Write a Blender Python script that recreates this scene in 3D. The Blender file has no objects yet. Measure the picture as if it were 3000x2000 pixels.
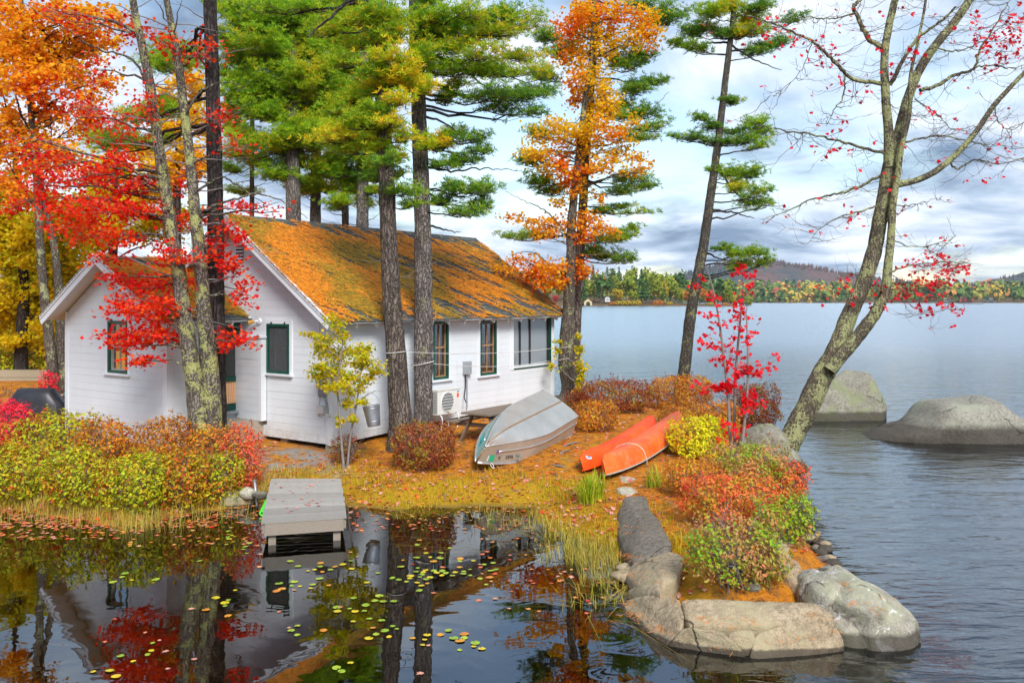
import bpy, math, random
import numpy as np
from mathutils import Vector, Matrix

random.seed(7)
RNG = np.random.default_rng(7)
SC = bpy.context.scene
COL = SC.collection

# ------------------------------------------------------------------ camera, sky, sun, exposure
CAM_H, FOC, HOR = 3.7, 2500.0, 879.0           # camera height (m), focal length (px of a 3000 px wide picture), horizon row
cam_data = bpy.data.cameras.new('camera')
cam_data.sensor_width = 36.0
cam_data.lens = 36.0 * FOC / 3000.0
cam_data.shift_y = -(1000.0 - HOR) / 3000.0
cam_data.clip_start = 0.1
cam_data.clip_end = 20000.0
cam = bpy.data.objects.new('camera', cam_data)
COL.objects.link(cam)
cam.location = (0, 0, CAM_H)
cam.rotation_euler = (math.radians(90), 0, 0)
SC.camera = cam

SUN_EL, SUN_AZ = 41.0, 163.0                    # azimuth clockwise from +Y
world = bpy.data.worlds.new('World')
SC.world = world
world.use_nodes = True
nt = world.node_tree
nt.nodes.clear()
N = nt.nodes.new
L = nt.links.new
w_out = N('ShaderNodeOutputWorld')
w_bg = N('ShaderNodeBackground')
w_bg.inputs['Strength'].default_value = 0.10
L(w_bg.outputs[0], w_out.inputs[0])
sky = N('ShaderNodeTexSky')
sky.sky_type = 'NISHITA'
sky.sun_disc = False
sky.sun_elevation = math.radians(SUN_EL)
sky.sun_rotation = math.radians(SUN_AZ)
sky.air_density = 1.2
sky.dust_density = 0.5
tc = N('ShaderNodeTexCoord')
sep = N('ShaderNodeSeparateXYZ')
L(tc.outputs['Generated'], sep.inputs[0])
def wmath(op, a, b=None, clamp=False):
    n = N('ShaderNodeMath'); n.operation = op; n.use_clamp = clamp
    for i, v in enumerate((a, b)):
        if v is None: continue
        if isinstance(v, (int, float)): n.inputs[i].default_value = v
        else: L(v, n.inputs[i])
    return n.outputs[0]
zpos = wmath('ADD', wmath('ABSOLUTE', sep.outputs[2]), 0.16)
cu = wmath('DIVIDE', sep.outputs[0], zpos)
cv = wmath('DIVIDE', sep.outputs[1], zpos)
comb = N('ShaderNodeCombineXYZ')
L(cu, comb.inputs[0]); L(cv, comb.inputs[1])
def wnoise(scale, detail, rough, dist, off):
    m = N('ShaderNodeMapping'); m.inputs['Location'].default_value = off
    L(comb.outputs[0], m.inputs[0])
    n = N('ShaderNodeTexNoise')
    n.inputs['Scale'].default_value = scale; n.inputs['Detail'].default_value = detail
    n.inputs['Roughness'].default_value = rough; n.inputs['Distortion'].default_value = dist
    L(m.outputs[0], n.inputs['Vector'])
    return n.outputs['Fac']
def wramp(fac, stops):
    r = N('ShaderNodeValToRGB')
    el = r.color_ramp.elements
    while len(el) < len(stops): el.new(0.5)
    for e, (p, c) in zip(el, stops):
        e.position = p
        e.color = (c[0], c[1], c[2], 1)
    L(fac, r.inputs[0])
    return r.outputs[0]
cover = wramp(wnoise(0.75, 9, 0.56, 0.3, (3.1, 1.7, 0)), [(0.37, (0, 0, 0)), (0.52, (1, 1, 1))])
ctone = wramp(wnoise(1.6, 8, 0.56, 0.4, (7.3, 4.2, 0)), [(0.36, (1.2, 1.75, 2.6)), (0.48, (2.8, 3.5, 4.5)), (0.62, (5.2, 5.6, 6.1))])
wmix = N('ShaderNodeMixRGB')
L(cover, wmix.inputs[0]); L(sky.outputs[0], wmix.inputs[1]); L(ctone, wmix.inputs[2])
L(wmix.outputs[0], w_bg.inputs[0])

sun_data = bpy.data.lights.new('sun', 'SUN')
sun_data.energy = 2.2
sun_data.angle = math.radians(20)
sun_data.color = (1.0, 0.965, 0.92)
sun = bpy.data.objects.new('sun', sun_data)
COL.objects.link(sun)
_el, _az = math.radians(SUN_EL), math.radians(SUN_AZ)
sun_dir = Vector((math.sin(_az) * math.cos(_el), math.cos(_az) * math.cos(_el), math.sin(_el)))
sun.rotation_euler = (-sun_dir).to_track_quat('-Z', 'Y').to_euler()
sun.location = sun_dir * 60

SC.view_settings.view_transform = 'Standard'
SC.view_settings.look = 'None'
SC.view_settings.exposure = 1.05
SC.view_settings.gamma = 1.0
SC.render.engine = 'CYCLES'
cy = SC.cycles
cy.use_denoising = True
try:
    cy.denoiser = 'OPENIMAGEDENOISE'
    cy.denoising_input_passes = 'RGB_ALBEDO_NORMAL'
    cy.denoising_prefilter = 'ACCURATE'
except Exception:
    pass
cy.max_bounces = 6
cy.diffuse_bounces = 3
cy.glossy_bounces = 3
cy.transmission_bounces = 4
cy.transparent_max_bounces = 8
cy.caustics_reflective = False
cy.caustics_refractive = False
cy.sample_clamp_indirect = 6.0

# ------------------------------------------------------------------ helpers: points
def P(px, py, z=0.0):
    """world point seen at picture position (px, py) that lies at height z"""
    y = (CAM_H - z) * FOC / (py - HOR)
    return np.array([(px - 1500.0) * y / FOC, y, z])
def PY(px, py, y):
    """world point seen at picture position (px, py) at distance y"""
    return np.array([(px - 1500.0) * y / FOC, y, CAM_H - (py - HOR) * y / FOC])
def norm(v):
    v = np.asarray(v, float)
    return v / (np.linalg.norm(v) + 1e-12)
def sstep(a, b, x):
    t = np.clip((np.asarray(x, float) - a) / (b - a), 0, 1)
    return t * t * (3 - 2 * t)

# ------------------------------------------------------------------ helpers: meshes
def mk_mesh(name, V, blocks, smooth=False):
    """V (n,3); blocks: list of (k,m) index arrays, each of constant polygon size"""
    me = bpy.data.meshes.new(name)
    V = np.ascontiguousarray(V, dtype=np.float32)
    me.vertices.add(len(V))
    me.vertices.foreach_set('co', V.ravel())
    loops, starts, tot = [], [], 0
    for b in blocks:
        b = np.asarray(b, dtype=np.int32)
        if b.size == 0: continue
        k, m = b.shape
        loops.append(b.ravel())
        starts.append(tot + np.arange(k, dtype=np.int32) * m)
        tot += k * m
    loops = np.concatenate(loops); starts = np.concatenate(starts)
    me.loops.add(len(loops))
    me.loops.foreach_set('vertex_index', loops)
    me.polygons.add(len(starts))
    me.polygons.foreach_set('loop_start', starts)
    me.polygons.foreach_set('use_smooth', np.full(len(starts), smooth, dtype=bool))
    me.update(calc_edges=True)
    return me

ORIGIN = {}
def W0(o):
    return ORIGIN.get(o.name, np.zeros(3)) if o is not None else np.zeros(3)
def setprops(o, label=None, cat=None, group=None, kind=None):
    if label: o['label'] = label
    if cat: o['category'] = cat
    if group: o['group'] = group
    if kind: o['kind'] = kind
    return o
def thing(name, loc, label, cat, group=None, kind=None):
    o = bpy.data.objects.new(name, None)
    COL.objects.link(o)
    o.location = tuple(float(c) for c in loc)
    o.empty_display_size = 0.2
    ORIGIN[o.name] = np.asarray(loc, float)
    return setprops(o, label, cat, group, kind)
def link(name, me, mats, parent=None, loc=None):
    o = bpy.data.objects.new(name, me)
    COL.objects.link(o)
    for m in (mats if isinstance(mats, (list, tuple)) else [mats]):
        if me.materials.find(m.name) < 0: me.materials.append(m)
    if parent is not None: o.parent = parent
    if loc is not None: o.location = tuple(float(c) for c in loc)
    return o

class MB:
    """collects geometry in world coordinates and links it as ONE mesh object"""
    def __init__(s): s.V = []; s.F = {}; s.n = 0
    def add(s, V, *blocks):
        V = np.asarray(V, float).reshape(-1, 3)
        for b in blocks:
            b = np.asarray(b, dtype=np.int64)
            if b.size == 0: continue
            if b.ndim == 1: b = b[None]
            s.F.setdefault(b.shape[1], []).append(b + s.n)
        s.V.append(V); s.n += len(V)
        return s
    def box(s, c, ex, ey, ez, hx, hy, hz):
        c, ex, ey, ez = (np.asarray(a, float) for a in (c, ex, ey, ez))
        V = [c + sx * hx * ex + sy * hy * ey + sz * hz * ez for sx in (-1, 1) for sy in (-1, 1) for sz in (-1, 1)]
        return s.add(V, BOXF)
    def abox(s, x0, x1, y0, y1, z0, z1):
        return s.box(((x0 + x1) / 2, (y0 + y1) / 2, (z0 + z1) / 2), (1, 0, 0), (0, 1, 0), (0, 0, 1), (x1 - x0) / 2, (y1 - y0) / 2, (z1 - z0) / 2)
    def beam(s, a, b, w, h, up=(0, 0, 1)):
        a = np.asarray(a, float); b = np.asarray(b, float)
        d = b - a; l = np.linalg.norm(d); d = d / l
        sd = np.cross(d, up); sd = sd / np.linalg.norm(sd)
        u2 = np.cross(sd, d)
        return s.box((a + b) / 2, d, sd, u2, l / 2, w / 2, h / 2)
    def tube(s, path, rad, k=8, cap=True, wob=0.0, ell=None):
        V, F = tube_geo(path, rad, k, wob)
        blocks = [F]
        if cap:
            n = len(V)
            s.add(V, F, np.arange(k)[::-1][None], (n - k + np.arange(k))[None])
        else:
            s.add(V, F)
        return s
    def prism(s, poly, org, d, nr, o0, o1):
        """poly: (s,z) outline in a wall frame, extruded along the normal from o0 to o1"""
        m = len(poly)
        V = [np.array([org[0] + d[0] * p + nr[0] * o, org[1] + d[1] * p + nr[1] * o, z]) for o in (o0, o1) for (p, z) in poly]
        quads = [[i, (i + 1) % m, m + (i + 1) % m, m + i] for i in range(m)]
        return s.add(V, quads, np.arange(m)[::-1][None], (m + np.arange(m))[None])
    def ell(s, c, r, seg=12, rings=8):
        V = []; F = []
        for i in range(rings + 1):
            th = math.pi * i / rings
            for j in range(seg):
                ph = 2 * math.pi * j / seg
                V.append((c[0] + r[0] * math.sin(th) * math.cos(ph), c[1] + r[1] * math.sin(th) * math.sin(ph), c[2] + r[2] * math.cos(th)))
        for i in range(rings):
            for j in range(seg):
                F.append([i * seg + j, (i + 1) * seg + j, (i + 1) * seg + (j + 1) % seg, i * seg + (j + 1) % seg])
        return s.add(V, F)
    def empty(s): return s.n == 0
    def mesh(s, name, org=(0, 0, 0), smooth=False):
        V = np.concatenate(s.V) - np.asarray(org, float)
        return mk_mesh(name, V, [np.concatenate(b) for b in s.F.values()], smooth)
    def build(s, name, mat, parent=None, smooth=False, kind=None, label=None, recenter=False):
        org = W0(parent)
        if parent is None and recenter:
            VV = np.concatenate(s.V)
            org = np.array([VV[:, 0].mean(), VV[:, 1].mean(), VV[:, 2].min()])
        if parent is not None and recenter:
            VV = np.concatenate(s.V)
            c = np.array([VV[:, 0].mean(), VV[:, 1].mean(), VV[:, 2].min()])
            o = link(name, s.mesh(name, c, smooth), mat, parent, loc=c - org)
            ORIGIN[o.name] = c
        else:
            o = link(name, s.mesh(name, org, smooth), mat, parent, loc=(org if parent is None else None))
            ORIGIN[o.name] = org
        if kind: o['kind'] = kind
        if label: o['label'] = label
        return o

BOXF = np.array([[0, 1, 3, 2], [4, 6, 7, 5], [0, 4, 5, 1], [2, 3, 7, 6], [0, 2, 6, 4], [1, 5, 7, 3]])

def tube_geo(path, rad, k=8, wob=0.0):
    path = np.asarray(path, float)
    n = len(path)
    rad = np.asarray(rad, float) * np.ones(n)
    tan = np.gradient(path, axis=0)
    tan /= (np.linalg.norm(tan, axis=1, keepdims=True) + 1e-12)
    ref = np.array([0.0, 1.0, 0.0]) if abs(tan[0][1]) < 0.9 else np.array([1.0, 0, 0])
    V = np.zeros((n, k, 3))
    ang = np.arange(k) * 2 * math.pi / k
    a = np.cross(tan[0], ref); a /= np.linalg.norm(a)
    for i in range(n):
        a = a - tan[i] * np.dot(a, tan[i]); a /= (np.linalg.norm(a) + 1e-12)
        b = np.cross(tan[i], a)
        rr = rad[i] * (1 + wob * RNG.uniform(-1, 1, k)) if wob else np.full(k, rad[i])
        V[i] = path[i] + (rr * np.cos(ang))[:, None] * a + (rr * np.sin(ang))[:, None] * b
    idx = np.arange(n * k).reshape(n, k)
    F = np.stack([idx[:-1], np.roll(idx[:-1], -1, 1), np.roll(idx[1:], -1, 1), idx[1:]], -1).reshape(-1, 4)
    return V.reshape(-1, 3), F

def resample(path, n):
    path = np.asarray(path, float)
    seg = np.linalg.norm(np.diff(path[:, :3], axis=0), axis=1)
    t = np.concatenate([[0], np.cumsum(seg)])
    q = np.linspace(0, t[-1], n)
    # Catmull-Rom style smoothing through cubic Hermite per column
    out = np.zeros((n, path.shape[1]))
    m = np.gradient(path, t, axis=0) if len(path) > 2 else None
    j = np.clip(np.searchsorted(t, q, side='right') - 1, 0, len(path) - 2)
    h = t[j + 1] - t[j]
    s = ((q - t[j]) / h)[:, None]
    if m is None:
        return path[j] * (1 - s) + path[j + 1] * s
    h = h[:, None]
    h00 = 2 * s**3 - 3 * s**2 + 1; h10 = s**3 - 2 * s**2 + s; h01 = -2 * s**3 + 3 * s**2; h11 = s**3 - s**2
    return h00 * path[j] + h10 * h * m[j] + h01 * path[j + 1] + h11 * h * m[j + 1]

def rand_rot(n, rng):
    q = rng.normal(size=(n, 4)); q /= np.linalg.norm(q, axis=1, keepdims=True)
    w, x, y, z = q.T
    return np.stack([np.stack([1 - 2 * (y*y + z*z), 2 * (x*y - z*w), 2 * (x*z + y*w)], -1),
                     np.stack([2 * (x*y + z*w), 1 - 2 * (x*x + z*z), 2 * (y*z - x*w)], -1),
                     np.stack([2 * (x*z - y*w), 2 * (y*z + x*w), 1 - 2 * (x*x + y*y)], -1)], 1)
def frames_up(d, rng, tilt=0.6):
    """rotation matrices whose z column is d jittered"""
    n = len(d)
    z = d + rng.normal(size=(n, 3)) * tilt
    z /= np.linalg.norm(z, axis=1, keepdims=True) + 1e-9
    r = rng.normal(size=(n, 3))
    x = np.cross(r, z); x /= np.linalg.norm(x, axis=1, keepdims=True) + 1e-9
    y = np.cross(z, x)
    return np.stack([x, y, z], -1)
def scatter(mb, tV, tB, pos, R, scale):
    """copies of a template (verts tV, polygon blocks tB) at pos, rotated by R, scaled"""
    pos = np.asarray(pos, float); n = len(pos)
    if n == 0: return
    tV = np.asarray(tV, float); k = len(tV)
    scale = np.asarray(scale, float) * np.ones(n)
    V = np.einsum('nij,kj->nki', R, tV) * scale[:, None, None] + pos[:, None, :]
    off = (np.arange(n) * k)[:, None, None]
    mb.add(V.reshape(-1, 3), *[(np.asarray(b)[None] + off).reshape(-1, np.asarray(b).shape[1]) for b in tB])

# leaf templates (unit length about 1, lying in the xy plane, normal z)
WIDE_V = np.array([[0, -.5, 0], [.46, -.06, .08], [0, .56, 0], [-.46, -.06, .08]])
LEAF_V = np.array([[0, -.5, 0], [.27, .0, .07], [0, .5, 0], [-.27, .0, .07]]); LEAF_B = [np.array([[0, 1, 2], [0, 2, 3]])]
MAPLE_V = np.array([[0, -.42, 0], [.18, -.30, .02], [.42, -.22, .05], [.24, -.02, .01], [.52, .16, .08], [.20, .17, .0],
                    [0, .58, -.02], [-.20, .17, .0], [-.52, .16, .08], [-.24, -.02, .01], [-.42, -.22, .05], [-.18, -.30, .02]])
MAPLE_B = [np.array([[0, 1, 2, 3], [3, 4, 5, 0], [0, 5, 6, 7], [7, 8, 9, 0], [0, 9, 10, 11]])]
def tuft_template(k, rng, spread=1.15, width=0.11):
    V = [(0, 0, 0)]; F = []
    for i in range(k):
        th = spread * math.sqrt(rng.uniform(0.03, 1)); ph = 2 * math.pi * (i + rng.uniform(0, .6)) / k
        d = np.array([math.sin(th) * math.cos(ph), math.sin(th) * math.sin(ph), math.cos(th)])
        sd = norm(np.cross(d, rng.normal(size=3)))
        l = rng.uniform(.75, 1.1)
        a = len(V)
        V += [tuple(d * l * .4 + sd * width), tuple(d * l + np.array([0, 0, -.12 * l]))]
        F.append([0, a, a + 1])
    return np.array(V), [np.array(F)]
# ------------------------------------------------------------------ materials
MATS = {}
class NT:
    def __init__(s, name):
        s.m = bpy.data.materials.new(name); s.m.use_nodes = True
        s.t = s.m.node_tree; s.t.nodes.clear()
        s.out = s.t.nodes.new('ShaderNodeOutputMaterial')
        MATS[name] = s.m
    def n(s, typ, **kw):
        o = s.t.nodes.new(typ)
        for k, v in kw.items(): setattr(o, k, v)
        return o
    def l(s, a, b): s.t.links.new(a, b)
    def val(s, sock, v):
        if hasattr(v, 'is_output') or hasattr(v, 'links'): s.l(v, sock)
        elif isinstance(v, (tuple, list)): sock.default_value = (*v, 1)[:len(sock.default_value)] if hasattr(sock.default_value, '__len__') else v[0]
        else: sock.default_value = v
    def coord(s, kind='Object', scale=(1, 1, 1), rot=(0, 0, 0)):
        if kind == 'Position':
            src = s.n('ShaderNodeNewGeometry').outputs['Position']
        else:
            src = s.n('ShaderNodeTexCoord').outputs[kind]
        if tuple(scale) == (1, 1, 1) and tuple(rot) == (0, 0, 0): return src
        m = s.n('ShaderNodeMapping'); m.inputs['Scale'].default_value = scale; m.inputs['Rotation'].default_value = rot
        s.l(src, m.inputs[0])
        return m.outputs[0]
    def noise(s, scale, detail=4, rough=.55, dist=0, vec=None):
        o = s.n('ShaderNodeTexNoise')
        o.inputs['Scale'].default_value = scale; o.inputs['Detail'].default_value = detail
        o.inputs['Roughness'].default_value = rough; o.inputs['Distortion'].default_value = dist
        if vec is not None: s.l(vec, o.inputs['Vector'])
        return o.outputs['Fac']
    def voro(s, scale, vec=None, feature='F1'):
        o = s.n('ShaderNodeTexVoronoi', feature=feature); o.inputs['Scale'].default_value = scale
        if vec is not None: s.l(vec, o.inputs['Vector'])
        return o.outputs['Distance']
    def ramp(s, fac, stops, interp='LINEAR'):
        r = s.n('ShaderNodeValToRGB'); r.color_ramp.interpolation = interp
        el = r.color_ramp.elements
        while len(el) < len(stops): el.new(.5)
        for e, (p, c) in zip(el, stops):
            e.position = p
            if isinstance(c, (int, float)): c = (c, c, c)
            e.color = (*c, 1)
        s.l(fac, r.inputs[0])
        return r.outputs[0]
    def mix(s, fac, a, b, mode='MIX'):
        o = s.n('ShaderNodeMixRGB', blend_type=mode)
        s.val(o.inputs[0], fac); s.val(o.inputs[1], a); s.val(o.inputs[2], b)
        return o.outputs[0]
    def math(s, op, a, b=0.0, clamp=False):
        o = s.n('ShaderNodeMath', operation=op, use_clamp=clamp)
        s.val(o.inputs[0], a); s.val(o.inputs[1], b)
        return o.outputs[0]
    def bump(s, h, strength=.4, dist=.02, nrm=None):
        o = s.n('ShaderNodeBump'); o.inputs['Strength'].default_value = strength; o.inputs['Distance'].default_value = dist
        s.l(h, o.inputs['Height'])
        if nrm is not None: s.l(nrm, o.inputs['Normal'])
        return o.outputs[0]
    def pbsdf(s, col, rough=.6, metal=0.0, nrm=None, spec=.5):
        o = s.n('ShaderNodeBsdfPrincipled')
        s.val(o.inputs['Base Color'], col); s.val(o.inputs['Roughness'], rough); s.val(o.inputs['Metallic'], metal)
        o.inputs['Specular IOR Level'].default_value = spec
        if nrm is not None: s.l(nrm, o.inputs['Normal'])
        return o.outputs[0]
    def done(s, sh):
        s.l(sh, s.out.inputs[0]); return s.m
    def rnd(s): return s.n('ShaderNodeNewGeometry').outputs['Random Per Island']
    def objrnd(s): return s.n('ShaderNodeObjectInfo').outputs['Random']

def m_plain(name, c1, c2=None, scale=6, rough=.6, metal=0.0, bump=0.0, bscale=None, vary=.0, spec=.5, stretch=(1, 1, 1)):
    t = NT(name)
    co = t.coord('Position', stretch)
    f = t.noise(scale, 5, .6, 0, co)
    c = t.mix(t.ramp(f, [(.35, 0.0), (.65, 1.0)]), c1, c2 or tuple(x * .75 for x in c1))
    if vary:
        c = t.mix(t.math('MULTIPLY', t.objrnd(), vary), c, tuple(x * .35 for x in c1))
    nr = t.bump(t.noise(bscale or scale * 4, 4, .6, 0, co), bump, .02) if bump else None
    return t.done(t.pbsdf(c, rough, metal, nr, spec))

def m_leaf(name, stops, stops2=None, zscale=.9, zlo=.45, zhi=.6, trans=.35, rough=.55, boost=1.0):
    """leaf colour differs from leaf to leaf; a second set of colours grows in patches"""
    t = NT(name)
    r = t.rnd()
    def br(st): return [(p, tuple(min(.95, x * boost) for x in c_)) for p, c_ in st]
    stops = br(stops); stops2 = br(stops2) if stops2 else None
    c = t.ramp(r, stops)
    if stops2:
        z = t.noise(zscale, 2, .5, 0, t.coord('Position'))
        zz = t.math('ADD', z, t.math('MULTIPLY', t.math('SUBTRACT', t.noise(9, 1, .5, 0, t.coord('Position')), .5), .5))
        c = t.mix(t.ramp(zz, [(zlo, 0.0), (zhi, 1.0)]), c, t.ramp(r, stops2))
    a = t.pbsdf(c, rough, 0, None, .25)
    b = t.n('ShaderNodeBsdfTranslucent'); t.l(c, b.inputs[0])
    mx = t.n('ShaderNodeMixShader'); mx.inputs[0].default_value = trans
    t.l(a, mx.inputs[1]); t.l(b.outputs[0], mx.inputs[2])
    return t.done(mx.outputs[0])

def m_bark(name, dark, light, lichen=None, amount=.5, vscale=14, lich_scale=3.2):
    t = NT(name)
    co = t.coord('Position', (1, 1, .16))
    n0 = t.n('ShaderNodeTexNoise'); n0.inputs['Scale'].default_value = vscale * .5; n0.inputs['Detail'].default_value = 4; t.l(t.coord('Position'), n0.inputs['Vector'])
    wob = t.n('ShaderNodeMixRGB', blend_type='LINEAR_LIGHT'); wob.inputs[0].default_value = .07; t.l(co, wob.inputs[1]); t.l(n0.outputs['Color'], wob.inputs[2])
    v = t.voro(vscale, wob.outputs[0], 'DISTANCE_TO_EDGE')
    n1 = t.noise(vscale * 2.2, 7, .75, .8, wob.outputs[0])
    h = t.math('ADD', t.math('MULTIPLY', t.ramp(v, [(0, 0.0), (.30, 1.0)]), .55), t.math('MULTIPLY', n1, .75))
    c = t.mix(t.ramp(h, [(.35, 0.0), (.62, .45), (1.0, 1.0)]), dark, light)
    c = t.mix(t.ramp(t.noise(1.6, 4, .6, 0, t.coord('Position')), [(.35, 0.0), (.7, .45)]), c, dark)
    if lichen:
        l1 = t.noise(lich_scale, 3, .6, .3, t.coord('Position'))
        l2 = t.noise(22, 4, .7, .5, t.coord('Position'))
        lm = t.ramp(t.math('ADD', t.math('MULTIPLY', l1, .55), t.math('MULTIPLY', l2, .55)), [(.68 - amount * .16, 0.0), (.71 - amount * .16, .9)])
        c = t.mix(lm, c, t.mix(t.noise(30, 2, .5, 0, t.coord('Position')), lichen, tuple(x * .7 for x in lichen)))
    nr = t.bump(h, .9, .035)
    return t.done(t.pbsdf(c, .92, 0, nr, .15))

# painted boards, trims
def _white(name, base=(.72, .775, .82)):
    t = NT(name)
    co = t.coord('Position')
    g = t.noise(1.3, 5, .6, 0, t.coord('Position', (1, 1, .35)))
    c = t.mix(t.ramp(g, [(.4, 0.0), (.75, .5)]), base, tuple(x * .84 for x in (base[0] * 1.01, base[1], base[2] * .97)))
    c = t.mix(t.math('MULTIPLY', t.objrnd(), .10), c, (.62, .62, .61))
    st = t.ramp(t.noise(2.6, 6, .7, .4, t.coord('Position', (1.6, 1.6, .25))), [(.58, 0.0), (.75, .35)])
    c = t.mix(st, c, (.52, .50, .45))
    zz = t.n('ShaderNodeSeparateXYZ'); t.l(co, zz.inputs[0])
    sp = t.math('MULTIPLY', t.ramp(t.math('MULTIPLY', zz.outputs[2], .5), [(.28, 1.0), (.52, 0.0)]), t.ramp(t.noise(7, 6, .7, .6, co), [(.38, 0.0), (.64, .75)]))
    c = t.mix(sp, c, (.36, .32, .25))
    grain = t.noise(40, 3, .6, 0, t.coord('Position', (1, 1, 6)))
    return t.done(t.pbsdf(c, .55, 0, t.bump(grain, .12, .004), .35))
_white('white_paint')
_white('white_trim', (.76, .81, .85))
m_plain('green_paint', (.0, .075, .045), (.0, .055, .035), 8, .4, 0, .08)
m_plain('inner_white', (.42, .40, .36), (.34, .31, .27), 8, .5)
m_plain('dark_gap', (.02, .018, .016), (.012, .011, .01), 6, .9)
m_plain('interior_wall', (.24, .15, .08), (.18, .11, .06), 2, .8)
m_plain('sash_brown', (.40, .22, .11), (.30, .16, .08), 8, .6)
t = NT('curtain')
wv = t.n('ShaderNodeTexWave', bands_direction='DIAGONAL'); wv.inputs['Scale'].default_value = 9; wv.inputs['Distortion'].default_value = 2.5
t.l(t.coord('Position', (1, 1, .05)), wv.inputs['Vector'])
t.done(t.pbsdf(t.mix(wv.outputs['Fac'], (.74, .34, .14), (.95, .62, .36)), .8))
t = NT('amber_curtain')
t.done(t.pbsdf(t.mix(t.noise(3, 3, .5, 0, t.coord('Position', (3, 3, .6))), (.55, .30, .06), (.62, .52, .30)), .8))
def m_glass(name, tint, alpha):
    t = NT(name)
    g = t.n('ShaderNodeBsdfGlossy'); g.inputs['Roughness'].default_value = .03; g.inputs['Color'].default_value = (.9, .93, .96, 1)
    tr = t.n('ShaderNodeBsdfTransparent'); tr.inputs['Color'].default_value = (*tint, 1)
    fr = t.n('ShaderNodeFresnel'); fr.inputs['IOR'].default_value = 1.5
    k = t.math('ADD', t.math('MULTIPLY', fr.outputs[0], .8), alpha, True)
    mx = t.n('ShaderNodeMixShader'); t.l(k, mx.inputs[0]); t.l(tr.outputs[0], mx.inputs[1]); t.l(g.outputs[0], mx.inputs[2])
    return t.done(mx.outputs[0])
m_glass('window_glass', (.88, .9, .92), .02)
def m_screen(name, col, keep):
    t = NT(name)
    d = t.n('ShaderNodeBsdfDiffuse'); d.inputs['Color'].default_value = (*col, 1)
    tr = t.n('ShaderNodeBsdfTransparent')
    mx = t.n('ShaderNodeMixShader'); mx.inputs[0].default_value = keep
    t.l(tr.outputs[0], mx.inputs[1]); t.l(d.outputs[0], mx.inputs[2])
    return t.done(mx.outputs[0])
m_screen('fly_screen', (.10, .11, .115), .55)
m_screen('porch_screen', (.30, .33, .35), .62)
# roof shingles with needle mat
t = NT('shingles')
co = t.coord('Position')
base = t.mix(t.noise(9, 5, .7, 0, co), (.035, .042, .047), (.10, .115, .12))
base = t.mix(t.ramp(t.noise(2.2, 4, .6, 0, co), [(.45, 0.0), (.7, .7)]), base, (.14, .16, .13))
t.done(t.pbsdf(base, .95, 0, t.bump(t.noise(60, 3, .7, 0, co), .5, .01), .2))
t = NT('roof_moss')
base = t.mix(t.noise(14, 5, .7, 0, t.coord('Position')), (.22, .13, .02), (.10, .09, .03))
t.done(t.pbsdf(base, .95))
m_leaf('needle_litter', [(0, (.62, .17, .008)), (.35, (.80, .27, .015)), (.7, (.66, .22, .02)), (1, (.36, .13, .02))], trans=.12)
m_leaf('needle_litter_roof', [(0, (.78, .22, .010)), (.35, (.88, .32, .02)), (.7, (.62, .22, .015)), (1, (.30, .13, .02))],
       [(0, (.42, .20, .015)), (.4, (.55, .30, .02)), (.7, (.28, .20, .02)), (1, (.16, .12, .02))], .55, .46, .60, trans=.1)
m_leaf('fallen_leaf', [(0, (.60, .05, .05)), (.25, (.74, .30, .24)), (.5, (.70, .38, .30)), (.72, (.45, .16, .06)), (.9, (.8, .03, .02)), (1, (.85, .4, .05))], trans=.1)
m_leaf('floating_leaf', [(0, (.62, .05, .03)), (.3, (.72, .22, .10)), (.55, (.75, .35, .25)), (.8, (.80, .38, .05)), (1, (.85, .04, .02))], trans=.1)
m_leaf('grass_blade', [(0, (.50, .40, .012)), (.4, (.34, .42, .012)), (.75, (.75, .48, .02)), (1, (.60, .32, .03))], trans=.35)
m_leaf('bright_grass', [(0, (.22, .42, .01)), (.5, (.42, .50, .02)), (1, (.60, .50, .05))], trans=.35)
m_leaf('reed_blade', [(0, (.45, .36, .03)), (.5, (.60, .42, .08)), (.8, (.30, .36, .03)), (1, (.55, .42, .22))], trans=.25)
# foliage
m_leaf('maple_red', [(0, (.62, .0, .012)), (.3, (.92, .010, .010)), (.6, (.95, .045, .008)), (.85, (.95, .15, .012)), (1, (.80, .01, .06))],
       [(0, (.95, .10, .010)), (.5, (.95, .05, .012)), (1, (.95, .22, .015))], .9, .5, .66, .5)
m_leaf('maple_crimson', [(0, (.62, .0, .02)), (.5, (.88, .008, .02)), (1, (.75, .03, .03))], trans=.4)
m_leaf('maple_orange', [(0, (.95, .42, .012)), (.4, (.95, .60, .03)), (.8, (.95, .32, .012)), (1, (.92, .66, .04))],
       [(0, (.95, .22, .012)), (.5, (.92, .10, .012)), (1, (.95, .34, .02))], .5, .54, .66, .55)
m_leaf('maple_gold', [(0, (.95, .56, .012)), (.5, (.95, .68, .025)), (1, (.88, .60, .02))],
       [(0, (.95, .28, .01)), (.5, (.95, .20, .01)), (1, (.95, .40, .015))], .55, .54, .64, .55)
m_leaf('yellow_leaf', [(0, (.85, .68, .012)), (.4, (.95, .72, .02)), (.7, (.70, .64, .015)), (1, (.95, .55, .02))],
       [(0, (.52, .58, .015)), (.6, (.72, .68, .02)), (1, (.95, .50, .015))], .5, .48, .6, .55)
m_leaf('birch_leaf', [(0, (.92, .62, .01)), (.45, (.70, .66, .015)), (.75, (.34, .50, .015)), (1, (.95, .55, .015))], trans=.5)
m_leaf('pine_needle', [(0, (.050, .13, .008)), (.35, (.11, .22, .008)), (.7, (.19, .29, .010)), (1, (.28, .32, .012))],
       [(0, (.44, .30, .010)), (.35, (.20, .28, .010)), (.7, (.14, .22, .008)), (1, (.62, .28, .010))], .45, .50, .62, .4, boost=2.1)
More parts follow.
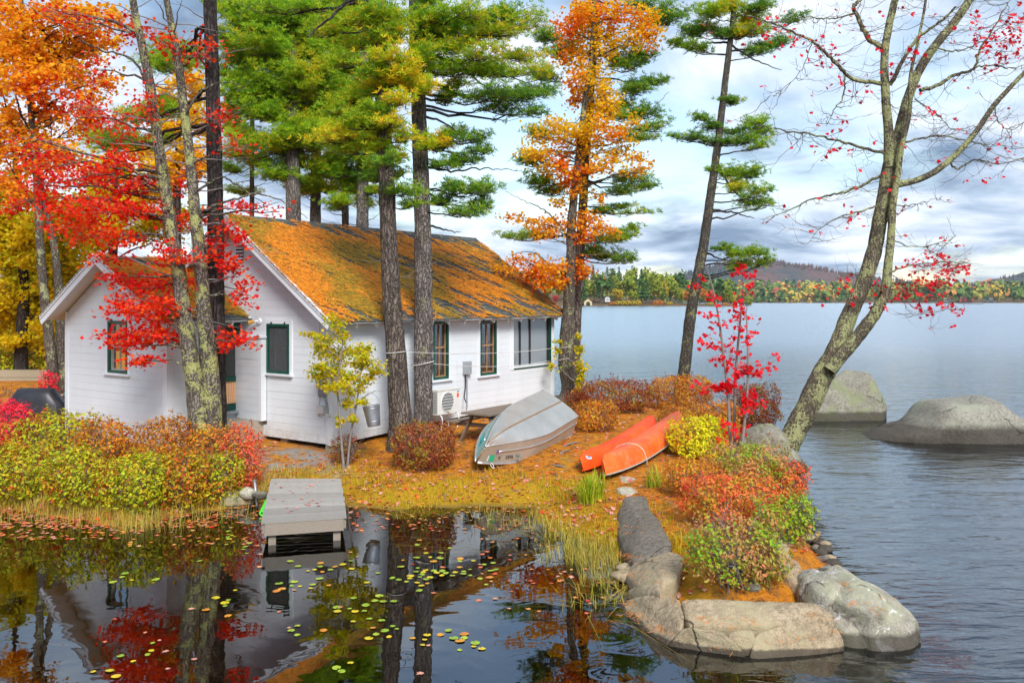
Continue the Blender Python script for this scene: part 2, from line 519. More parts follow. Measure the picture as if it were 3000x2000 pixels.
m_leaf('pine_needle_golden', [(0, (.16, .28, .008)), (.3, (.36, .36, .008)), (.6, (.70, .34, .012)), (1, (.82, .26, .012))],
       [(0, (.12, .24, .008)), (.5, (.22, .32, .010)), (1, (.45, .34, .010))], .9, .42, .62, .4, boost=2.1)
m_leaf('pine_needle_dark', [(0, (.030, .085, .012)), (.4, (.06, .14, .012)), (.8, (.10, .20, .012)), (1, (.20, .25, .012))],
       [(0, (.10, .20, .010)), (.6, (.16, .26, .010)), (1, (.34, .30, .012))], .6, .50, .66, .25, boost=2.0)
def shrubmat(name, a, b, zs=1.6, lo=.42, hi=.58): return m_leaf(name, a, b, zs, lo, hi, .3, boost=1.6)
shrubmat('shrub_burgundy', [(0, (.10, .012, .012)), (.4, (.22, .035, .018)), (.75, (.32, .09, .02)), (1, (.16, .10, .015))],
         [(0, (.16, .14, .012)), (.5, (.26, .09, .015)), (1, (.20, .24, .012))], 2.2, .52, .66)
shrubmat('shrub_rust', [(0, (.30, .07, .015)), (.4, (.42, .13, .015)), (.75, (.22, .16, .012)), (1, (.14, .03, .02))],
         [(0, (.34, .30, .010)), (.5, (.48, .20, .012)), (1, (.42, .05, .02))], 1.8)
shrubmat('shrub_gold', [(0, (.30, .28, .008)), (.35, (.52, .42, .010)), (.6, (.16, .20, .008)), (.8, (.50, .20, .010)), (1, (.10, .10, .01))],
         [(0, (.48, .14, .010)), (.3, (.34, .28, .010)), (.55, (.12, .14, .01)), (.8, (.60, .08, .015)), (1, (.20, .03, .015))], 1.3)
shrubmat('shrub_olive', [(0, (.20, .26, .008)), (.35, (.38, .40, .010)), (.6, (.12, .17, .008)), (.85, (.45, .32, .010)), (1, (.20, .08, .012))],
         [(0, (.42, .14, .010)), (.3, (.34, .32, .010)), (.55, (.12, .15, .010)), (.85, (.52, .06, .015)), (1, (.20, .03, .015))], 1.5, .48, .62)
shrubmat('shrub_red', [(0, (.48, .02, .025)), (.4, (.62, .06, .03)), (.75, (.40, .12, .03)), (1, (.70, .18, .05))],
         [(0, (.40, .20, .02)), (.5, (.24, .26, .010)), (1, (.55, .08, .03))], 1.6, .48, .64)
shrubmat('shrub_pink', [(0, (.34, .15, .08)), (.4, (.42, .20, .09)), (.75, (.22, .20, .03)), (1, (.52, .12, .06))],
         [(0, (.12, .26, .010)), (.5, (.20, .32, .012)), (1, (.30, .16, .03))], 1.8, .46, .60)
shrubmat('shrub_lime', [(0, (.46, .50, .008)), (.4, (.62, .56, .010)), (.75, (.26, .36, .008)), (1, (.62, .40, .010))],
         [(0, (.48, .26, .010)), (.5, (.40, .42, .010)), (1, (.55, .12, .02))], 1.6, .5, .66)
shrubmat('shrub_crimson', [(0, (.52, .01, .04)), (.5, (.66, .03, .05)), (1, (.40, .02, .05))],
         [(0, (.40, .14, .02)), (.5, (.60, .06, .04)), (1, (.35, .26, .02))], 1.6, .5, .65)
m_plain('twig', (.16, .12, .09), (.10, .075, .055), 10, .9)
m_plain('twig_grey', (.27, .24, .22), (.18, .155, .14), 10, .9)
m_bark('bark_pine', (.030, .022, .018), (.29, .235, .20), (.30, .31, .14), .12, 15)
m_bark('bark_pine_grey', (.04, .032, .03), (.38, .335, .31), (.36, .38, .18), .20, 17)
m_bark('bark_dark', (.018, .014, .013), (.10, .085, .08), None, 0, 12)
m_bark('bark_maple', (.045, .036, .028), (.33, .28, .235), (.52, .53, .20), .74, 19)
m_bark('bark_maple_low', (.05, .04, .03), (.24, .20, .17), (.44, .46, .25), .45, 17)
m_bark('bark_lean', (.05, .042, .03), (.32, .27, .19), (.48, .50, .23), .74, 20, 2.4)
m_bark('bark_lean_pine', (.035, .03, .025), (.20, .175, .15), (.36, .37, .16), .42, 18)
# rock
def m_rock(name, c1, c2, lichen, lam=.5, streak=None, dark_below=None):
    t = NT(name)
    co = t.coord('Position')
    n1 = t.noise(2.2, 8, .62, .3, co); n2 = t.noise(14, 6, .7, 0, co); n3 = t.noise(60, 3, .7, 0, co)
    c = t.mix(t.ramp(n1, [(.3, 0.0), (.7, 1.0)]), c1, c2)
    c = t.mix(t.ramp(n2, [(.42, 0.0), (.60, .7)]), c, tuple(x * .40 for x in c1))
    c = t.mix(t.ramp(n3, [(.45, 0.0), (.65, .35)]), c, tuple(min(1, x * 1.5) for x in c2))
    if lichen:
        c = t.mix(t.ramp(t.math('ADD', t.math('MULTIPLY', t.noise(1.4, 4, .6, .6, co), .7), t.math('MULTIPLY', n2, .3)), [(.55 - lam * .12, 0.0), (.62 - lam * .12, .85)]), c, lichen)
    if streak:
        c = t.mix(t.ramp(t.noise(5, 6, .75, 1.2, co), [(.56, 0.0), (.63, .8)]), c, streak)
    wv_ = t.n('ShaderNodeTexNoise'); wv_.inputs['Scale'].default_value = 3.0; wv_.inputs['Detail'].default_value = 5; t.l(co, wv_.inputs['Vector'])
    wb_ = t.n('ShaderNodeMixRGB', blend_type='LINEAR_LIGHT'); wb_.inputs[0].default_value = .18; t.l(co, wb_.inputs[1]); t.l(wv_.outputs['Color'], wb_.inputs[2])
    crk = t.ramp(t.math('ADD', t.voro(.62, wb_.outputs[0], 'DISTANCE_TO_EDGE'), t.ramp(t.noise(.9, 2, .5, 0, co), [(.40, 0.0), (.56, .03)])), [(0.0, 0.0), (.010, 1.0)])
    c = t.mix(t.math('MULTIPLY', t.math('SUBTRACT', 1.0, crk), .6), c, (.05, .04, .03))
    # waterline: rock stays wet and dark with algae just above the lake
    zz = t.n('ShaderNodeSeparateXYZ'); t.l(co, zz.inputs[0])
    wet = t.ramp(t.math('ADD', zz.outputs[2], t.math('MULTIPLY', t.math('SUBTRACT', n1, .5), .14)), [(.0, 1.0), ((dark_below or .06) * .7, .95), (dark_below or .06, 0.0)])
    c = t.mix(t.math('MULTIPLY', wet, .85), c, (.05, .04, .032))
    h = t.math('ADD', t.math('MULTIPLY', n1, .6), t.math('ADD', t.math('MULTIPLY', n2, .35), t.math('MULTIPLY', n3, .12)))
    h = t.math('ADD', h, t.math('MULTIPLY', crk, .35))
    return t.done(t.pbsdf(c, .9, 0, t.bump(h, .9, .09), .2))
m_rock('granite', (.33, .25, .155), (.50, .395, .265), (.42, .36, .22), .1, None, .06)
m_rock('granite_dark', (.15, .13, .105), (.26, .225, .18), None, 0, None, .05)
m_rock('granite_lichen', (.31, .28, .225), (.44, .405, .33), (.40, .395, .26), .32, (.74, .72, .67), .16)
m_rock('lake_rock', (.22, .205, .165), (.34, .32, .25), (.25, .275, .15), .45, None, .30)
m_rock('lake_rock_dark', (.25, .235, .195), (.36, .34, .28), (.33, .34, .25), .25, None, .50)
m_rock('stone_pale', (.50, .47, .37), (.56, .52, .40), None, 0, None, .03)
m_rock('boulder_tan', (.45, .36, .18), (.50, .44, .32), (.34, .32, .20), .2, None, .03)
# wood, metal, plastic
def m_wood(name, c1, c2, grain=(1, 1, 1), vary=.25, rough=.85):
    t = NT(name)
    co = t.coord('Object', grain)
    g = t.noise(7, 6, .7, .4, co)
    c = t.mix(t.ramp(g, [(.3, 0.0), (.7, 1.0)]), c1, c2)
    c = t.mix(t.math('MULTIPLY', t.objrnd(), vary), c, tuple(x * .45 for x in c1))
    return t.done(t.pbsdf(c, rough, 0, t.bump(g, .5, .008), .25))
m_wood('dock_wood', (.25, .225, .195), (.50, .475, .44), (1.2, 30, 22), .45)
m_wood('dock_frame', (.22, .175, .135), (.38, .33, .27), (1.4, 30, 22), .15)
m_wood('table_wood', (.17, .125, .09), (.30, .24, .19), (14, 14, 2), .2)
m_wood('timber', (.30, .25, .17), (.46, .40, .29), (1.4, 20, 20), .2)
def m_metal(name, col, rough, bumpy=.15, metal=.9):
    t = NT(name)
    co = t.coord('Position')
    n = t.noise(2.4, 6, .65, 0, co); f = t.noise(35, 4, .7, 0, co)
    c = t.mix(t.ramp(n, [(.35, 0.0), (.7, 1.0)]), col, tuple(x * .8 for x in col))
    c = t.mix(t.ramp(f, [(.58, 0.0), (.72, .4)]), c, (.34, .29, .22))
    r = t.ramp(f, [(.3, rough - .08), (.7, rough + .15)])
    return t.done(t.pbsdf(c, r, metal, t.bump(n, bumpy, .02), .5))
m_metal('boat_aluminium', (.60, .63, .61), .40, .2, .6)
m_metal('boat_bottom', (.62, .62, .58), .42, .25, .65)
m_metal('boat_trim', (.78, .78, .77), .34, .05, .85)
m_metal('galvanised', (.42, .44, .47), .42, .3)
m_metal('pipe_metal', (.40, .41, .42), .5, .1)
m_plain('boat_green', (.22, .42, .38), (.30, .45, .41), 4, .45)
m_plain('keel_rust', (.26, .14, .06), (.36, .24, .14), 18, .8)
def m_hull(name, c1, c2, wear):
    t = NT(name)
    co = t.coord('Position')
    n = t.noise(1.8, 6, .6, .4, co)
    c = t.mix(t.ramp(n, [(.35, 0.0), (.65, 1.0)]), c1, c2)
    c = t.mix(t.ramp(t.noise(5, 8, .75, .8, co), [(.50, 0.0), (.66, .8)]), c, wear)
    c = t.mix(t.ramp(t.noise(22, 4, .7, .3, co), [(.62, 0.0), (.72, .6)]), c, tuple(x * .35 for x in c1))
    return t.done(t.pbsdf(c, .5, 0, t.bump(t.noise(50, 3, .6, 0, co), .1, .004), .28))
m_hull('kayak_red', (.86, .055, .005), (.92, .11, .008), (.72, .12, .03))
m_hull('canoe_orange', (.80, .085, .010), (.86, .15, .020), (.55, .24, .12))
m_plain('canoe_gunwale', (.34, .42, .37), (.26, .33, .29), 12, .5)
m_plain('rope', (.55, .50, .42), (.42, .37, .30), 30, .9)
m_plain('rope_white', (.72, .70, .66), (.6, .58, .54), 30, .9)
m_plain('ac_white', (.74, .73, .69), (.70, .69, .65), 4, .45)
m_plain('ac_grille', (.20, .21, .21), (.16, .17, .17), 8, .5)
m_plain('grey_box', (.33, .36, .38), (.29, .32, .34), 6, .5)
m_plain('off_white', (.70, .69, .66), (.64, .63, .60), 6, .5)
m_plain('concrete', (.42, .38, .31), (.34, .30, .24), 7, .9, 0, .3)
m_plain('grill_cover', (.014, .014, .020), (.022, .022, .030), 4, .42, 0, .25, 9)
m_plain('noodle_green', (.10, .80, .06), (.08, .70, .05), 5, .55)
m_plain('sticker_green', (.02, .50, .28), (.02, .42, .24), 9, .5)
m_plain('sticker_teal', (.02, .46, .46), (.02, .40, .40), 9, .5)
m_plain('sticker_white', (.75, .75, .75), (.7, .7, .7), 9, .5)
m_plain('sticker_red', (.75, .10, .03), (.8, .16, .04), 9, .5)
m_plain('sticker_blue', (.05, .25, .40), (.05, .25, .4), 9, .5)
m_plain('sticker_purple', (.25, .12, .35), (.25, .12, .35), 9, .5)
m_plain('letter_black', (.03, .035, .035), (.04, .04, .04), 9, .5)
m_plain('letter_teal', (.03, .22, .22), (.03, .2, .2), 9, .5)
m_plain('bulb_amber', (.80, .42, .05), (.8, .42, .05), 4, .3)
m_plain('meter_glass', (.40, .42, .40), (.3, .32, .3), 14, .2)
m_plain('skin', (.55, .30, .20), (.52, .28, .18), 12, .5)
m_plain('hair_brown', (.06, .035, .02), (.05, .03, .02), 14, .7)
m_plain('jacket_teal', (.02, .22, .24), (.018, .18, .20), 9, .8)
m_plain('jeans', (.03, .09, .20), (.025, .07, .16), 14, .9)
m_plain('shoe', (.03, .03, .03), (.02, .02, .02), 9, .7)
m_plain('far_yellow', (.66, .54, .28), (.6, .5, .26), .6, .8)
m_plain('far_roof', (.13, .10, .09), (.10, .08, .07), .6, .9)
m_plain('far_red', (.35, .08, .06), (.3, .07, .05), .6, .8)
m_plain('far_white', (.72, .74, .74), (.66, .68, .68), .6, .8)
m_plain('far_dark', (.02, .025, .03), (.02, .02, .025), .6, .7)
# lily pads: each pad its own tone
def m_pad(name, a, b):
    t = NT(name)
    c = t.mix(t.objrnd(), a, b)
    c = t.mix(t.ramp(t.noise(40, 4, .6, 0, t.coord('Position')), [(.5, 0.0), (.75, .6)]), c, tuple(x * .5 for x in a))
    return t.done(t.pbsdf(c, .35))
m_pad('pad_green', (.26, .40, .03), (.42, .50, .04))
m_pad('pad_yellow', (.60, .50, .02), (.75, .52, .02))
m_pad('pad_orange', (.72, .34, .03), (.65, .22, .03))
# ground: needle litter, gravel, grass, pond bed
t = NT('ground')
at = t.n('ShaderNodeVertexColor'); at.layer_name = 'zones'
sp = t.n('ShaderNodeSeparateColor'); t.l(at.outputs['Color'], sp.inputs[0])
co = t.coord('Position')
fine = t.noise(26, 7, .8, 1.2, t.coord('Position', (1, 1.8, 1)))
mid = t.noise(5, 5, .6, .4, co); big = t.noise(1.1, 4, .6, 0, co)
need = t.mix(t.ramp(fine, [(.3, 0.0), (.7, 1.0)]), (.34, .11, .012), (.80, .30, .02))
need = t.mix(t.ramp(mid, [(.47, 0.0), (.62, .85)]), need, (.15, .08, .035))
need = t.mix(t.ramp(t.noise(14, 5, .7, .5, co), [(.52, 0.0), (.66, .7)]), need, (.30, .13, .03))
need = t.mix(t.ramp(big, [(.55, 0.0), (.70, .5)]), need, (.42, .30, .02))
grav = t.mix(t.noise(55, 4, .8, 0, co), (.10, .10, .095), (.44, .43, .40))
grav = t.mix(t.ramp(t.noise(3.4, 5, .65, .6, co), [(.46, 0.0), (.58, .95)]), grav, need)
gras = t.mix(t.ramp(fine, [(.3, 0.0), (.7, 1.0)]), (.22, .13, .012), (.62, .36, .02))
bed = t.mix(t.ramp(t.noise(1.6, 6, .6, .5, co), [(.3, 0.0), (.7, 1.0)]), (.20, .11, .016), (.52, .32, .05))
bed = t.mix(t.ramp(t.noise(16, 4, .7, .5, co), [(.5, 0.0), (.7, .6)]), bed, (.055, .035, .016))
sxb = t.n('ShaderNodeSeparateXYZ'); t.l(co, sxb.inputs[0])
bed = t.mix(t.ramp(t.math('ADD', t.math('MULTIPLY', sxb.outputs[0], .12), t.math('ADD', t.noise(.5, 3, .5, .3, co), .30)), [(.20, 0.0), (.60, .65)]), bed, (.07, .06, .035))
c = t.mix(sp.outputs[0], need, grav)
c = t.mix(sp.outputs[1], c, gras)
c = t.mix(sp.outputs[2], c, bed)
t.done(t.pbsdf(c, .95, 0, t.bump(fine, .8, .03), .15))
m_plain('lake_bed', (.020, .022, .020), (.014, .016, .015), .4, .95)
m_plain('land_far', (.10, .07, .03), (.16, .09, .03), .15, .95)
# water: clear over the pond bed, sky-coloured by reflection; calm in the cove, rippled on the lake
t = NT('water')
co = t.coord('Position')
sx = t.n('ShaderNodeSeparateXYZ'); t.l(co, sx.inputs[0])
lake = t.ramp(t.math('ADD', t.math('MULTIPLY', sx.outputs[0], .1), .5), [(.66, 0.0), (.86, 1.0)])      # x from 1.6 to 3.6 m
back = t.ramp(t.math('MULTIPLY', sx.outputs[1], .02), [(.42, 0.0), (.52, 1.0)])
lake = t.math('MAXIMUM', lake, back)
r1 = t.noise(1.5, 3, .55, .5, t.coord('Position', (.55, 1.5, 1)))
r2 = t.noise(4.6, 3, .5, .3, t.coord('Position', (.6, 1.3, 1)))
r3 = t.noise(.28, 2, .5, .6, t.coord('Position', (.6, 1.4, 1)))
calm = t.noise(1.9, 2, .45, 1.0, t.coord('Position', (.8, 1.0, 1)))
h = t.math('ADD', t.math('MULTIPLY', r1, .75), t.math('ADD', t.math('MULTIPLY', r2, .22), t.math('MULTIPLY', r3, 1.1)))
hh = t.math('ADD', t.math('MULTIPLY', h, t.math('MULTIPLY', lake, .05)), t.math('MULTIPLY', calm, .0026))
nr = t.bump(hh, 1.0, 1.0)
g = t.n('ShaderNodeBsdfGlossy'); t.l(t.math('ADD', .012, t.math('MULTIPLY', t.math('MULTIPLY', lake, t.ramp(t.math('MULTIPLY', sx.outputs[1], .01), [(.15, 0.0), (.8, 1.0)])), .22)), g.inputs['Roughness']); g.inputs['Color'].default_value = (.90, .95, 1, 1); t.l(nr, g.inputs['Normal'])
tr = t.n('ShaderNodeBsdfTransparent'); tr.inputs['Color'].default_value = (.64, .55, .30, 1)
fr = t.n('ShaderNodeFresnel'); fr.inputs['IOR'].default_value = 2.4; t.l(nr, fr.inputs['Normal'])
mx = t.n('ShaderNodeMixShader'); t.l(fr.outputs[0], mx.inputs[0]); t.l(tr.outputs[0], mx.inputs[1]); t.l(g.outputs[0], mx.inputs[2])
t.done(mx.outputs[0])
# far woods
m_leaf('far_conifer', [(0, (.03, .09, .03)), (.5, (.06, .16, .035)), (1, (.14, .23, .035))], trans=.15)
m_leaf('far_olive', [(0, (.15, .24, .02)), (.5, (.26, .33, .025)), (1, (.42, .38, .03))], trans=.2)
m_leaf('far_yellow_leaf', [(0, (.46, .36, .02)), (.5, (.58, .40, .02)), (1, (.40, .30, .03))], trans=.2)
m_leaf('far_orange_leaf', [(0, (.52, .17, .03)), (.5, (.60, .24, .03)), (1, (.42, .12, .04))], trans=.2)
m_leaf('far_red_leaf', [(0, (.50, .03, .04)), (.5, (.58, .06, .04)), (1, (.40, .03, .04))], trans=.2)
t = NT('far_wood_mass')
_a = t.n('ShaderNodeAttribute'); _a.attribute_name = 'tone'
r = t.math('ADD', _a.outputs['Fac'], t.math('MULTIPLY', t.math('SUBTRACT', t.rnd(), .5), .10))
c1 = t.ramp(r, [(0, (.035, .09, .04)), (.3, (.07, .15, .045)), (.5, (.16, .23, .05)), (.72, (.32, .33, .06)), (.84, (.55, .38, .06)), (.92, (.50, .20, .07)), (1, (.42, .09, .07))])
t.done(t.pbsdf(c1, .9, 0, None, .1))
t = NT('hill_wood')
n = t.noise(.006, 5, .6, .5, t.coord('Position')); n2 = t.noise(.05, 5, .7, 0, t.coord('Position'))
c = t.mix(t.ramp(n, [(.42, 0.0), (.56, 1.0)]), (.05, .075, .085), (.16, .085, .075))
c = t.mix(t.ramp(n2, [(.45, 0.0), (.6, .7)]), c, (.05, .06, .06))
t.done(t.pbsdf(c, .95, 0, t.bump(n2, 1, 6), .1))
# ------------------------------------------------------------------ land, water, far shore
def _s(px, py): return P(px, py, 0)[:2]
SHORE = [(-70, 13), (-25, 13.6), (-13, 14.6), _s(0, 1492), _s(180, 1512), _s(330, 1535), _s(450, 1528), _s(560, 1500), _s(650, 1486), _s(720, 1482), _s(800, 1455),
         _s(960, 1455), _s(1030, 1478), _s(1150, 1496), _s(1300, 1482), _s(1440, 1478), _s(1545, 1490), _s(1600, 1528), _s(1680, 1582), _s(1770, 1602),
         _s(1822, 1640), _s(1845, 1680), _s(1845, 1722), _s(1870, 1770), _s(1920, 1810), _s(1990, 1845), _s(2080, 1862), _s(2200, 1868), _s(2340, 1862), _s(2440, 1840),
         _s(2500, 1790), _s(2470, 1690), _s(2410, 1640), _s(2340, 1575), _s(2310, 1520), _s(2330, 1450), _s(2330, 1390), _s(2270, 1310), _s(2240, 1262), _s(2200, 1240),
         (5.8, 27.6), (4.2, 28.6), (2.2, 29.6), (-1, 33), (-5, 38), (-8, 50), (-12, 90), (-70, 90)]
SHORE = np.array([np.asarray(p, float) for p in SHORE])
def shore_dist(x, y):
    """signed distance to the shoreline, positive on land"""
    x = np.asarray(x, float); y = np.asarray(y, float)
    p = np.stack([x.ravel(), y.ravel()], -1)
    best = np.full(len(p), 1e9); inside = np.zeros(len(p), bool)
    n = len(SHORE)
    for i in range(n):
        a = SHORE[i]; b = SHORE[(i + 1) % n]
        d = b - a
        tt = np.clip(((p - a) @ d) / (d @ d), 0, 1)
        q = a + tt[:, None] * d
        best = np.minimum(best, np.hypot(p[:, 0] - q[:, 0], p[:, 1] - q[:, 1]))
        c = ((a[1] > p[:, 1]) != (b[1] > p[:, 1]))
        with np.errstate(divide='ignore', invalid='ignore'):
            xi = (b[0] - a[0]) * (p[:, 1] - a[1]) / (b[1] - a[1]) + a[0]
        inside ^= c & (p[:, 0] < xi)
    return np.where(inside, best, -best).reshape(x.shape)
def wavy(x, y, f, s):
    return (np.sin(x * f + s) * np.cos(y * f * 1.13 + s * 2.1) + .5 * np.sin(x * f * 2.3 + y * f * 1.7 + s * 3))
def G(x, y):
    x = np.asarray(x, float); y = np.asarray(y, float)
    d = shore_dist(x, y) + .10 * wavy(x, y, 2.7, .4)
    spit = sstep(1.6, 2.6, x) * (1 - sstep(14.5, 17, y))
    rise = (1 - spit) * (.30 * sstep(-.05, .9, d) + .22 * sstep(.7, 2.8, d)) + spit * .42 * sstep(-.05, .75, d)
    rise = rise + (1 - spit) * .022 * np.clip(y - 17, 0, 14) * sstep(1, 4, d)
    rise = rise + .018 * wavy(x, y, 1.9, 1.0) * sstep(.3, 1.5, d) + .008 * wavy(x, y, 7.3, 2.0) * sstep(.1, .6, d)
    rise = rise - .32 * sstep(-9.9, -11.0, x) * sstep(17.6, 19.2, y) * (1 - sstep(25, 28, y))
    deep = -.05 - .34 * sstep(0, 3.0, -d) - 1.6 * sstep(2.5, 9, -d) * sstep(2.0, 6.0, x) - 2.2 * sstep(22, 30, y)
    out = np.where(d > 0, rise + .005, np.minimum(deep * sstep(0, .6, -d), 0.0))
    return out
def gz(x, y): return float(G(np.array([x]), np.array([y]))[0])
def ground_at(px, py, guess=.5):
    """land point seen at a picture position"""
    z = guess
    for _ in range(12):
        p = P(px, py, z); z = .5 * z + .5 * gz(p[0], p[1])
    p = P(px, py, z); p[2] = gz(p[0], p[1])
    return p

xs = np.concatenate([np.linspace(-70, -14, 57)[:-1], np.arange(-14, 9.01, .115), np.linspace(9.2, 14, 14)])
ys = np.concatenate([np.linspace(3, 7, 6)[:-1], np.arange(7, 24, .115), np.linspace(24, 34, 41)[:-1], np.linspace(34, 92, 45)])
gx, gy = np.meshgrid(xs, ys)
GZ = G(gx, gy)
GD = shore_dist(gx, gy)
nx, ny = len(xs), len(ys)
idx = np.arange(nx * ny).reshape(ny, nx)
gm = mk_mesh('ground', np.stack([gx.ravel(), gy.ravel(), GZ.ravel()], -1), [np.stack([idx[:-1, :-1], idx[:-1, 1:], idx[1:, 1:], idx[1:, :-1]], -1).reshape(-1, 4)], True)
_gr = P(845, 1352, .5)
gravel = sstep(1.9, .8, np.hypot((gx - _gr[0]) / .85, (gy - _gr[1]) / 1.25) + .35 * wavy(gx, gy, 2.2, 3))
gravel = gravel * sstep(.2, .6, GD)
grass = sstep(1.25, .5, GD + .3 * wavy(gx, gy, 3.1, 5)) * sstep(-7.5, -4, gx) * sstep(2.6, 2.0, gx)
bedm = sstep(.03, -.02, GZ - .01)
vc = gm.color_attributes.new('zones', 'FLOAT_COLOR', 'POINT')
arr = np.stack([gravel.ravel(), np.clip(grass, 0, 1).ravel(), bedm.ravel(), np.ones(nx * ny)], -1).astype(np.float32)
vc.data.foreach_set('color', arr.ravel())
setprops(link('ground', gm, MATS['ground']), kind='structure')

wm = mk_mesh('water', [(-70, -60, 0), (6000, -60, 0), (6000, 6000, 0), (-6000, 6000, 0), (-6000, 90, 0), (-70, 90, 0)], [np.array([[0, 1, 2, 3, 4, 5]])])
setprops(link('water', wm, MATS['water']), kind='structure')
bm_ = mk_mesh('lake_bed', [(-8000, -400, -3.2), (8000, -400, -3.2), (8000, 9000, -3.2), (-8000, 9000, -3.2)], [np.array([[0, 1, 2, 3]])])
setprops(link('lake_bed', bm_, MATS['lake_bed']), kind='structure')
lb = mk_mesh('land', [(-6000, 91.5, 1.1), (-12, 91.5, 1.1), (-40, 200, 1.2), (-300, 460, 1.2), (-6000, 460, 1.2), (-6000, 3, .4), (-69.5, 3, .4), (-69.5, 91.5, 1.1)],
             [np.array([[7, 1, 2, 3, 4, 0]]), np.array([[5, 6, 7, 0]])])
setprops(link('land', lb, MATS['land_far']), kind='structure')

# wooded point across the water
def terr(name, x0, x1, y0, y1, nx, ny, f, mat):
    X, Y = np.meshgrid(np.linspace(x0, x1, nx), np.linspace(y0, y1, ny))
    Z = f(X, Y)
    ii = np.arange(nx * ny).reshape(ny, nx)
    me = mk_mesh(name, np.stack([X.ravel(), Y.ravel(), Z.ravel()], -1), [np.stack([ii[:-1, :-1], ii[:-1, 1:], ii[1:, 1:], ii[1:, :-1]], -1).reshape(-1, 4)], True)
    return setprops(link(name, me, MATS[mat]), kind='structure')
def point_h(X, Y):
    tip = 154 - .10 * (Y - 545)
    a = sstep(0, 6, Y - (546 + 3 * np.sin(X * .05))) * sstep(0, 10, tip - X)
    b = sstep(0, 120, Y - 546) * sstep(0, 120, tip - X)
    return -2 + 3.0 * a + 9 * b
terr('wooded_point_ground', -700, 165, 540, 820, 180, 40, point_h, 'land_far')
def far_h(X, Y):
    s = 1150 + 18 * np.sin(X * .006) + 8 * np.sin(X * .023)
    return -3 + 4.5 * sstep(0, 12, Y - s) + 20 * sstep(0, 500, Y - s)
terr('far_shore_ground', -2600, 2400, 1120, 1900, 160, 30, far_h, 'land_far')
def hill_h(X, Y):
    hx = (X - 800) / 260
    h1 = 90 * np.exp(-((X - 830) / 330) ** 2) + 30 * np.exp(-((X - 640) / 240) ** 2)
    h2 = 104 * np.exp(-((X - 1900) / 480) ** 2) + 60 * np.exp(-((X + 1400) / 700) ** 2) + 25 * np.exp(-((X + 200) / 500) ** 2)
    return -5 + (h1 + h2 + 14 + 5 * np.sin(X * .012) + 3 * np.sin(X * .05)) * sstep(2000, 2620, Y)
terr('hills', -3600, 3600, 1900, 2750, 260, 30, hill_h, 'hill_wood')

# far tree meshes: one of each kind, copied with their parts
def conifer_meshes(rng, tiers=15, per=26, slim=.19):
    lv = MB(); n = tiers * per
    f = rng.uniform(0, 1, n) ** .8
    z = .16 + .84 * f
    ph = rng.uniform(0, 6.28, n)
    tier = np.floor(f * tiers) / tiers
    r = slim * (1.02 - f) * (.55 + .45 * rng.uniform(0, 1, n)) * (1 + .25 * np.sin(tier * 37))
    pos = np.stack([r * np.cos(ph), r * np.sin(ph), z - .03 * (f - tier) * tiers], -1)
    nrm_ = np.stack([np.cos(ph) * .5, np.sin(ph) * .5, np.full(n, .8)], -1)
    scatter(lv, LEAF_V * np.array([1.5, 1, 1]), LEAF_B, pos, frames_up(nrm_, rng, .35), rng.uniform(.05, .09, n) * (1.25 - .6 * f))
    tk = MB(); tk.tube([(0, 0, -.02), (0, 0, .5), (0, 0, .97)], [.014, .010, .002], 6)
    return lv.mesh('crown'), tk.mesh('trunk')
def broad_meshes(rng, n=520, wide=.30, low=.25):
    lv = MB()
    cl = rng.normal(size=(16, 3)) * np.array([.55, .55, .5]); cl = cl / np.maximum(1, np.linalg.norm(cl, axis=1, keepdims=True))
    k = rng.integers(0, 16, n)
    p = cl[k] * .72 + rng.normal(size=(n, 3)) * .17
    pos = p * np.array([wide, wide, (1 - low) / 2 * .95]) + np.array([0, 0, (1 + low) / 2])
    d = p / (np.linalg.norm(p, axis=1, keepdims=True) + 1e-6)
    scatter(lv, LEAF_V * np.array([1.7, 1, 1]), LEAF_B, pos, frames_up(d, rng, .6), rng.uniform(.06, .11, n))
    tk = MB(); tk.tube([(0, 0, -.02), (.01, 0, .4), (0, .01, .8)], [.016, .012, .003], 6)
    for i in range(6):
        tk.tube([(0, 0, .3 + .05 * i), tuple(cl[i] * np.array([wide, wide, .25]) * .6 + np.array([0, 0, .6]))], [.007, .002], 4)
    return lv.mesh('crown'), tk.mesh('trunk')
def mound_meshes(rng, n=160):
    lv = MB(); p = rng.normal(size=(n, 3)); p /= np.linalg.norm(p, axis=1, keepdims=True); p[:, 2] = np.abs(p[:, 2])
    scatter(lv, LEAF_V * np.array([1.7, 1, 1]), LEAF_B, p * np.array([.7, .4, .5]), frames_up(p, rng, .5), rng.uniform(.16, .3, n))
    return lv.mesh('foliage'), None
frng = np.random.default_rng(11)
CONS = [conifer_meshes(frng, 15, 28, s) for s in (.17, .21, .25)]
PINES_F = [broad_meshes(frng, 420, .20, .42) for _ in range(2)]
BROADS = [broad_meshes(frng, 520, w, .16) for w in (.30, .36)]
def far_tree(name, pair, mat, bark, x, y, z, h, label, group):
    o = thing(name, (x, y, z), label, 'tree', group)
    c = link('crown', pair[0].copy(), MATS[mat], o) if (pair[0].materials and pair[0].materials[0] != MATS[mat]) else link('crown', pair[0], MATS[mat], o)
    t_ = link('trunk', pair[1], MATS[bark], o)
    s = frng.uniform(.9, 1.15)
    o.scale = (h * s, h * s, h); o.rotation_euler[2] = frng.uniform(0, 6.28)
    return o
_cache = {}
def variant(pair, mat):
    k = (pair[0].name, mat)
    if k not in _cache:
        m = pair[0].copy(); m.materials.clear(); m.materials.append(MATS[mat]); _cache[k] = (m, pair[1])
    return _cache[k]
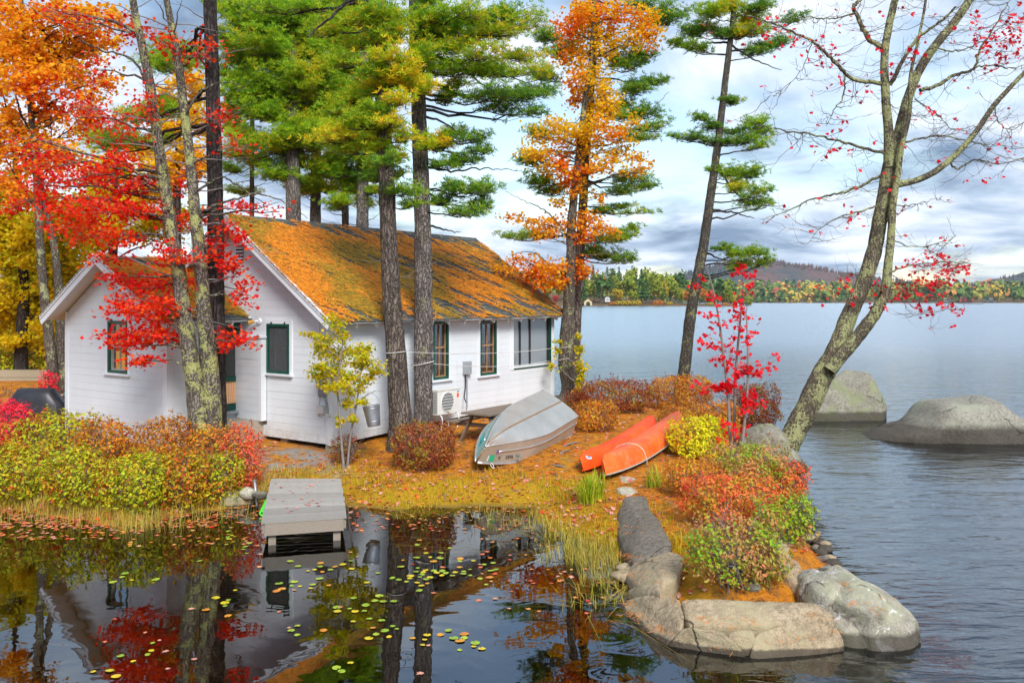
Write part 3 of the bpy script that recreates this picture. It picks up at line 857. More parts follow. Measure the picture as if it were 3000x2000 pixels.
KINDS = {'dark_conifer': (CONS, 'far_conifer', 'dark green conifer with drooping tiers on the wooded point across the lake'),
         'tall_pine': (PINES_F, 'far_conifer', 'tall pine with bare lower trunk on the wooded point across the lake'),
         'olive_tree': (BROADS, 'far_olive', 'olive green leafy tree on the wooded point across the lake'),
         'yellow_tree': (BROADS, 'far_yellow_leaf', 'small yellow autumn tree on the wooded point across the lake'),
         'orange_tree': (BROADS, 'far_orange_leaf', 'orange autumn tree on the wooded point across the lake'),
         'red_tree': (BROADS, 'far_red_leaf', 'small red autumn tree on the wooded point across the lake')}
def put_far(kind, px, ytop, Y, hmax=99):
    pairs, mat, lab = KINDS[kind]
    x = (px - 1500) * Y / FOC
    z = float(point_h(np.array([x]), np.array([Y]))[0])
    h = min(CAM_H - (ytop - HOR) * Y / FOC - z, hmax)
    far_tree(kind, variant(pairs[frng.integers(len(pairs))], mat), mat, 'bark_pine', x, Y, z, max(h, 3), lab, kind.replace('_', ' ') + 's on the wooded point')
def topline(px):
    return float(np.interp(px, [1000, 1440, 1520, 1600, 1720, 1800, 1870, 1925, 1980, 2000, 2110, 2160, 2195, 2215], [800, 795, 790, 785, 774, 780, 776, 786, 782, 798, 806, 828, 858, 880]))
for px in np.arange(1395, 2190, 21.0):              # back row
    px = px + frng.uniform(-7, 7)
    put_far(frng.choice(['dark_conifer', 'olive_tree', 'dark_conifer', 'tall_pine', 'olive_tree']), px, topline(px) + frng.uniform(-6, 12), frng.uniform(610, 700))
for px in np.arange(1400, 2190, 17.0):              # middle row
    px = px + frng.uniform(-7, 7)
    put_far(frng.choice(['dark_conifer', 'dark_conifer', 'olive_tree', 'olive_tree', 'tall_pine', 'yellow_tree']), px, topline(px) + frng.uniform(16, 48), frng.uniform(570, 600))
for px, yt, kd in [(1420, 840, 'dark_conifer'), (1470, 835, 'olive_tree'), (1627, 860, 'red_tree'), (1700, 800, 'dark_conifer'), (1712, 815, 'dark_conifer'), (1813, 838, 'yellow_tree'), (1857, 842, 'olive_tree'),
                   (1880, 785, 'dark_conifer'), (1893, 822, 'dark_conifer'), (1925, 815, 'olive_tree'), (1945, 825, 'dark_conifer'), (1990, 842, 'olive_tree'), (2016, 845, 'orange_tree'),
                   (2060, 840, 'orange_tree'), (2085, 838, 'tall_pine'), (2110, 812, 'tall_pine'), (2135, 835, 'olive_tree'), (2165, 845, 'dark_conifer'), (2190, 862, 'olive_tree'),
                   (1760, 800, 'tall_pine'), (1780, 812, 'tall_pine'), (2040, 812, 'tall_pine')]:
    put_far(kd, px, yt, frng.uniform(552, 562))
mm = mound_meshes(frng)
for px in (1795, 1810, 1826, 1840, 1855, 1870, 1922, 1935, 1962, 2080, 2125, 2150):
    Y = 551.0; x = (px - 1500) * Y / FOC
    mat = frng.choice(['far_yellow_leaf', 'far_yellow_leaf', 'far_orange_leaf'])
    o = link('shore_bush', variant(mm, mat)[0], MATS[mat], None, (x, Y, float(point_h(np.array([x]), np.array([Y]))[0])))
    o.scale = (3.4, 3.4, frng.uniform(3.0, 5.0))
    setprops(o, 'low %s shrub at the waterline of the wooded point' % ('yellow' if 'yellow' in mat else 'orange'), 'shrub', ('yellow' if 'yellow' in mat else 'orange') + ' shrubs along the point')

# buildings across the lake
def far_house(name, px, Y, z, w, d, h, roof_h, wallm, roofm, label, arch=False):
    x = (px - 1500) * Y / FOC
    o = thing(name, (x, Y, z), label, 'house')
    a = MB(); prof = [(-w/2, 0), (w/2, 0), (w/2, h), (0, h + roof_h), (-w/2, h)]
    V = [(x + s, Y + yy, z + zz) for yy in (0, d) for s, zz in prof]
    a.add(V, [[0, 1, 6, 5], [1, 2, 7, 6], [4, 0, 5, 9]], [[0, 4, 3, 2, 1]], [[5, 6, 7, 8, 9]])
    a.build('wall', MATS[wallm], o)
    r = MB(); ov = .4
    for sgn in (-1, 1):
        e = (x + sgn * (w / 2 + ov), z + h - ov * roof_h / (w / 2))
        V = [(x, Y - ov, z + h + roof_h + .05), (e[0], Y - ov, e[1] + .05), (e[0], Y + d + ov, e[1] + .05), (x, Y + d + ov, z + h + roof_h + .05)]
        V += [(p[0], p[1], p[2] + .25) for p in V]
        r.add(V, BOXQ)
    r.build('roof', MATS[roofm], o)
    if arch:
        dr = MB(); pts = [(-.26 * w, 0)] + [(.26 * w * math.cos(t_), .45 * h + .26 * w * math.sin(t_)) for t_ in np.linspace(math.pi, 0, 9)] + [(.26 * w, 0)]
        dr.add([(x + s, Y - .06, z + zz) for s, zz in pts] + [(x + s, Y + .3, z + zz) for s, zz in pts], np.arange(len(pts))[::-1][None])
        dr.build('door', MATS['far_dark'], o)
    else:
        for s in (-.28, .05, .30):
            wd = MB(); wd.abox(x + s * w - .06 * w, x + s * w + .06 * w, Y - .08, Y + .1, z + .35 * h, z + .75 * h); wd.build('window', MATS['far_dark'], o)
    return o
BOXQ = np.array([[0, 3, 2, 1], [4, 5, 6, 7], [0, 1, 5, 4], [1, 2, 6, 5], [2, 3, 7, 6], [3, 0, 4, 7]])
far_house('boathouse', 1723, 548, .3, 5.0, 6, 2.6, 2.0, 'far_yellow', 'far_roof', 'pale yellow boathouse with dark arched door at the water', True)
far_house('far_cottage', 1780, 560, 2.6, 3.2, 5, 2.6, 1.2, 'far_white', 'far_roof', 'small white cottage half hidden in woods behind the boathouse')
far_house('far_cottage', 2832, 1165, 1.2, 20, 9, 4.2, 2.8, 'far_red', 'far_red', 'dark red low house on the far shore')
far_house('far_cottage', 2906, 1168, 1.2, 11, 9, 4.5, 3.2, 'far_white', 'far_roof', 'white gabled house on the far shore')
far_house('far_cottage', 2775, 1166, 1.2, 9, 8, 4.0, 2.8, 'far_white', 'far_dark', 'grey-blue roofed small house on the far shore')

# continuous far woods: reads as one mass
mb = MB(); frng2 = np.random.default_rng(21)
n = 4600
X = frng2.uniform(-1500, 1500, n); Y = 1156 + 480 * frng2.uniform(0, 1, n) ** 1.6
Z = far_h(X, Y)
hh_ = 7 + 17 * frng2.uniform(0, 1, n) ** 1.4
tone = frng2.uniform(0, 1, n)
K = 20
e_ = frng2.normal(size=(n, K, 3)); e_ /= np.linalg.norm(e_, axis=2, keepdims=True); e_[..., 2] = e_[..., 2] * .85 + .15
con = (frng2.uniform(0, 1, n) < .4)[:, None]
tone = np.where(con[:, 0], tone * .45, .25 + tone * .75)
f_ = e_[..., 2] * .5 + .5
wid = np.where(con, .34 * (1.05 - f_), .36)
pos = np.stack([X[:, None] + e_[..., 0] * wid * hh_[:, None], Y[:, None] + e_[..., 1] * wid * hh_[:, None], Z[:, None] + hh_[:, None] * (.08 + .9 * f_)], -1).reshape(-1, 3)
FV = LEAF_V * np.array([1.8, 1, 1])
scatter(mb, FV, LEAF_B, pos, frames_up(e_.reshape(-1, 3) + np.array([0, -.3, .3]), frng2, .4), np.repeat(hh_, K) * frng2.uniform(.20, .36, n * K))
FT = np.repeat(tone, K * len(FV))
def blob(seg, rings, rng, wide, top):
    V = []; F = []
    for i in range(rings + 1):
        th = math.pi * i / rings
        for j in range(seg):
            k = rng.uniform(.72, 1.15)
            z = .5 - .5 * math.cos(th)
            r = wide * math.sin(th) * k * (1 - top * z)
            V.append((r * math.cos(2 * math.pi * j / seg), r * math.sin(2 * math.pi * j / seg), z + rng.uniform(-.04, .04)))
    for i in range(rings):
        for j in range(seg):
            F.append([i * seg + j, i * seg + (j + 1) % seg, (i + 1) * seg + (j + 1) % seg, (i + 1) * seg + j])
    return np.array(V), [np.array(F)]
o = mb.build('far_forest', MATS['far_wood_mass'])
_ta = o.data.attributes.new('tone', 'FLOAT', 'POINT'); _ta.data.foreach_set('value', FT.astype(np.float32))
setprops(o, 'mixed autumn woods in green, gold and orange lining the far lake shore', 'forest', None, 'stuff')
mb = MB(); n = 1500
X = np.concatenate([frng2.uniform(350, 1300, 900), frng2.uniform(1300, 2600, 600)]); Y = frng2.uniform(2450, 2700, n)
TVv, TB = blob(5, 3, frng2, .22, .6)
R = np.repeat(np.eye(3)[None], n, 0)
scatter(mb, TVv, TB, np.stack([X, Y, hill_h(X, Y) - 2], -1), R, frng2.uniform(9, 17, n))
o = mb.build('hill_forest', MATS['hill_wood'])
setprops(o, 'dark woods on the ridge of the distant hills', 'forest', None, 'stuff')
# ------------------------------------------------------------------ white cottage
U = np.array([.573, .819]); U /= np.linalg.norm(U)
VV_ = np.array([-U[1], U[0]])
NR = np.array([U[1], -U[0]])                       # outward from the long wall
PA = np.array([-3.79, 18.0])
Z3 = np.array([0, 0, 1.0])
def v3(p, z=0.0): return np.array([p[0], p[1], z])
U3, V3, N3 = v3(U), v3(VV_), v3(NR)
class Frame:
    def __init__(s, org, d, nr): s.org, s.d, s.nr = np.asarray(org, float), d, nr
    def s_of(s, px, o=0.0):
        k = (px - 1500) / FOC; q = s.org + s.nr * o
        return (k * q[1] - q[0]) / (s.d[0] - k * s.d[1])
    def pt(s, a, z, o=0.0):
        q = s.org + s.d * a + s.nr * o
        return np.array([q[0], q[1], z])
    def z_of(s, py, a, o=0.0):
        y = (s.org + s.d * a + s.nr * o)[1]
        return CAM_H - (py - HOR) * y / FOC
    def slab(s, mb, a0, a1, z0, z1, o0, o1):
        return mb.prism([(a0, z0), (a1, z0), (a1, z1), (a0, z1)], s.org, s.d, s.nr, o0, o1)
F_LONG = Frame(PA, U, NR)
F_GAB = Frame(PA, VV_, -U)
BUMP_D = .16
BUMP_S0, BUMP_S1 = F_GAB.s_of(784), F_GAB.s_of(690, BUMP_D)
S_W = BUMP_S1                                       # wing side wall plane in gable coordinates
_m = PA + VV_ * S_W
_k = (490 - 1500) / FOC
_t = (_k * _m[1] - _m[0]) / (-U[0] + _k * U[1])
PC = _m - U * _t                                     # wing front corner
WING_LEN = _t
F_WG = Frame(PC, VV_, -U)
F_WS = Frame(PC, U, NR)
WING_W = F_WG.s_of(196)
L_LONG = F_LONG.s_of(1620)
HALF = 3.12; W_MAIN = 2 * HALF
Z_BOT, Z_EAVE, Z_RIDGE = .65, 3.20, 5.60
EO = .32                                             # eave overhang
RAKE = .40
SL_M = (Z_RIDGE - Z_EAVE) / (HALF + EO)
WHALF = WING_W / 2
ZW_EAVE, ZW_RIDGE = 3.22, 4.64
WEO = .36
SL_W = (ZW_RIDGE - ZW_EAVE) / (WHALF + WEO)

house = thing('cottage', v3(PA, .45), 'white clapboard lakeside cottage with green window frames and needle-strewn gable roof', 'cottage')
PW, PT, PG = MATS['white_paint'], MATS['white_trim'], MATS['green_paint']

def clip(poly, a, b, c):
    """keep the part of a polygon with a*s + b*z <= c"""
    out = []
    for i in range(len(poly)):
        p, q = poly[i], poly[(i + 1) % len(poly)]
        fp, fq = a * p[0] + b * p[1] - c, a * q[0] + b * q[1] - c
        if fp <= 0: out.append(p)
        if (fp < 0 < fq) or (fq < 0 < fp):
            t_ = fp / (fp - fq); out.append((p[0] + t_ * (q[0] - p[0]), p[1] + t_ * (q[1] - p[1])))
    return out
def boards(fr, s0, s1, z0, z1, opens=(), top=None, bot=None, course=.17, o0=-.02, o1=.02):
    z = z0; k = 0
    while z < z1 - .01:
        zb = min(z + course, z1)
        cuts = [(s0, s1)]; extra = []
        for (a0, a1, b0, b1) in opens:
            if b0 < zb - .02 and b1 > z + .02:
                if b0 > z + .025: extra.append((max(a0, s0), min(a1, s1), z, b0))
                if b1 < zb - .025: extra.append((max(a0, s0), min(a1, s1), b1, zb - .003))
        for (a0, a1, b0, b1) in opens:
            if b0 < zb - .02 and b1 > z + .02:
                nc = []
                for (c0, c1) in cuts:
                    if a0 > c0 + .02: nc.append((c0, min(c1, a0)))
                    if a1 < c1 - .02: nc.append((max(c0, a1), c1))
                cuts = [c for c in nc if c[1] - c[0] > .03]
        for (c0, c1, y0_, y1_) in [(c[0], c[1], z, zb - .002) for c in cuts] + extra:
            if c1 - c0 < .02: continue
            poly = [(c0, y0_), (c1, y0_), (c1, y1_), (c0, y1_)]
            if top:
                for (a, b, c) in top: poly = clip(poly, a, b, c) if len(poly) > 2 else poly
            if bot:
                for (a, b, c) in bot: poly = clip(poly, a, b, c) if len(poly) > 2 else poly
            if len(poly) < 3: continue
            mb = MB(); j = random.uniform(-.0012, .0012)
            m = len(poly)
            org = fr.org
            # boards lean out a little at the foot, so each course shows a shadow line
            V = []
            for o in (o0, None):
                for (p, zz) in poly:
                    oo = o0 if o is not None else o1 + j - .003 * (zz - z) / course
                    q = org + fr.d * p + fr.nr * oo
                    V.append((q[0], q[1], zz))
            quads = [[i, (i + 1) % m, m + (i + 1) % m, m + i] for i in range(m)]
            mb.add(V, quads, np.arange(m)[::-1][None], (m + np.arange(m))[None])
            mb.build('siding_board', PW, house)
        z = zb; k += 1
def casing(fr, s0, s1, z0, z1, win, w=.085, o=.036, head=.10, sill=.05):
    lo, hi = min(s0, s1), max(s0, s1)
    c = MB()
    fr.slab(c, lo - w, lo, z0, z1 + head, -.04, o); fr.slab(c, hi, hi + w, z0, z1 + head, -.04, o)
    fr.slab(c, lo + .001, hi - .001, z1 + .001, z1 + head, -.04, o - .003)
    c.build('casing', PT, win)
    si = MB(); fr.slab(si, lo - w - .03, hi + w + .03, z0 - sill, z0 - .002, -.04, o + .05)
    si.build('sill', PT, win)
    return (lo - w, hi + w, z0 - sill, z1 + head)
def window(fr, s0, s1, z0, z1, curt='curtain', cross=True, screen=False, meet=.5, shade=False, sash='inner_white'):
    lo, hi = min(s0, s1), max(s0, s1)
    g = MB(); w = .055
    fr.slab(g, lo, lo + w, z0, z1, -.03, .048); fr.slab(g, hi - w, hi, z0, z1, -.03, .048)
    fr.slab(g, lo + w, hi - w, z0, z0 + w, -.03, .046); fr.slab(g, lo + w, hi - w, z1 - w, z1, -.03, .046)
    win = g.build('window', PG, house)
    op = casing(fr, lo - .006, hi + .006, z0 - .004, z1 + .004, win)
    a0, a1, b0, b1 = lo + w, hi - w, z0 + w, z1 - w
    zm = b0 + (b1 - b0) * meet; sm = (a0 + a1) / 2
    s_ = MB(); e = .03
    for (x0, x1, y0, y1, oo) in ((a0, a1, b0, b0 + e, 0), (a0, a1, b1 - e, b1, 0), (a0, a0 + e, b0 + e, b1 - e, 0), (a1 - e, a1, b0 + e, b1 - e, 0), (a0 + e, a1 - e, zm - .02, zm + .02, .004)):
        fr.slab(s_, x0, x1, y0, y1, -.06, -.012 + oo)
    s_.build('sash', MATS[sash], win)
    m_ = MB(); fr.slab(m_, sm - .011, sm + .011, b0 + e, zm - .02, -.055, -.018); m_.build('muntin', MATS[sash], win)
    m_ = MB(); fr.slab(m_, sm - .011, sm + .011, zm + .02, b1 - e, -.055, -.018); m_.build('muntin', MATS[sash], win)
    for (x0, x1) in ((a0 + e, sm - .011), (sm + .011, a1 - e)):
        for (y0, y1) in ((b0 + e, zm - .02), (zm + .02, b1 - e)):
            pn = MB(); fr.slab(pn, x0, x1, y0, y1, -.045, -.041); pn.build('pane', MATS['window_glass'], win)
    c = MB(); n = 40; V = []
    sa, sb = (a0 + .01, a1 - .01) if curt != 'curtain' else (a0 + (a1 - a0) * .30, a1 - .01)
    zt, zb_ = b1 - .01, b0 + .02
    if shade: zb_ = b0 + (b1 - b0) * .68
    for i in range(n + 1):
        s = sa + (sb - sa) * i / n; o = -.075 + (.006 * math.sin(i * .75) if not shade else 0)
        V += [fr.pt(s, zb_, o), fr.pt(s, zt, o)]
    c.add(V, [[2 * i, 2 * i + 2, 2 * i + 3, 2 * i + 1] for i in range(n)])
    c.build('curtain', MATS['off_white' if shade else curt], win, smooth=True)
    if screen:
        f = MB(); fr.slab(f, a0, a1, b0, b1, .012, .014); f.build('fly_screen', MATS['fly_screen'], win)
    for s in (lo + .18 * (hi - lo), lo + .78 * (hi - lo)):
        h = MB(); fr.slab(h, s - .014, s + .014, z1 - .01, z1 + .045, .036, .058); h.build('hanger', MATS['far_dark'], win)
    return op
def rect(fr, px0, px1, pt, pb):
    s0, s1 = fr.s_of(px0), fr.s_of(px1); sm = (s0 + s1) / 2
    return s0, s1, fr.z_of(pb, sm), fr.z_of(pt, sm)

# --- main gable wall
op_g = window(F_GAB, *rect(F_GAB, 785, 850.5, 949, 1093), curt='curtain', screen=True, shade=True)
TOPG = [(-SL_M, 1, Z_EAVE + SL_M * EO - .05), (SL_M, 1, Z_EAVE + SL_M * (W_MAIN + EO) - .05)]
boards(F_GAB, .10, W_MAIN - .1, Z_BOT, Z_RIDGE, [op_g, (BUMP_S0, BUMP_S1 + .02, .9, 2.82), (S_W, S_W + 3.0, 0, 3.1)], TOPG)
# --- long wall
S_P0 = F_LONG.s_of(1503)                            # porch opening begins
op1 = window(F_LONG, *rect(F_LONG, 1266, 1311, 941, 1110), meet=.55, sash='sash_brown')
op2 = window(F_LONG, *rect(F_LONG, 1404.5, 1451.5, 939.5, 1097), meet=.55, sash='sash_brown')
zsP = F_LONG.z_of(1070, F_LONG.s_of(1560))
S_P1 = F_LONG.s_of(1607)
bot_l = [(.026, -1, -Z_BOT)]
boards(F_LONG, .10, L_LONG - .08, Z_BOT, Z_EAVE + .16, [op1, op2, (S_P0, S_P1 + .02, zsP, 9)], None, bot_l, .17)
# --- backing walls: close the rooms behind the boards
bk = MB()
gp = [(0.02, Z_BOT + .01), (W_MAIN - .02, Z_BOT + .01), (W_MAIN - .02, Z_EAVE + SL_M * EO - .09), (HALF, Z_RIDGE - .12), (.02, Z_EAVE + SL_M * EO - .09)]
bk.prism(gp, F_GAB.org, F_GAB.d, F_GAB.nr, -.16, -.10)
bk.prism([(.03, Z_BOT + .01), (S_P0 - .05, Z_BOT + .2), (S_P0 - .05, Z_EAVE + .1), (.03, Z_EAVE + .1)], F_LONG.org, F_LONG.d, F_LONG.nr, -.16, -.10)
bk.prism([(S_P0 - .05, Z_BOT + .25), (L_LONG, Z_BOT + .3), (L_LONG, zsP - .05), (S_P0 - .05, zsP - .05)], F_LONG.org, F_LONG.d, F_LONG.nr, -.10, -.06)
_gb = Frame(PA + U * (S_P0 - .1), VV_, -U)
bk.prism(gp, _gb.org, _gb.d, _gb.nr, -.05, .05)
_bl = Frame(PA + VV_ * W_MAIN, U, -NR)
bk.prism([(0, Z_BOT + .01), (S_P0, Z_BOT + .2), (S_P0, Z_EAVE + .1), (0, Z_EAVE + .1)], _bl.org, _bl.d, _bl.nr, -.16, -.05)
_pe = Frame(PA + U * L_LONG, VV_, U)
bk.prism([(0.05, Z_BOT + .3), (W_MAIN, Z_BOT + .3), (W_MAIN, zsP - .05), (.05, zsP - .05)], _pe.org, _pe.d, _pe.nr, -.10, -.03)
bk.build('inner_wall', MATS['interior_wall'], house)
sk = MB()                                            # near-black set-back sheets: shade under the floor put in as colour
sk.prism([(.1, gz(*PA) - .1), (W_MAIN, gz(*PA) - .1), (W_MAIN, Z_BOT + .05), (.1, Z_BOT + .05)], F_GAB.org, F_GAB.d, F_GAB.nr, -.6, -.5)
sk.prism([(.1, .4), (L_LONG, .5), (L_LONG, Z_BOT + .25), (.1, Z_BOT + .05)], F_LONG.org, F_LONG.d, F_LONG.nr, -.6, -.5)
sk.build('underfloor_shade', MATS['dark_gap'], house)
for (fr, s, o) in ((F_GAB, .12, -.12), (F_LONG, 3.4, -.12), (F_LONG, 6.4, -.12), (F_GAB, 1.6, -.16)):
    b = MB(); p = fr.pt(s, 0, o); zg = gz(p[0], p[1])
    b.box((p[0], p[1], (zg - .1 + Z_BOT + .02) / 2), v3(fr.d), v3(fr.nr), Z3, .11, .10, (Z_BOT + .02 - zg + .1) / 2)
    b.build('pier', MATS['timber'], house)
# corner boards
def corner(fr, s0, s1, z0, z1, o0=-.03, o1=.034):
    c = MB(); fr.slab(c, s0, s1, z0, z1, o0, o1); c.build('corner_board', PT, house)
corner(F_GAB, -.034, .10, Z_BOT - .02, Z_EAVE + .18)
corner(F_LONG, -.02, .10, Z_BOT - .02, Z_EAVE + .14, -.03, .031)
corner(F_LONG, L_LONG - .10, L_LONG + .02, Z_BOT + .18, Z_EAVE + .14)
corner(F_LONG, S_P0 - .16, S_P0 - .01, zsP - .06, Z_EAVE + .14, -.03, .036)
corner(F_WG, -.034, .11, .3, ZW_EAVE + .2)
corner(F_WG, WING_W - .11, WING_W + .03, .3, ZW_EAVE + .2)
corner(F_WS, -.02, .11, .3, ZW_EAVE + .15, -.03, .031)
# downpipe conduit on the gable wall
c = MB(); q0, q1 = F_GAB.pt(.36, 1.52, .045), F_GAB.pt(.36, 3.30, .045); c.tube([q0, q1], .014, 8); c.build('conduit', PT, house)
# --- porch screens
nP = 3
cuts = [S_P0, F_LONG.s_of(1525), F_LONG.s_of(1554), S_P1]
pw = MB()
F_LONG.slab(pw, S_P1 - .06, S_P1 - .004, zsP + .03, Z_EAVE + .12, -.06, .01)
pp = pw.build('porch_screen_frame', MATS['far_dark'], house)
for s in cuts[1:3]:
    m = MB(); F_LONG.slab(m, s - .045, s + .02, zsP + .03, Z_EAVE + .12, -.06, .0); m.build('post', MATS['far_dark'], pp)
gs = MB(); F_LONG.slab(gs, S_P1 - .004, S_P1 + .10, zsP - .06, Z_EAVE + .13, -.06, .036); F_LONG.slab(gs, S_P0 - .01, S_P1, zsP - .06, zsP - .02, -.05, .036); gs.build('green_frame', PG, pp)
wl = MB(); F_LONG.slab(wl, S_P0 - .01, S_P1 - .005, zsP - .02, zsP + .03, -.05, .05); wl.build('sill', PT, pp)
for a, b in zip(cuts[:-1], cuts[1:]):
    f = MB(); F_LONG.slab(f, a + .02, b - .046, zsP + .03, Z_EAVE + .12, -.03, -.027); f.build('porch_screen', MATS['porch_screen'], pp)
for (s, w_) in ((S_P0 + .25, .2), (S_P0 + .95, .24)):
    ch = MB(); ch.prism([(s - w_, 1.0), (s + w_, 1.0), (s + w_ * .9, zsP + .22), (s - w_ * .8, zsP + .25)], F_LONG.org, F_LONG.d, F_LONG.nr, -.75, -.68); ch.build('chair_back', MATS['far_dark'], pp)
# --- roof of the main house
def roof_side(org, d, cross, s_e, z_e, s_r, z_r, t0, t1, name):
    """one slope: runs along d from t0 to t1; in the cross direction from eave s_e to ridge s_r"""
    org = np.asarray(org, float)
    def q(t, s, z): p = org + d * t + cross * s; return np.array([p[0], p[1], z])
    e0, e1, r1, r0 = q(t0, s_e, z_e), q(t1, s_e, z_e), q(t1, s_r, z_r), q(t0, s_r, z_r)
    up = norm(np.cross(e1 - e0, r0 - e0)); up = up if up[2] > 0 else -up
    mb = MB(); mb.add([e0, e1, r1, r0, e0 + up * .05, e1 + up * .05, r1 + up * .05, r0 + up * .05], BOXQ)
    deck = mb.build('roof_deck', PT, house)
    sl = r0 - e0; ls = np.linalg.norm(sl); sl /= ls; al = norm(e1 - e0); la = np.linalg.norm(e1 - e0)
    sh = MB(); n = int(ls / .145)
    Vs, Fs = [], []
    for k in range(n):
        a = -.03 + ls * k / n; b = ls * (k + 1) / n + .02
        x = -.03 - random.uniform(0, .25)
        while x < la:
            w = random.uniform(.24, .36); x0, x1 = max(x, -.03), min(x + w - .006, la + .03)
            x += w
            if x1 - x0 < .02: continue
            h1 = .066 + random.uniform(0, .007); h0 = .053
            jit = random.uniform(-.006, .006)
            p = [e0 + al * x0 + sl * (a + jit) + up * h0, e0 + al * x1 + sl * (a + jit) + up * h0, e0 + al * x1 + sl * (a + jit) + up * h1, e0 + al * x0 + sl * (a + jit) + up * h1,
                 e0 + al * x0 + sl * b + up * h0, e0 + al * x1 + sl * b + up * h0]
            i = len(Vs); Vs += p
            Fs += [[i, i + 1, i + 2, i + 3], [i + 3, i + 2, i + 5, i + 4]]
    sh.add(Vs, Fs)
    s_o = sh.build('shingle_courses', MATS['shingles'], house, kind='stuff')
    return dict(e0=e0, al=al, sl=sl, up=up, la=la, ls=ls)
T0, T1 = -RAKE, L_LONG + .35
R1 = roof_side(PA, U, VV_, -EO, Z_EAVE, HALF, Z_RIDGE, T0, T1, 'right')
R2 = roof_side(PA, U, VV_, W_MAIN + EO, Z_EAVE, HALF, Z_RIDGE, T0, T1, 'left')
rc = MB()
for k in range(34):                                   # ridge caps
    a = T0 - .02 + (T1 - T0) * k / 34
    p = v3(PA + U * a + VV_ * HALF, Z_RIDGE + .075); q = v3(PA + U * (a + .33) + VV_ * HALF, Z_RIDGE + .082)
    V = []
    for c in (p, q):
        V += [c + V3 * .14 - Z3 * .10, c, c - V3 * .14 - Z3 * .10]
    rc.add(V, [[0, 1, 4, 3], [1, 2, 5, 4]])
rc.build('ridge_cap', MATS['shingles'], house, kind='stuff')
def rake_pair(org, cross, d, t, s_lo, s_hi, s_r, z_e, z_r, out):
    for (a, b) in ((s_lo, s_r), (s_hi, s_r)):
        p = v3(org + d * t + cross * a, z_e - .075); q = v3(org + d * t + cross * b, z_r - .075)
        m = MB(); m.beam(p, q, .035, .20); m.build('rake_board', PT, house)
        m = MB(); dd = v3(d) * out * .028
        m.beam(p + dd + Z3 * .075, q + dd + Z3 * .075, .022, .075); m.build('rake_trim', PT, house)
rake_pair(PA, VV_, U, T0 + .02, -EO - .01, W_MAIN + EO + .01, HALF, Z_EAVE + .055, Z_RIDGE + .055, -1)
rake_pair(PA, VV_, U, T1 - .02, -EO, W_MAIN + EO, HALF, Z_EAVE + .055, Z_RIDGE + .055, 1)
dp = MB(); p = v3(PA + U * T0 + VV_ * (-EO - .03), Z_EAVE + .03); q = v3(PA + U * T1 + VV_ * (-EO - .03), Z_EAVE + .03); dp.beam(p, q, .02, .045); dp.build('drip_edge', PT, house)
s = .45
while s < L_LONG:
    m = MB(); a = F_LONG.pt(s, Z_EAVE + SL_M * EO - .10, -.06); b = F_LONG.pt(s, Z_EAVE - .045, EO - .03); m.beam(a, b, .05, .10); m.build('rafter_tail', PT, house)
    s += .62
# gable vent with slats
vt = MB(); sv = HALF + .05; F_GAB.slab(vt, sv - .26, sv - .0, 4.55, 4.95, -.02, .03); ve = vt.build('gable_vent', MATS['dark_gap'], house)
for k in range(5):
    m = MB(); F_GAB.slab(m, sv - .27, sv + .01, 4.56 + .08 * k, 4.60 + .08 * k, .03, .045); m.build('slat', PT, ve)
# --- wing
wr = rect(F_WG, 320, 377, 940, 1092)
op_w = window(F_WG, *wr, curt='amber_curtain', meet=.5)
TOPW = [(-SL_W, 1, ZW_EAVE + SL_W * WEO - .05), (SL_W, 1, ZW_EAVE + SL_W * (WING_W + WEO) - .05)]
boards(F_WG, .11, WING_W - .11, .42, ZW_RIDGE, [op_w], TOPW)
ds0, ds1 = F_WS.s_of(641), WING_LEN - .045
zd0, zd1 = F_WS.z_of(1203, F_WS.s_of(665)), F_WS.z_of(946, F_WS.s_of(665))
op_d = (ds0 - .10, ds1 + .12, zd0 - .08, zd1 + .10)
boards(F_WS, .11, WING_LEN - .005, .45, ZW_EAVE + .1, [op_d])
bk = MB()
wp = [(0.02, .45), (WING_W - .02, .45), (WING_W - .02, ZW_EAVE + SL_W * WEO - .09), (WHALF, ZW_RIDGE - .1), (.02, ZW_EAVE + SL_W * WEO - .09)]
bk.prism(wp, F_WG.org, F_WG.d, F_WG.nr, -.16, -.10)
F_WS.slab(bk, .03, WING_LEN, .45, ZW_EAVE + .05, -.16, -.10)
_wl = Frame(PC + VV_ * WING_W, U, -NR)
_wl.slab(bk, 0, WING_LEN + 1, .45, ZW_EAVE + .05, -.12, -.02)
bk.build('inner_wall', MATS['interior_wall'], house)
# door with fly screen, mid rail and lower panel
dm = MB(); w = .10
F_WS.slab(dm, ds0, ds0 + w, zd0, zd1, -.03, .03); F_WS.slab(dm, ds1 - w, ds1, zd0, zd1, -.03, .03)
zr = zd0 + (zd1 - zd0) * .36
for (a, b) in ((zd0, zd0 + .16), (zd1 - .10, zd1), (zr - .06, zr + .06)): F_WS.slab(dm, ds0 + w, ds1 - w, a, b, -.03, .028)
door = dm.build('door', PG, house)
m = MB(); F_WS.slab(m, ds0 + w, ds1 - w, zr + .06, zd1 - .10, -.005, -.001); m.build('fly_screen', MATS['fly_screen'], door)
m = MB(); F_WS.slab(m, ds0 + w, ds1 - w, zd0 + .16, zr - .06, -.02, -.004); m.build('kick_panel', MATS['curtain'], door)
m = MB(); F_WS.slab(m, ds0 + .03, ds0 + .10, zr - .02, zr + .015, .028, .07); m.build('handle', MATS['galvanised'], door)
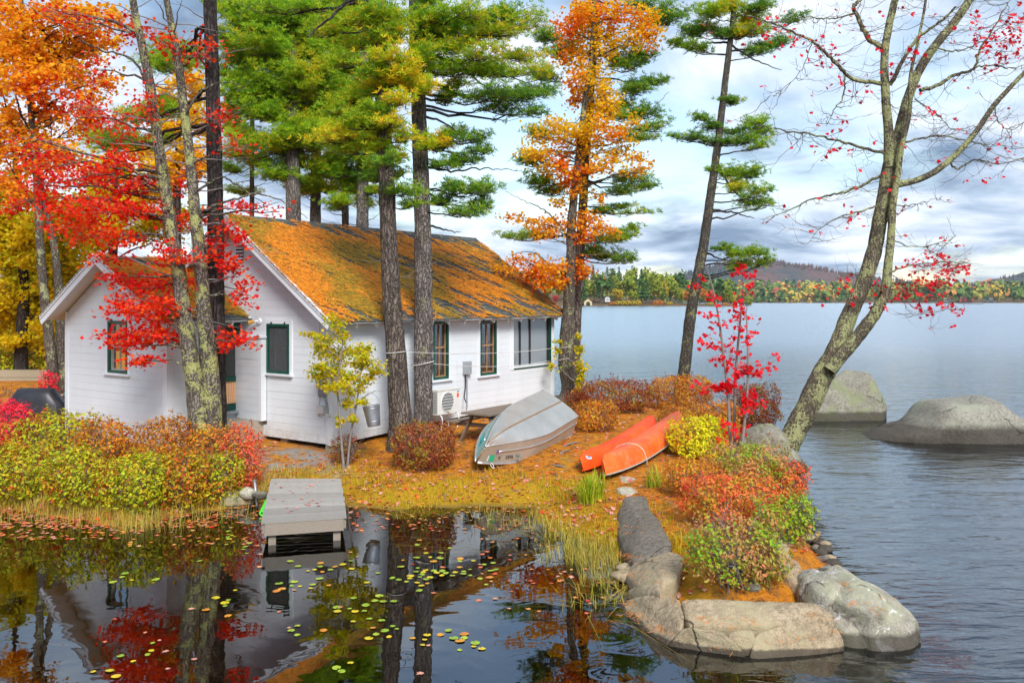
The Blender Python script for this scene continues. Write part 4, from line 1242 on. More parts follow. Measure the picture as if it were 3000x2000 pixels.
m = MB(); F_WS.slab(m, ds0 - .09, ds0 - .004, zd0 - .05, zd1 + .09, -.03, .036); F_WS.slab(m, ds1 + .004, ds1 + .04, zd0 - .05, zd1 + .09, -.03, .036); F_WS.slab(m, ds0 - .003, ds1 + .003, zd1 + .004, zd1 + .09, -.03, .033); m.build('casing', PT, door)
m = MB(); F_WS.slab(m, ds0 - .12, ds1 + .02, zd0 - .06, zd0 - .003, -.03, .14); m.build('threshold', MATS['grey_box'], door)
# closet bump beside the door
F_B = Frame(PA - U * BUMP_D, VV_, -U)
zb0, zb1 = F_B.z_of(1232, BUMP_S0), 2.84
m = MB(); m.prism([(BUMP_S0 + .012, zb0 + .01), (BUMP_S1, zb0 + .01), (BUMP_S1, zb1), (BUMP_S0 + .012, zb1)], F_GAB.org, F_GAB.d, F_GAB.nr, .02, BUMP_D - .02); m.build('closet_wall', PW, house)
boards(F_B, BUMP_S0 + .10, BUMP_S1 - .005, zb0, zb1, course=.17, o0=-.015, o1=.012)
corner(F_B, BUMP_S0, BUMP_S0 + .10, zb0 - .01, zb1 + .01, -BUMP_D + .03, .022)
m = MB(); F_B.slab(m, BUMP_S0 - .03, BUMP_S1, zb1 + .012, zb1 + .05, -BUMP_D, .05); m.build('closet_cap', PT, house)
# wing roof
RW1 = roof_side(PC, U, VV_, -WEO, ZW_EAVE, WHALF, ZW_RIDGE, -.45, WING_LEN - .03, 'wing_right')
RW2 = roof_side(PC, U, VV_, WING_W + WEO, ZW_EAVE, WHALF, ZW_RIDGE, -.45, WING_LEN + 1.6, 'wing_left')
rake_pair(PC, VV_, U, -.43, -WEO - .01, WING_W + WEO + .01, WHALF, ZW_EAVE + .055, ZW_RIDGE + .055, -1)
m = MB(); p = v3(PC + U * (WING_LEN - .05) + VV_ * (-WEO), ZW_EAVE + .02); q = v3(PC + U * (WING_LEN - .05) + VV_ * WHALF, ZW_RIDGE + .02); m.beam(p, q, .05, .13); m.build('rake_board', PT, house)
m = MB(); p = v3(PC - U * .45 + VV_ * (-WEO - .025), ZW_EAVE + .03); q = v3(PC + U * (WING_LEN - .04) + VV_ * (-WEO - .025), ZW_EAVE + .03); m.beam(p, q, .02, .05); m.build('drip_edge', PT, house)
for s in np.arange(.2, WING_LEN, .6):
    m = MB(); a = F_WS.pt(s, ZW_EAVE + SL_W * WEO - .09, -.05); b = F_WS.pt(s, ZW_EAVE - .045, WEO - .02); m.beam(a, b, .05, .09); m.build('rafter_tail', PT, house)
for s in np.arange(.2, WING_LEN, .6):
    a = v3(PC + VV_ * (WING_W + .02) + U * s, ZW_EAVE + .04); b = v3(PC + VV_ * (WING_W + WEO - .03) + U * s, ZW_EAVE - .05)
    m = MB(); m.beam(a, b, .05, .09); m.build('rafter_tail', PT, house)
vt = MB(); F_WG.slab(vt, WHALF - .30, WHALF + .02, 3.98, 4.22, -.02, .03); ve = vt.build('gable_vent', MATS['dark_gap'], house)
for k in range(4):
    m = MB(); F_WG.slab(m, WHALF - .31, WHALF + .03, 3.99 + .06 * k, 4.02 + .06 * k, .03, .045); m.build('slat', PT, ve)
# needles lying on the roofs
def sliver_template(w): return np.array([[-w, -.5, 0], [w, -.5, .01], [w * .6, .5, .02], [-w * .6, .5, 0]]), [np.array([[0, 1, 2, 3]])]
def roof_needles(R, n, rng, cov, seed, name='needle_drift'):
    a = rng.uniform(0, R['la'], n * 3); b = rng.uniform(0, R['ls'], n * 3)
    aa = a + .35 * np.sin(b * 2.3 + a) ; f = .7 * wavy(aa, b * 1.6 + a * .9, 1.7, seed) + .8 * wavy(aa, b * 2.2 + a * 1.4, 4.3, seed + 2) + .6 * wavy(aa, b * 3 + a * 2, 9.7, seed + 4)
    f = f - 1.3 * sstep(R['ls'] * .82, R['ls'], b) - .25 * sstep(R['ls'] * .35, 0, b) + 1.1 * sstep(4.2, 1.5, a) * sstep(0, .8, b)
    keep = (f + rng.normal(size=n * 3) * .35) > cov
    a, b = a[keep][:n], b[keep][:n]
    m = len(a)
    pos = R['e0'] + a[:, None] * R['al'] + b[:, None] * R['sl'] + (.074 + rng.uniform(0, .022, m))[:, None] * R['up']
    th = rng.normal(size=m) * .7 + .95
    x = np.cos(th)[:, None] * R['sl'] - np.sin(th)[:, None] * R['al']          # needle direction, combed down the slope
    z = R['up'] + rng.normal(size=(m, 3)) * .18; z /= np.linalg.norm(z, axis=1, keepdims=True)
    y = x - (x * z).sum(1, keepdims=True) * z; y /= np.linalg.norm(y, axis=1, keepdims=True)
    xx = np.cross(y, z)
    Rm = np.stack([xx, y, z], -1)
    mb = MB(); tv, tb = sliver_template(.05)
    scatter(mb, tv, tb, pos, Rm, rng.uniform(.09, .19, m))
    mb.build(name, MATS['needle_litter_roof'], house, kind='stuff')
hr = np.random.default_rng(5)
roof_needles(R1, 42000, hr, .08, .3)
roof_needles(RW1, 8000, hr, .2, 1.7)
# electrics on the gable wall and long wall
m = MB(); m.tube([F_GAB.pt(.245, 2.02, .03), F_GAB.pt(.245, 2.02, .17)], [.105, .10], 20); q = F_GAB.pt(.245, 1.84, .0); F_GAB.slab(m, .145, .345, 1.66, 1.93, .02, .09); em = m.build('electric_meter', MATS['galvanised'], house)
m = MB(); m.tube([F_GAB.pt(.245, 2.02, .17), F_GAB.pt(.245, 2.02, .185)], [.085, .07], 20); m.build('meter_dial', MATS['meter_glass'], em)
m = MB(); F_GAB.slab(m, .17, .37, 1.30, 1.46, .02, .12); m.build('junction_box', MATS['off_white'], house)
m = MB(); F_GAB.slab(m, .0, .11, 1.26, 1.31, .034, .10); m.build('junction_box', MATS['off_white'], house)
m = MB(); m.tube(resample([F_GAB.pt(.20, 1.66, .06), F_GAB.pt(.12, 1.52, .06), F_GAB.pt(.07, 1.31, .07)], 8), .022, 8); m.build('conduit', MATS['grey_box'], house)
m = MB(); m.tube(resample([F_GAB.pt(.36, 1.52, .045), F_GAB.pt(.345, 1.22, .04), F_GAB.pt(.30, 1.20, .04), F_GAB.pt(.27, 1.30, .05)], 12), .008, 6); m.build('cable', MATS['off_white'], house)
m = MB(); m.tube(resample([F_GAB.pt(.21, 1.30, .03), F_GAB.pt(.19, 1.0, .03), F_GAB.pt(.13, .62, .03)], 10), .005, 6); m.build('cable', MATS['off_white'], house)
sb = F_LONG.s_of(1362)
m = MB(); F_LONG.slab(m, sb - .12, sb + .12, F_LONG.z_of(1095, sb), F_LONG.z_of(1058, sb), .022, .13); db = m.build('disconnect_box', MATS['grey_box'], house)
m = MB(); m.tube([F_LONG.pt(sb, F_LONG.z_of(1095, sb), .07), F_LONG.pt(sb, .95, .07)], .018, 8); m.build('conduit', MATS['grey_box'], db)
m = MB(); m.tube(resample([F_LONG.pt(sb - .07, F_LONG.z_of(1095, sb), .07), F_LONG.pt(sb - .07, 1.5, .07), F_LONG.pt(sb - .2, 1.25, .14), F_LONG.pt(sb - .33, 1.15, .3)], 14), .014, 8); m.build('cable', MATS['far_dark'], db)
# flood light by the bump
lp = F_GAB.pt(F_GAB.s_of(763), F_GAB.z_of(941, F_GAB.s_of(763)), 0)
m = MB(); m.tube([lp + v3(-U) * .02, lp + v3(-U) * .06], [.075, .06], 14); m.tube([lp + v3(-U) * .06, lp + v3(-U) * .12 + V3 * .06], .022, 8); fl = m.build('lamp_holder', PT, house)
m = MB(); m.tube([lp + v3(-U) * .10 + V3 * .05, lp + v3(-U) * .13 + V3 * .12 - Z3 * .015, lp + v3(-U) * .15 + V3 * .19 - Z3 * .03], [.022, .035, .055], 12); m.build('bulb', MATS['bulb_amber'], fl)
# concrete step
c0 = F_WS.pt((ds0 + ds1) / 2, 0, .45); zg = gz(c0[0], c0[1])
m = MB(); m.box((c0[0], c0[1], (zg - .1 + zd0 - .18) / 2), U3, N3, Z3, .62, .36, (zd0 - .18 - zg + .1) / 2)
o = m.build('door_step', MATS['concrete'], recenter=True)
setprops(o, 'low concrete doorstep with fallen needles below the green screen door', 'step')
# ------------------------------------------------------------------ dock
YD0 = P(890, 1590, 0)[1]                              # front posts
ZD = CAM_H - (1520 - HOR) * (YD0 - .05) / FOC          # deck height
da, db_ = P(770, 1527, ZD), P(1012, 1511, ZD)
dc, dd = P(798, 1400, ZD), P(995, 1400, ZD)
dock = thing('dock', (da + db_) / 2 * np.array([1, 1, 0]), 'short weathered grey plank dock with fallen leaves on it', 'dock')
nP = 15
for k in range(nP):
    f0, f1 = k / nP, (k + 1) / nP - .011
    j = random.uniform(-.012, .012)
    a, b = da + (dc - da) * f0, db_ + (dd - db_) * f0
    c, d = db_ + (dd - db_) * f1, da + (dc - da) * f1
    ex = norm(b - a)
    a, d = a + ex * (j - .02), d + ex * (j - .02); b, c = b + ex * (.02 + j), c + ex * (.02 + j)
    t_ = random.uniform(-.004, .004)
    mid = (a + b + c + d) / 4
    m = MB(); V = [p + Z3 * t_ for p in (a, b, c, d)]
    m.add([p - Z3 * .036 for p in V] + V, BOXQ)
    m.build('plank', MATS['dock_wood'], dock, recenter=True)
ex = norm(db_ - da); ey = norm(dc - da)
def dbox(p, q, w, h, name):
    m = MB(); m.beam(p, q, w, h); m.build(name, MATS['dock_frame'], dock, recenter=True)
dbox(da + ex * .03 - Z3 * .13, db_ - ex * .03 - Z3 * .13, .04, .17, 'front_board')
dbox(da + ex * .01 - Z3 * .12 + ey * .03, dc + ex * .03 - Z3 * .12, .04, .15, 'side_board')
dbox(db_ - ex * .01 - Z3 * .12 + ey * .03, dd - ex * .03 - Z3 * .12, .04, .15, 'side_board')
for p in (da + ex * .13 + ey * .10, db_ - ex * .13 + ey * .10, dc + ex * .15 - ey * .15, dd - ex * .15 - ey * .15):
    m = MB(); m.box((p[0], p[1], (ZD - .05 - .55) / 2), ex, norm(np.cross(Z3, ex)), Z3, .055, .055, (ZD - .05 + .55) / 2); m.build('post', MATS['dock_frame'], dock, recenter=True)
# noodle float beside the dock
m = MB(); a, b = P(767, 1502, .055), P(780, 1472, .075); m.tube(resample([a, (a + b) / 2 + np.array([.01, 0, .01]), b + (b - a) * .6], 8), .048, 14)
o = m.build('pool_noodle', MATS['noodle_green'], smooth=False, recenter=True); setprops(o, 'bright green foam pool noodle floating against the dock side', 'pool noodle')
m = MB(); m.tube([P(767, 1502, .055) + np.array([0, -.002, 0]), P(767, 1502, .055) + np.array([0, .01, 0])], .018, 10); m.build('hollow_core', MATS['far_dark'], o)
# pipe post in the water
p = P(757, 1478, 0); m = MB(); m.tube([p + np.array([.02, 0, -.4]), p + np.array([-.07, 0, .42])], .030, 12); o = m.build('mooring_pipe', MATS['pipe_metal'], smooth=True, recenter=True); setprops(o, 'slanting grey metal pipe standing in the shallows near the dock', 'pipe')
m = MB(); q = p + np.array([-.07, 0, .42]); m.tube([q, q + np.array([-.005, 0, .035])], .036, 12); m.build('cap', MATS['galvanised'], o)

# ------------------------------------------------------------------ upturned aluminium boat
BT_S, BT_B = np.array([1.15, 19.8]), PY(1442, 1358, 16.5)[:2]
bdir = norm(v3(BT_B - BT_S)); BL = np.linalg.norm(BT_B - BT_S) + .05
bn = np.array([-bdir[1], bdir[0], 0]);                 # across, horizontal
if bn @ N3 < 0: bn = -bn
roll = math.radians(32)
cac = bn * math.cos(roll) - Z3 * math.sin(roll)        # across the hull, towards the water side
cup = bn * math.sin(roll) + Z3 * math.cos(roll)        # hull "up" (its bottom faces up)
HULL_H = .50
keel0 = np.array([BT_S[0], BT_S[1], 1.36])
org_b = keel0 - cup * HULL_H
ns = 30
boat = thing('rowing_boat', (BT_S[0] * .5 + BT_B[0] * .5, BT_S[1] * .5 + BT_B[1] * .5, .55), 'upturned aluminium rowing boat with teal bow, propped against the picnic table', 'boat')
secs = []
bow_drop = PY(1397, 1352, 16.7)[2]
for i in range(ns + 1):
    f = i / ns
    e = max(0.0, (f - .42) / .58)
    wg = .62 * (1 - e ** 2.3) + .012                  # half width at the gunwale
    wc = .52 * (1 - e ** 1.75) + .006                 # half width at the chine
    hc = HULL_H * (.90 - .12 * f) * (1 - .30 * e ** 3)  # chine height
    hk = HULL_H * (1 + .06 * f) * (1 - .45 * e ** 7)  # keel height
    sheer = -.10 * f ** 2.2                           # gunwale sweeps (down here, the boat is inverted)
    if f > .97: hk = HULL_H * .45
    secs.append((f * BL * (1 - 0), wg, wc, hc, hk, sheer))
def bp(x, y, h):
    # the bow end settles towards the ground
    sink = .0
    base = org_b + bdir * x
    zdrop = (x / BL) * (org_b[2] - (bow_drop + .10))
    return base - Z3 * zdrop + cac * y + cup * h
def strip(rows, closed=False):
    V = []; F = []; k = len(rows[0])
    for r in rows: V += list(r)
    for i in range(len(rows) - 1):
        for j in range(k - 1):
            a = i * k + j; F.append([a, a + 1, a + k + 1, a + k])
    return V, F
sides = {}
for sg, nm in ((1, 'near'), (-1, 'far')):
    rows = []
    for (x, wg, wc, hc, hk, sh) in secs:
        rows.append([bp(x, sg * (wg + (wc - wg) * q), sh + (hc - sh) * q) for q in (0, .35, .62, .66, 1.0)])
    V, F = strip(rows)
    m = MB(); m.add(V, F); sides[nm] = m
# hull skin: side, bottom and transom
hm = MB()
for nm in ('near', 'far'):
    for blk, b in zip(sides[nm].V, sides[nm].F[4]): hm.add(blk, b)
hull = hm.build('hull_side', MATS['boat_aluminium'], boat, smooth=True)
rows = [[bp(x, -wc, hc + .003), bp(x, -wc * .55, hc + (hk - hc) * .75), bp(x, -.02, hk), bp(x, .02, hk), bp(x, wc * .55, hc + (hk - hc) * .75), bp(x, wc, hc + .003)] for (x, wg, wc, hc, hk, sh) in secs]
V, F = strip(rows); m = MB(); m.add(V, F); m.build('hull_bottom', MATS['boat_bottom'], boat, smooth=True)
x, wg, wc, hc, hk, sh = secs[0]
m = MB(); m.add([bp(x, -wg, sh), bp(x, wg, sh), bp(x, wc, hc), bp(x, 0, hk), bp(x, -wc, hc)], [[0, 1, 2, 3, 4]]); m.build('transom', MATS['boat_aluminium'], boat)
# bow panels painted teal (far side of the bow)
rows = []
for (x, wg, wc, hc, hk, sh) in secs[16:]:
    rows.append([bp(x, -(wg + .004), sh + .01), bp(x, -(wg + (wc - wg) * .5 + .006), sh + (hc - sh) * .5), bp(x, -(wg + (wc - wg) * .86 + .006), sh + (hc - sh) * .88)])
V, F = strip(rows); m = MB(); m.add(V, F); m.build('bow_paint', MATS['boat_green'], boat, smooth=True)
for sg in (1, -1):
    path = [bp(x, sg * (wg + .012), sh + .0) for (x, wg, wc, hc, hk, sh) in secs]
    m = MB(); m.tube(path, .022, 8); m.build('gunwale', MATS['boat_trim'], boat, smooth=True)
    path = [bp(x, sg * (wg + (wc - wg) * .64 + .010), sh + (hc - sh) * .64) for (x, wg, wc, hc, hk, sh) in secs[:-3]]
    m = MB(); m.tube(path, .013, 6); m.build('spray_rail', MATS['boat_trim'], boat, smooth=True)
    path = [bp(x, sg * wc, hc + .004) for (x, wg, wc, hc, hk, sh) in secs]
    m = MB(); m.tube(path, .010, 6); m.build('chine', MATS['boat_aluminium'], boat, smooth=True)
path = [bp(x, 0, hk + .008) for (x, wg, wc, hc, hk, sh) in secs[:-1]] + [bp(secs[-1][0] + .03, 0, secs[-1][4] * .6), bp(secs[-1][0] + .035, 0, secs[-1][5])]
m = MB(); m.tube(path, .016, 6); m.build('keel_strip', MATS['keel_rust'], boat, smooth=True)
# writing and stickers on the bow: registration upside down because the boat lies inverted
def text_part(txt, name, mat, parent, origin, xdir, ydir, size):
    cu_ = bpy.data.curves.new('text', 'FONT'); cu_.body = txt; cu_.size = size; cu_.extrude = .001; cu_.space_character = 1.08
    ob = bpy.data.objects.new('text', cu_); COL.objects.link(ob)
    dg = bpy.context.evaluated_depsgraph_get()
    me = bpy.data.meshes.new_from_object(ob.evaluated_get(dg)); bpy.data.objects.remove(ob)
    me.name = name
    xd = norm(xdir); yd = np.asarray(ydir) - xd * (np.asarray(ydir) @ xd); yd = norm(yd); zd = np.cross(xd, yd)
    M = np.stack([xd, yd, zd], -1)
    co = np.zeros(len(me.vertices) * 3); me.vertices.foreach_get('co', co); co = co.reshape(-1, 3) @ M.T + np.asarray(origin) - W0(parent)
    me.vertices.foreach_set('co', co.ravel()); me.update()
    return link(name, me, MATS[mat], parent)
def side_pt(f, q, sg, out=.012):
    i = f * ns; k = min(int(i), ns - 1); w = i - k
    a = [secs[k][j] * (1 - w) + secs[k + 1][j] * w for j in range(6)]
    return bp(a[0], sg * (a[1] + (a[2] - a[1]) * q + out), a[5] + (a[3] - a[5]) * q)
def on_side(sg, f0, f1, q0, q1, name, mat, out=.010):
    rows = []
    for i in range(5):
        f = f0 + (f1 - f0) * i / 4
        rows.append([side_pt(f, q0, sg, out), side_pt(f, q1, sg, out)])
    V, F = strip(rows); m = MB(); m.add(V, F); return m.build(name, MATS[mat], boat)
for sg in (1,):
    a, b = side_pt(.80, .36, sg, .012), side_pt(.90, .36, sg, .012)
    xd = b - a                                        # text runs towards the bow, upside down to a viewer
    yd = side_pt(.85, .10, sg) - side_pt(.85, .40, sg)
    text_part('ME', 'letters', 'letter_teal', boat, side_pt(.735, .40, sg, .014), xd, yd, .105)
    text_part('9683', 'digits', 'letter_black', boat, side_pt(.785, .40, sg, .014), side_pt(.86, .40, sg) - side_pt(.785, .40, sg), yd, .105)
    text_part('A', 'letter', 'letter_black', boat, side_pt(.875, .40, sg, .014), side_pt(.91, .40, sg) - side_pt(.875, .40, sg), yd, .105)
on_side(1, .915, .945, .12, .46, 'sticker', 'sticker_green'); on_side(1, .948, .958, .14, .44, 'sticker', 'sticker_white'); on_side(1, .90, .915, .52, .72, 'sticker', 'sticker_purple')
on_side(-1, .80, .90, .16, .44, 'registration_patch', 'sticker_teal', .014)
a = side_pt(.885, .40, -1, .018)
text_part('ME 9683 A', 'digits', 'letter_black', boat, a, side_pt(.81, .40, -1) - a, side_pt(.85, .10, -1) - side_pt(.85, .40, -1), .085)
q0 = side_pt(.93, .02, 1, .02)
m = MB(); m.tube(resample([q0, q0 + np.array([.02, -.03, -.05]), q0 + np.array([.07, -.03, -.09]), q0 + np.array([.06, -.02, -.03]), q0 + np.array([.01, -.01, .02])], 14), .008, 6); m.build('bow_rope', MATS['rope_white'], boat, smooth=True)

# ------------------------------------------------------------------ kayak and canoe, bottom up
def hull_thing(name, tip, end, W, H, mats, label, tilt, blunt, keel=.0, zoff=0.0):
    tip, end = np.asarray(tip, float), np.asarray(end, float)
    d = norm(end - tip); Lh = np.linalg.norm(end - tip)
    ac = norm(np.cross(d, Z3)); up = np.cross(ac, d)
    a2 = ac * math.cos(tilt) + up * math.sin(tilt); u2 = -ac * math.sin(tilt) + up * math.cos(tilt)
    o = thing(name, (tip + end) / 2, label, 'kayak' if 'kayak' in name else 'canoe')
    rows = []; n = 36; k = 14; sec = []
    for i in range(n + 1):
        f = i / n
        e = abs(2 * f - 1)
        w = W / 2 * (1 - e ** blunt) ** .75 + .006
        h = H * (1 - .10 * (1 - e) + .0 * e) * (1 - max(0, e - .9) ** 1.5 * 18 * .55)
        base = tip + d * (f * Lh) + u2 * (.06 * e ** 3)
        r = []
        for j in range(k + 1):
            th = math.pi * j / k
            y = w * math.copysign(abs(math.cos(th)) ** .72, math.cos(th)); z = h * math.sin(th) ** .62
            r.append(base + a2 * y + u2 * z)
        rows.append(r); sec.append((base, w, h))
    V, F = strip(rows); m = MB(); m.add(V, F)
    m.build('hull', MATS[mats[0]], o, smooth=True)
    for sg in (-1, 1):
        m = MB(); m.tube([b + a2 * sg * (w + .008) + u2 * .005 for (b, w, h) in sec], .014, 6); m.build('gunwale', MATS[mats[1]], o, smooth=True)
    m = MB(); m.tube([b + u2 * (h + .003) for (b, w, h) in sec[2:-2]], .007, 5); m.build('keel_line', MATS[mats[0]], o, smooth=True)
    return o, sec, a2, u2, d
def gp_(px, py, up=0.0, guess=.45):
    p = ground_at(px, py, guess); return p + Z3 * up
k_tip, k_end = ground_at(1712, 1392), ground_at(1885, 1290)
kay, ksec, ka, ku, kd = hull_thing('kayak', k_tip + Z3 * .03, k_tip + norm(k_end - k_tip) * 4.0 + Z3 * .07, .58, .34, ('kayak_red', 'kayak_red'), 'red-orange kayak lying bottom up behind the weathered canoe', math.radians(16), 2.6)
b, w, h = ksec[2]
c = b + ka * w * .55 + ku * h * .66; nn = norm(ka * .8 + ku * .6)
m = MB()
for (r, dz) in ((.075, 0),): m.tube([c - kd * .02 + nn * .0, c - kd * .02 + nn * .03], [r, r], 18)
m.build('round_sticker', MATS['sticker_white'], kay)
m = MB(); m.tube([c - kd * .02 + nn * .028, c - kd * .02 + nn * .034], [.052, .052], 18); m.build('sticker_centre', MATS['sticker_blue'], kay)
c_tip, c_end = ground_at(1778, 1408), ground_at(2010, 1272)
cdir = norm(c_end - c_tip)
can, csec, ca, cu2, cd = hull_thing('canoe', c_tip + Z3 * .04, c_tip + cdir * 5.1 + Z3 * .22, .74, .38, ('canoe_orange', 'canoe_gunwale'), 'faded orange canoe lying bottom up with rope round its end', math.radians(14), 3.4)
b, w, h = csec[9]
m = MB(); pts = [b + ca * w * 1.03 * math.cos(t_) + cu2 * (h * 1.03 + .005) * max(0, math.sin(t_)) ** .62 for t_ in np.linspace(.0, math.pi, 24)]
pts = [b + ca * (w + .02) - Z3 * .14] + pts
m.tube(pts, .011, 6); o = m.build('hull_rope', MATS['rope'], smooth=True, recenter=True); setprops(o, 'thin brown rope looped over the upturned orange canoe', 'rope')

# ------------------------------------------------------------------ picnic table
pt = np.array([-1.13, 18.8]); zg = gz(-.6, 19.3)
table = thing('picnic_table', v3(pt, zg), 'weathered brown picnic table between the cottage wall and the upturned boat', 'picnic table')
tx, ty = N3, U3
ZT = 1.235
for k in range(5):
    m = MB(); c = v3(pt) + tx * (.075 + .158 * k) + ty * .95 + Z3 * (ZT - .02); m.box(c, ty, tx, Z3, .95, .073, .019); m.build('tabletop_plank', MATS['table_wood'], table)
for sg, o_ in ((-1, -.28), (1, .79 + .28)):
    for k in range(2):
        m = MB(); c = v3(pt) + tx * (o_ + sg * .0 + (k - .5) * .145) + ty * .95 + Z3 * (zg + .43); m.box(c, ty, tx, Z3, .95, .066, .018); m.build('bench_plank', MATS['table_wood'], table)
for f in (.22, 1.68):
    for sg in (-1, 1):
        a = v3(pt) + tx * (.395 + sg * .22) + ty * f + Z3 * (ZT - .04); b = v3(pt) + tx * (.395 + sg * .56) + ty * f; b[2] = gz(b[0], b[1]) - .01
        m = MB(); m.beam(a, b, .045, .095, up=ty); m.build('leg', MATS['table_wood'], table)
    a = v3(pt) + tx * (-.36) + ty * (f + .06) + Z3 * (zg + .37); b = v3(pt) + tx * 1.15 + ty * (f + .06) + Z3 * (zg + .37)
    m = MB(); m.beam(a, b, .04, .09); m.build('crossbar', MATS['table_wood'], table)
    a = v3(pt) + tx * .02 + ty * (f + .06) + Z3 * (ZT - .085); b = v3(pt) + tx * .77 + ty * (f + .06) + Z3 * (ZT - .085)
    m = MB(); m.beam(a, b, .04, .08); m.build('crossbar', MATS['table_wood'], table)

# ------------------------------------------------------------------ heat pump on its stand
sA0, sA1 = F_LONG.s_of(1263, .55), F_LONG.s_of(1348, .55)
sA0 = sA1 - .84
zA0, zA1 = F_LONG.z_of(1205, sA1, .55), F_LONG.z_of(1143, sA1, .55)
zA1 = zA0 + .56
ac = thing('heat_pump', F_LONG.pt((sA0 + sA1) / 2, .62, .4), 'white heat pump unit with round fan grille below the cottage window', 'heat pump')
m = MB(); F_LONG.slab(m, sA0, sA1, zA0, zA1, .26, .55); cab = m.build('cabinet', MATS['ac_white'], ac)
m = MB(); F_LONG.slab(m, sA0 - .012, sA1 + .012, zA1, zA1 + .02, .25, .565); m.build('lid', MATS['ac_white'], ac)
cx, cz, rr = sA0 + .36, (zA0 + zA1) / 2, .235
m = MB(); m.tube([F_LONG.pt(cx, cz, .545), F_LONG.pt(cx, cz, .556)], rr, 32); fan = m.build('fan_grille', MATS['ac_grille'], ac)
for k in range(7):
    zz = cz - rr * .86 + k * rr * .287; hw = math.sqrt(max(rr * rr - (zz - cz) ** 2, 0)) * .98
    m = MB(); F_LONG.slab(m, cx - hw, cx + hw, zz - .006, zz + .006, .556, .566); m.build('grille_bar', MATS['ac_white'], fan)
ring = [F_LONG.pt(cx + rr * math.cos(t_), cz + rr * math.sin(t_), .556) for t_ in np.linspace(0, 2 * math.pi, 40)]
m = MB(); m.tube(ring, .012, 6, cap=False); m.build('grille_ring', MATS['ac_white'], fan)
F_ACS = Frame((F_LONG.org + U * sA0), NR, -U)
for k in range(13):
    zz = zA0 + .04 + k * .039
    m = MB(); F_ACS.slab(m, .28, .53, zz, zz + .018, .0, .008); m.build('side_louvre', MATS['ac_grille'], ac)
m = MB(); F_LONG.slab(m, sA1 - .13, sA1 - .05, zA1 - .20, zA1 - .10, .55, .554); m.build('sticker', MATS['sticker_red'], ac)
m = MB(); F_LONG.slab(m, sA1 - .12, sA1 - .04, zA1 - .075, zA1 - .045, .55, .554); m.build('name_plate', MATS['sticker_blue'], ac)
for s in (sA0 + .12, sA1 - .10):
    m = MB(); pz = F_LONG.pt(s, 0, .30); g0 = gz(pz[0], pz[1]); 
    m.tube(resample([F_LONG.pt(s, g0 - .03, .28), F_LONG.pt(s, zA0 - .03, .28), F_LONG.pt(s, zA0 - .015, .32), F_LONG.pt(s, zA0 - .015, .50), F_LONG.pt(s, zA0 - .03, .54), F_LONG.pt(s, g0 - .03, .54)], 26), .016, 8); m.build('stand_leg', MATS['ac_white'], ac, smooth=True)
m = MB(); m.tube([F_LONG.pt(sA0 + .12, zA0 - .012, .40), F_LONG.pt(sA1 - .10, zA0 - .012, .40)], .014, 8); m.build('stand_rail', MATS['ac_white'], ac)

# ------------------------------------------------------------------ covered grill and the person behind the corner
gpt = np.array([(105 - 1500) / FOC * 20.6, 20.6]); zg = gz(*gpt)
grill = thing('covered_grill', v3(gpt, zg), 'gas grill under a black fabric cover beside the crimson shrub', 'grill')
rows = []
gr_ = np.random.default_rng(3)
for (z, w, d, tx_) in ((0.02, .74, .36, 0), (.35, .73, .35, 0), (.65, .71, .33, .0), (.90, .68, .30, .0), (1.0, .60, .29, .01), (1.15, .48, .26, .02), (1.26, .42, .17, .02), (1.28, .38, .05, .02)):
    r = []
    for j in range(28):
        t_ = 2 * math.pi * j / 28
        cx_, sy_ = math.copysign(abs(math.cos(t_)) ** .5, math.cos(t_)), math.copysign(abs(math.sin(t_)) ** .5, math.sin(t_))
        fold = 1 + (.03 * math.sin(5 * t_ + z * 3) + .02 * math.sin(11 * t_ + 2 * z)) * max(.2, 1.3 - z)
        r.append((gpt[0] + tx_ + w * cx_ * fold, gpt[1] + d * sy_ * fold, zg + z + gr_.uniform(-.008, .008)))
    r.append(r[0]); rows.append(r)
V, F = strip(rows); m = MB(); m.add(V, F, np.arange(28)[None] + 7 * 29); m.build('fabric_cover', MATS['grill_cover'], grill, smooth=True)
m = MB(); m.abox(gpt[0] - .5, gpt[0] + .5, gpt[1] - .22, gpt[1] + .22, zg + .02, zg + .7); m.build('cabinet', MATS['far_dark'], grill)

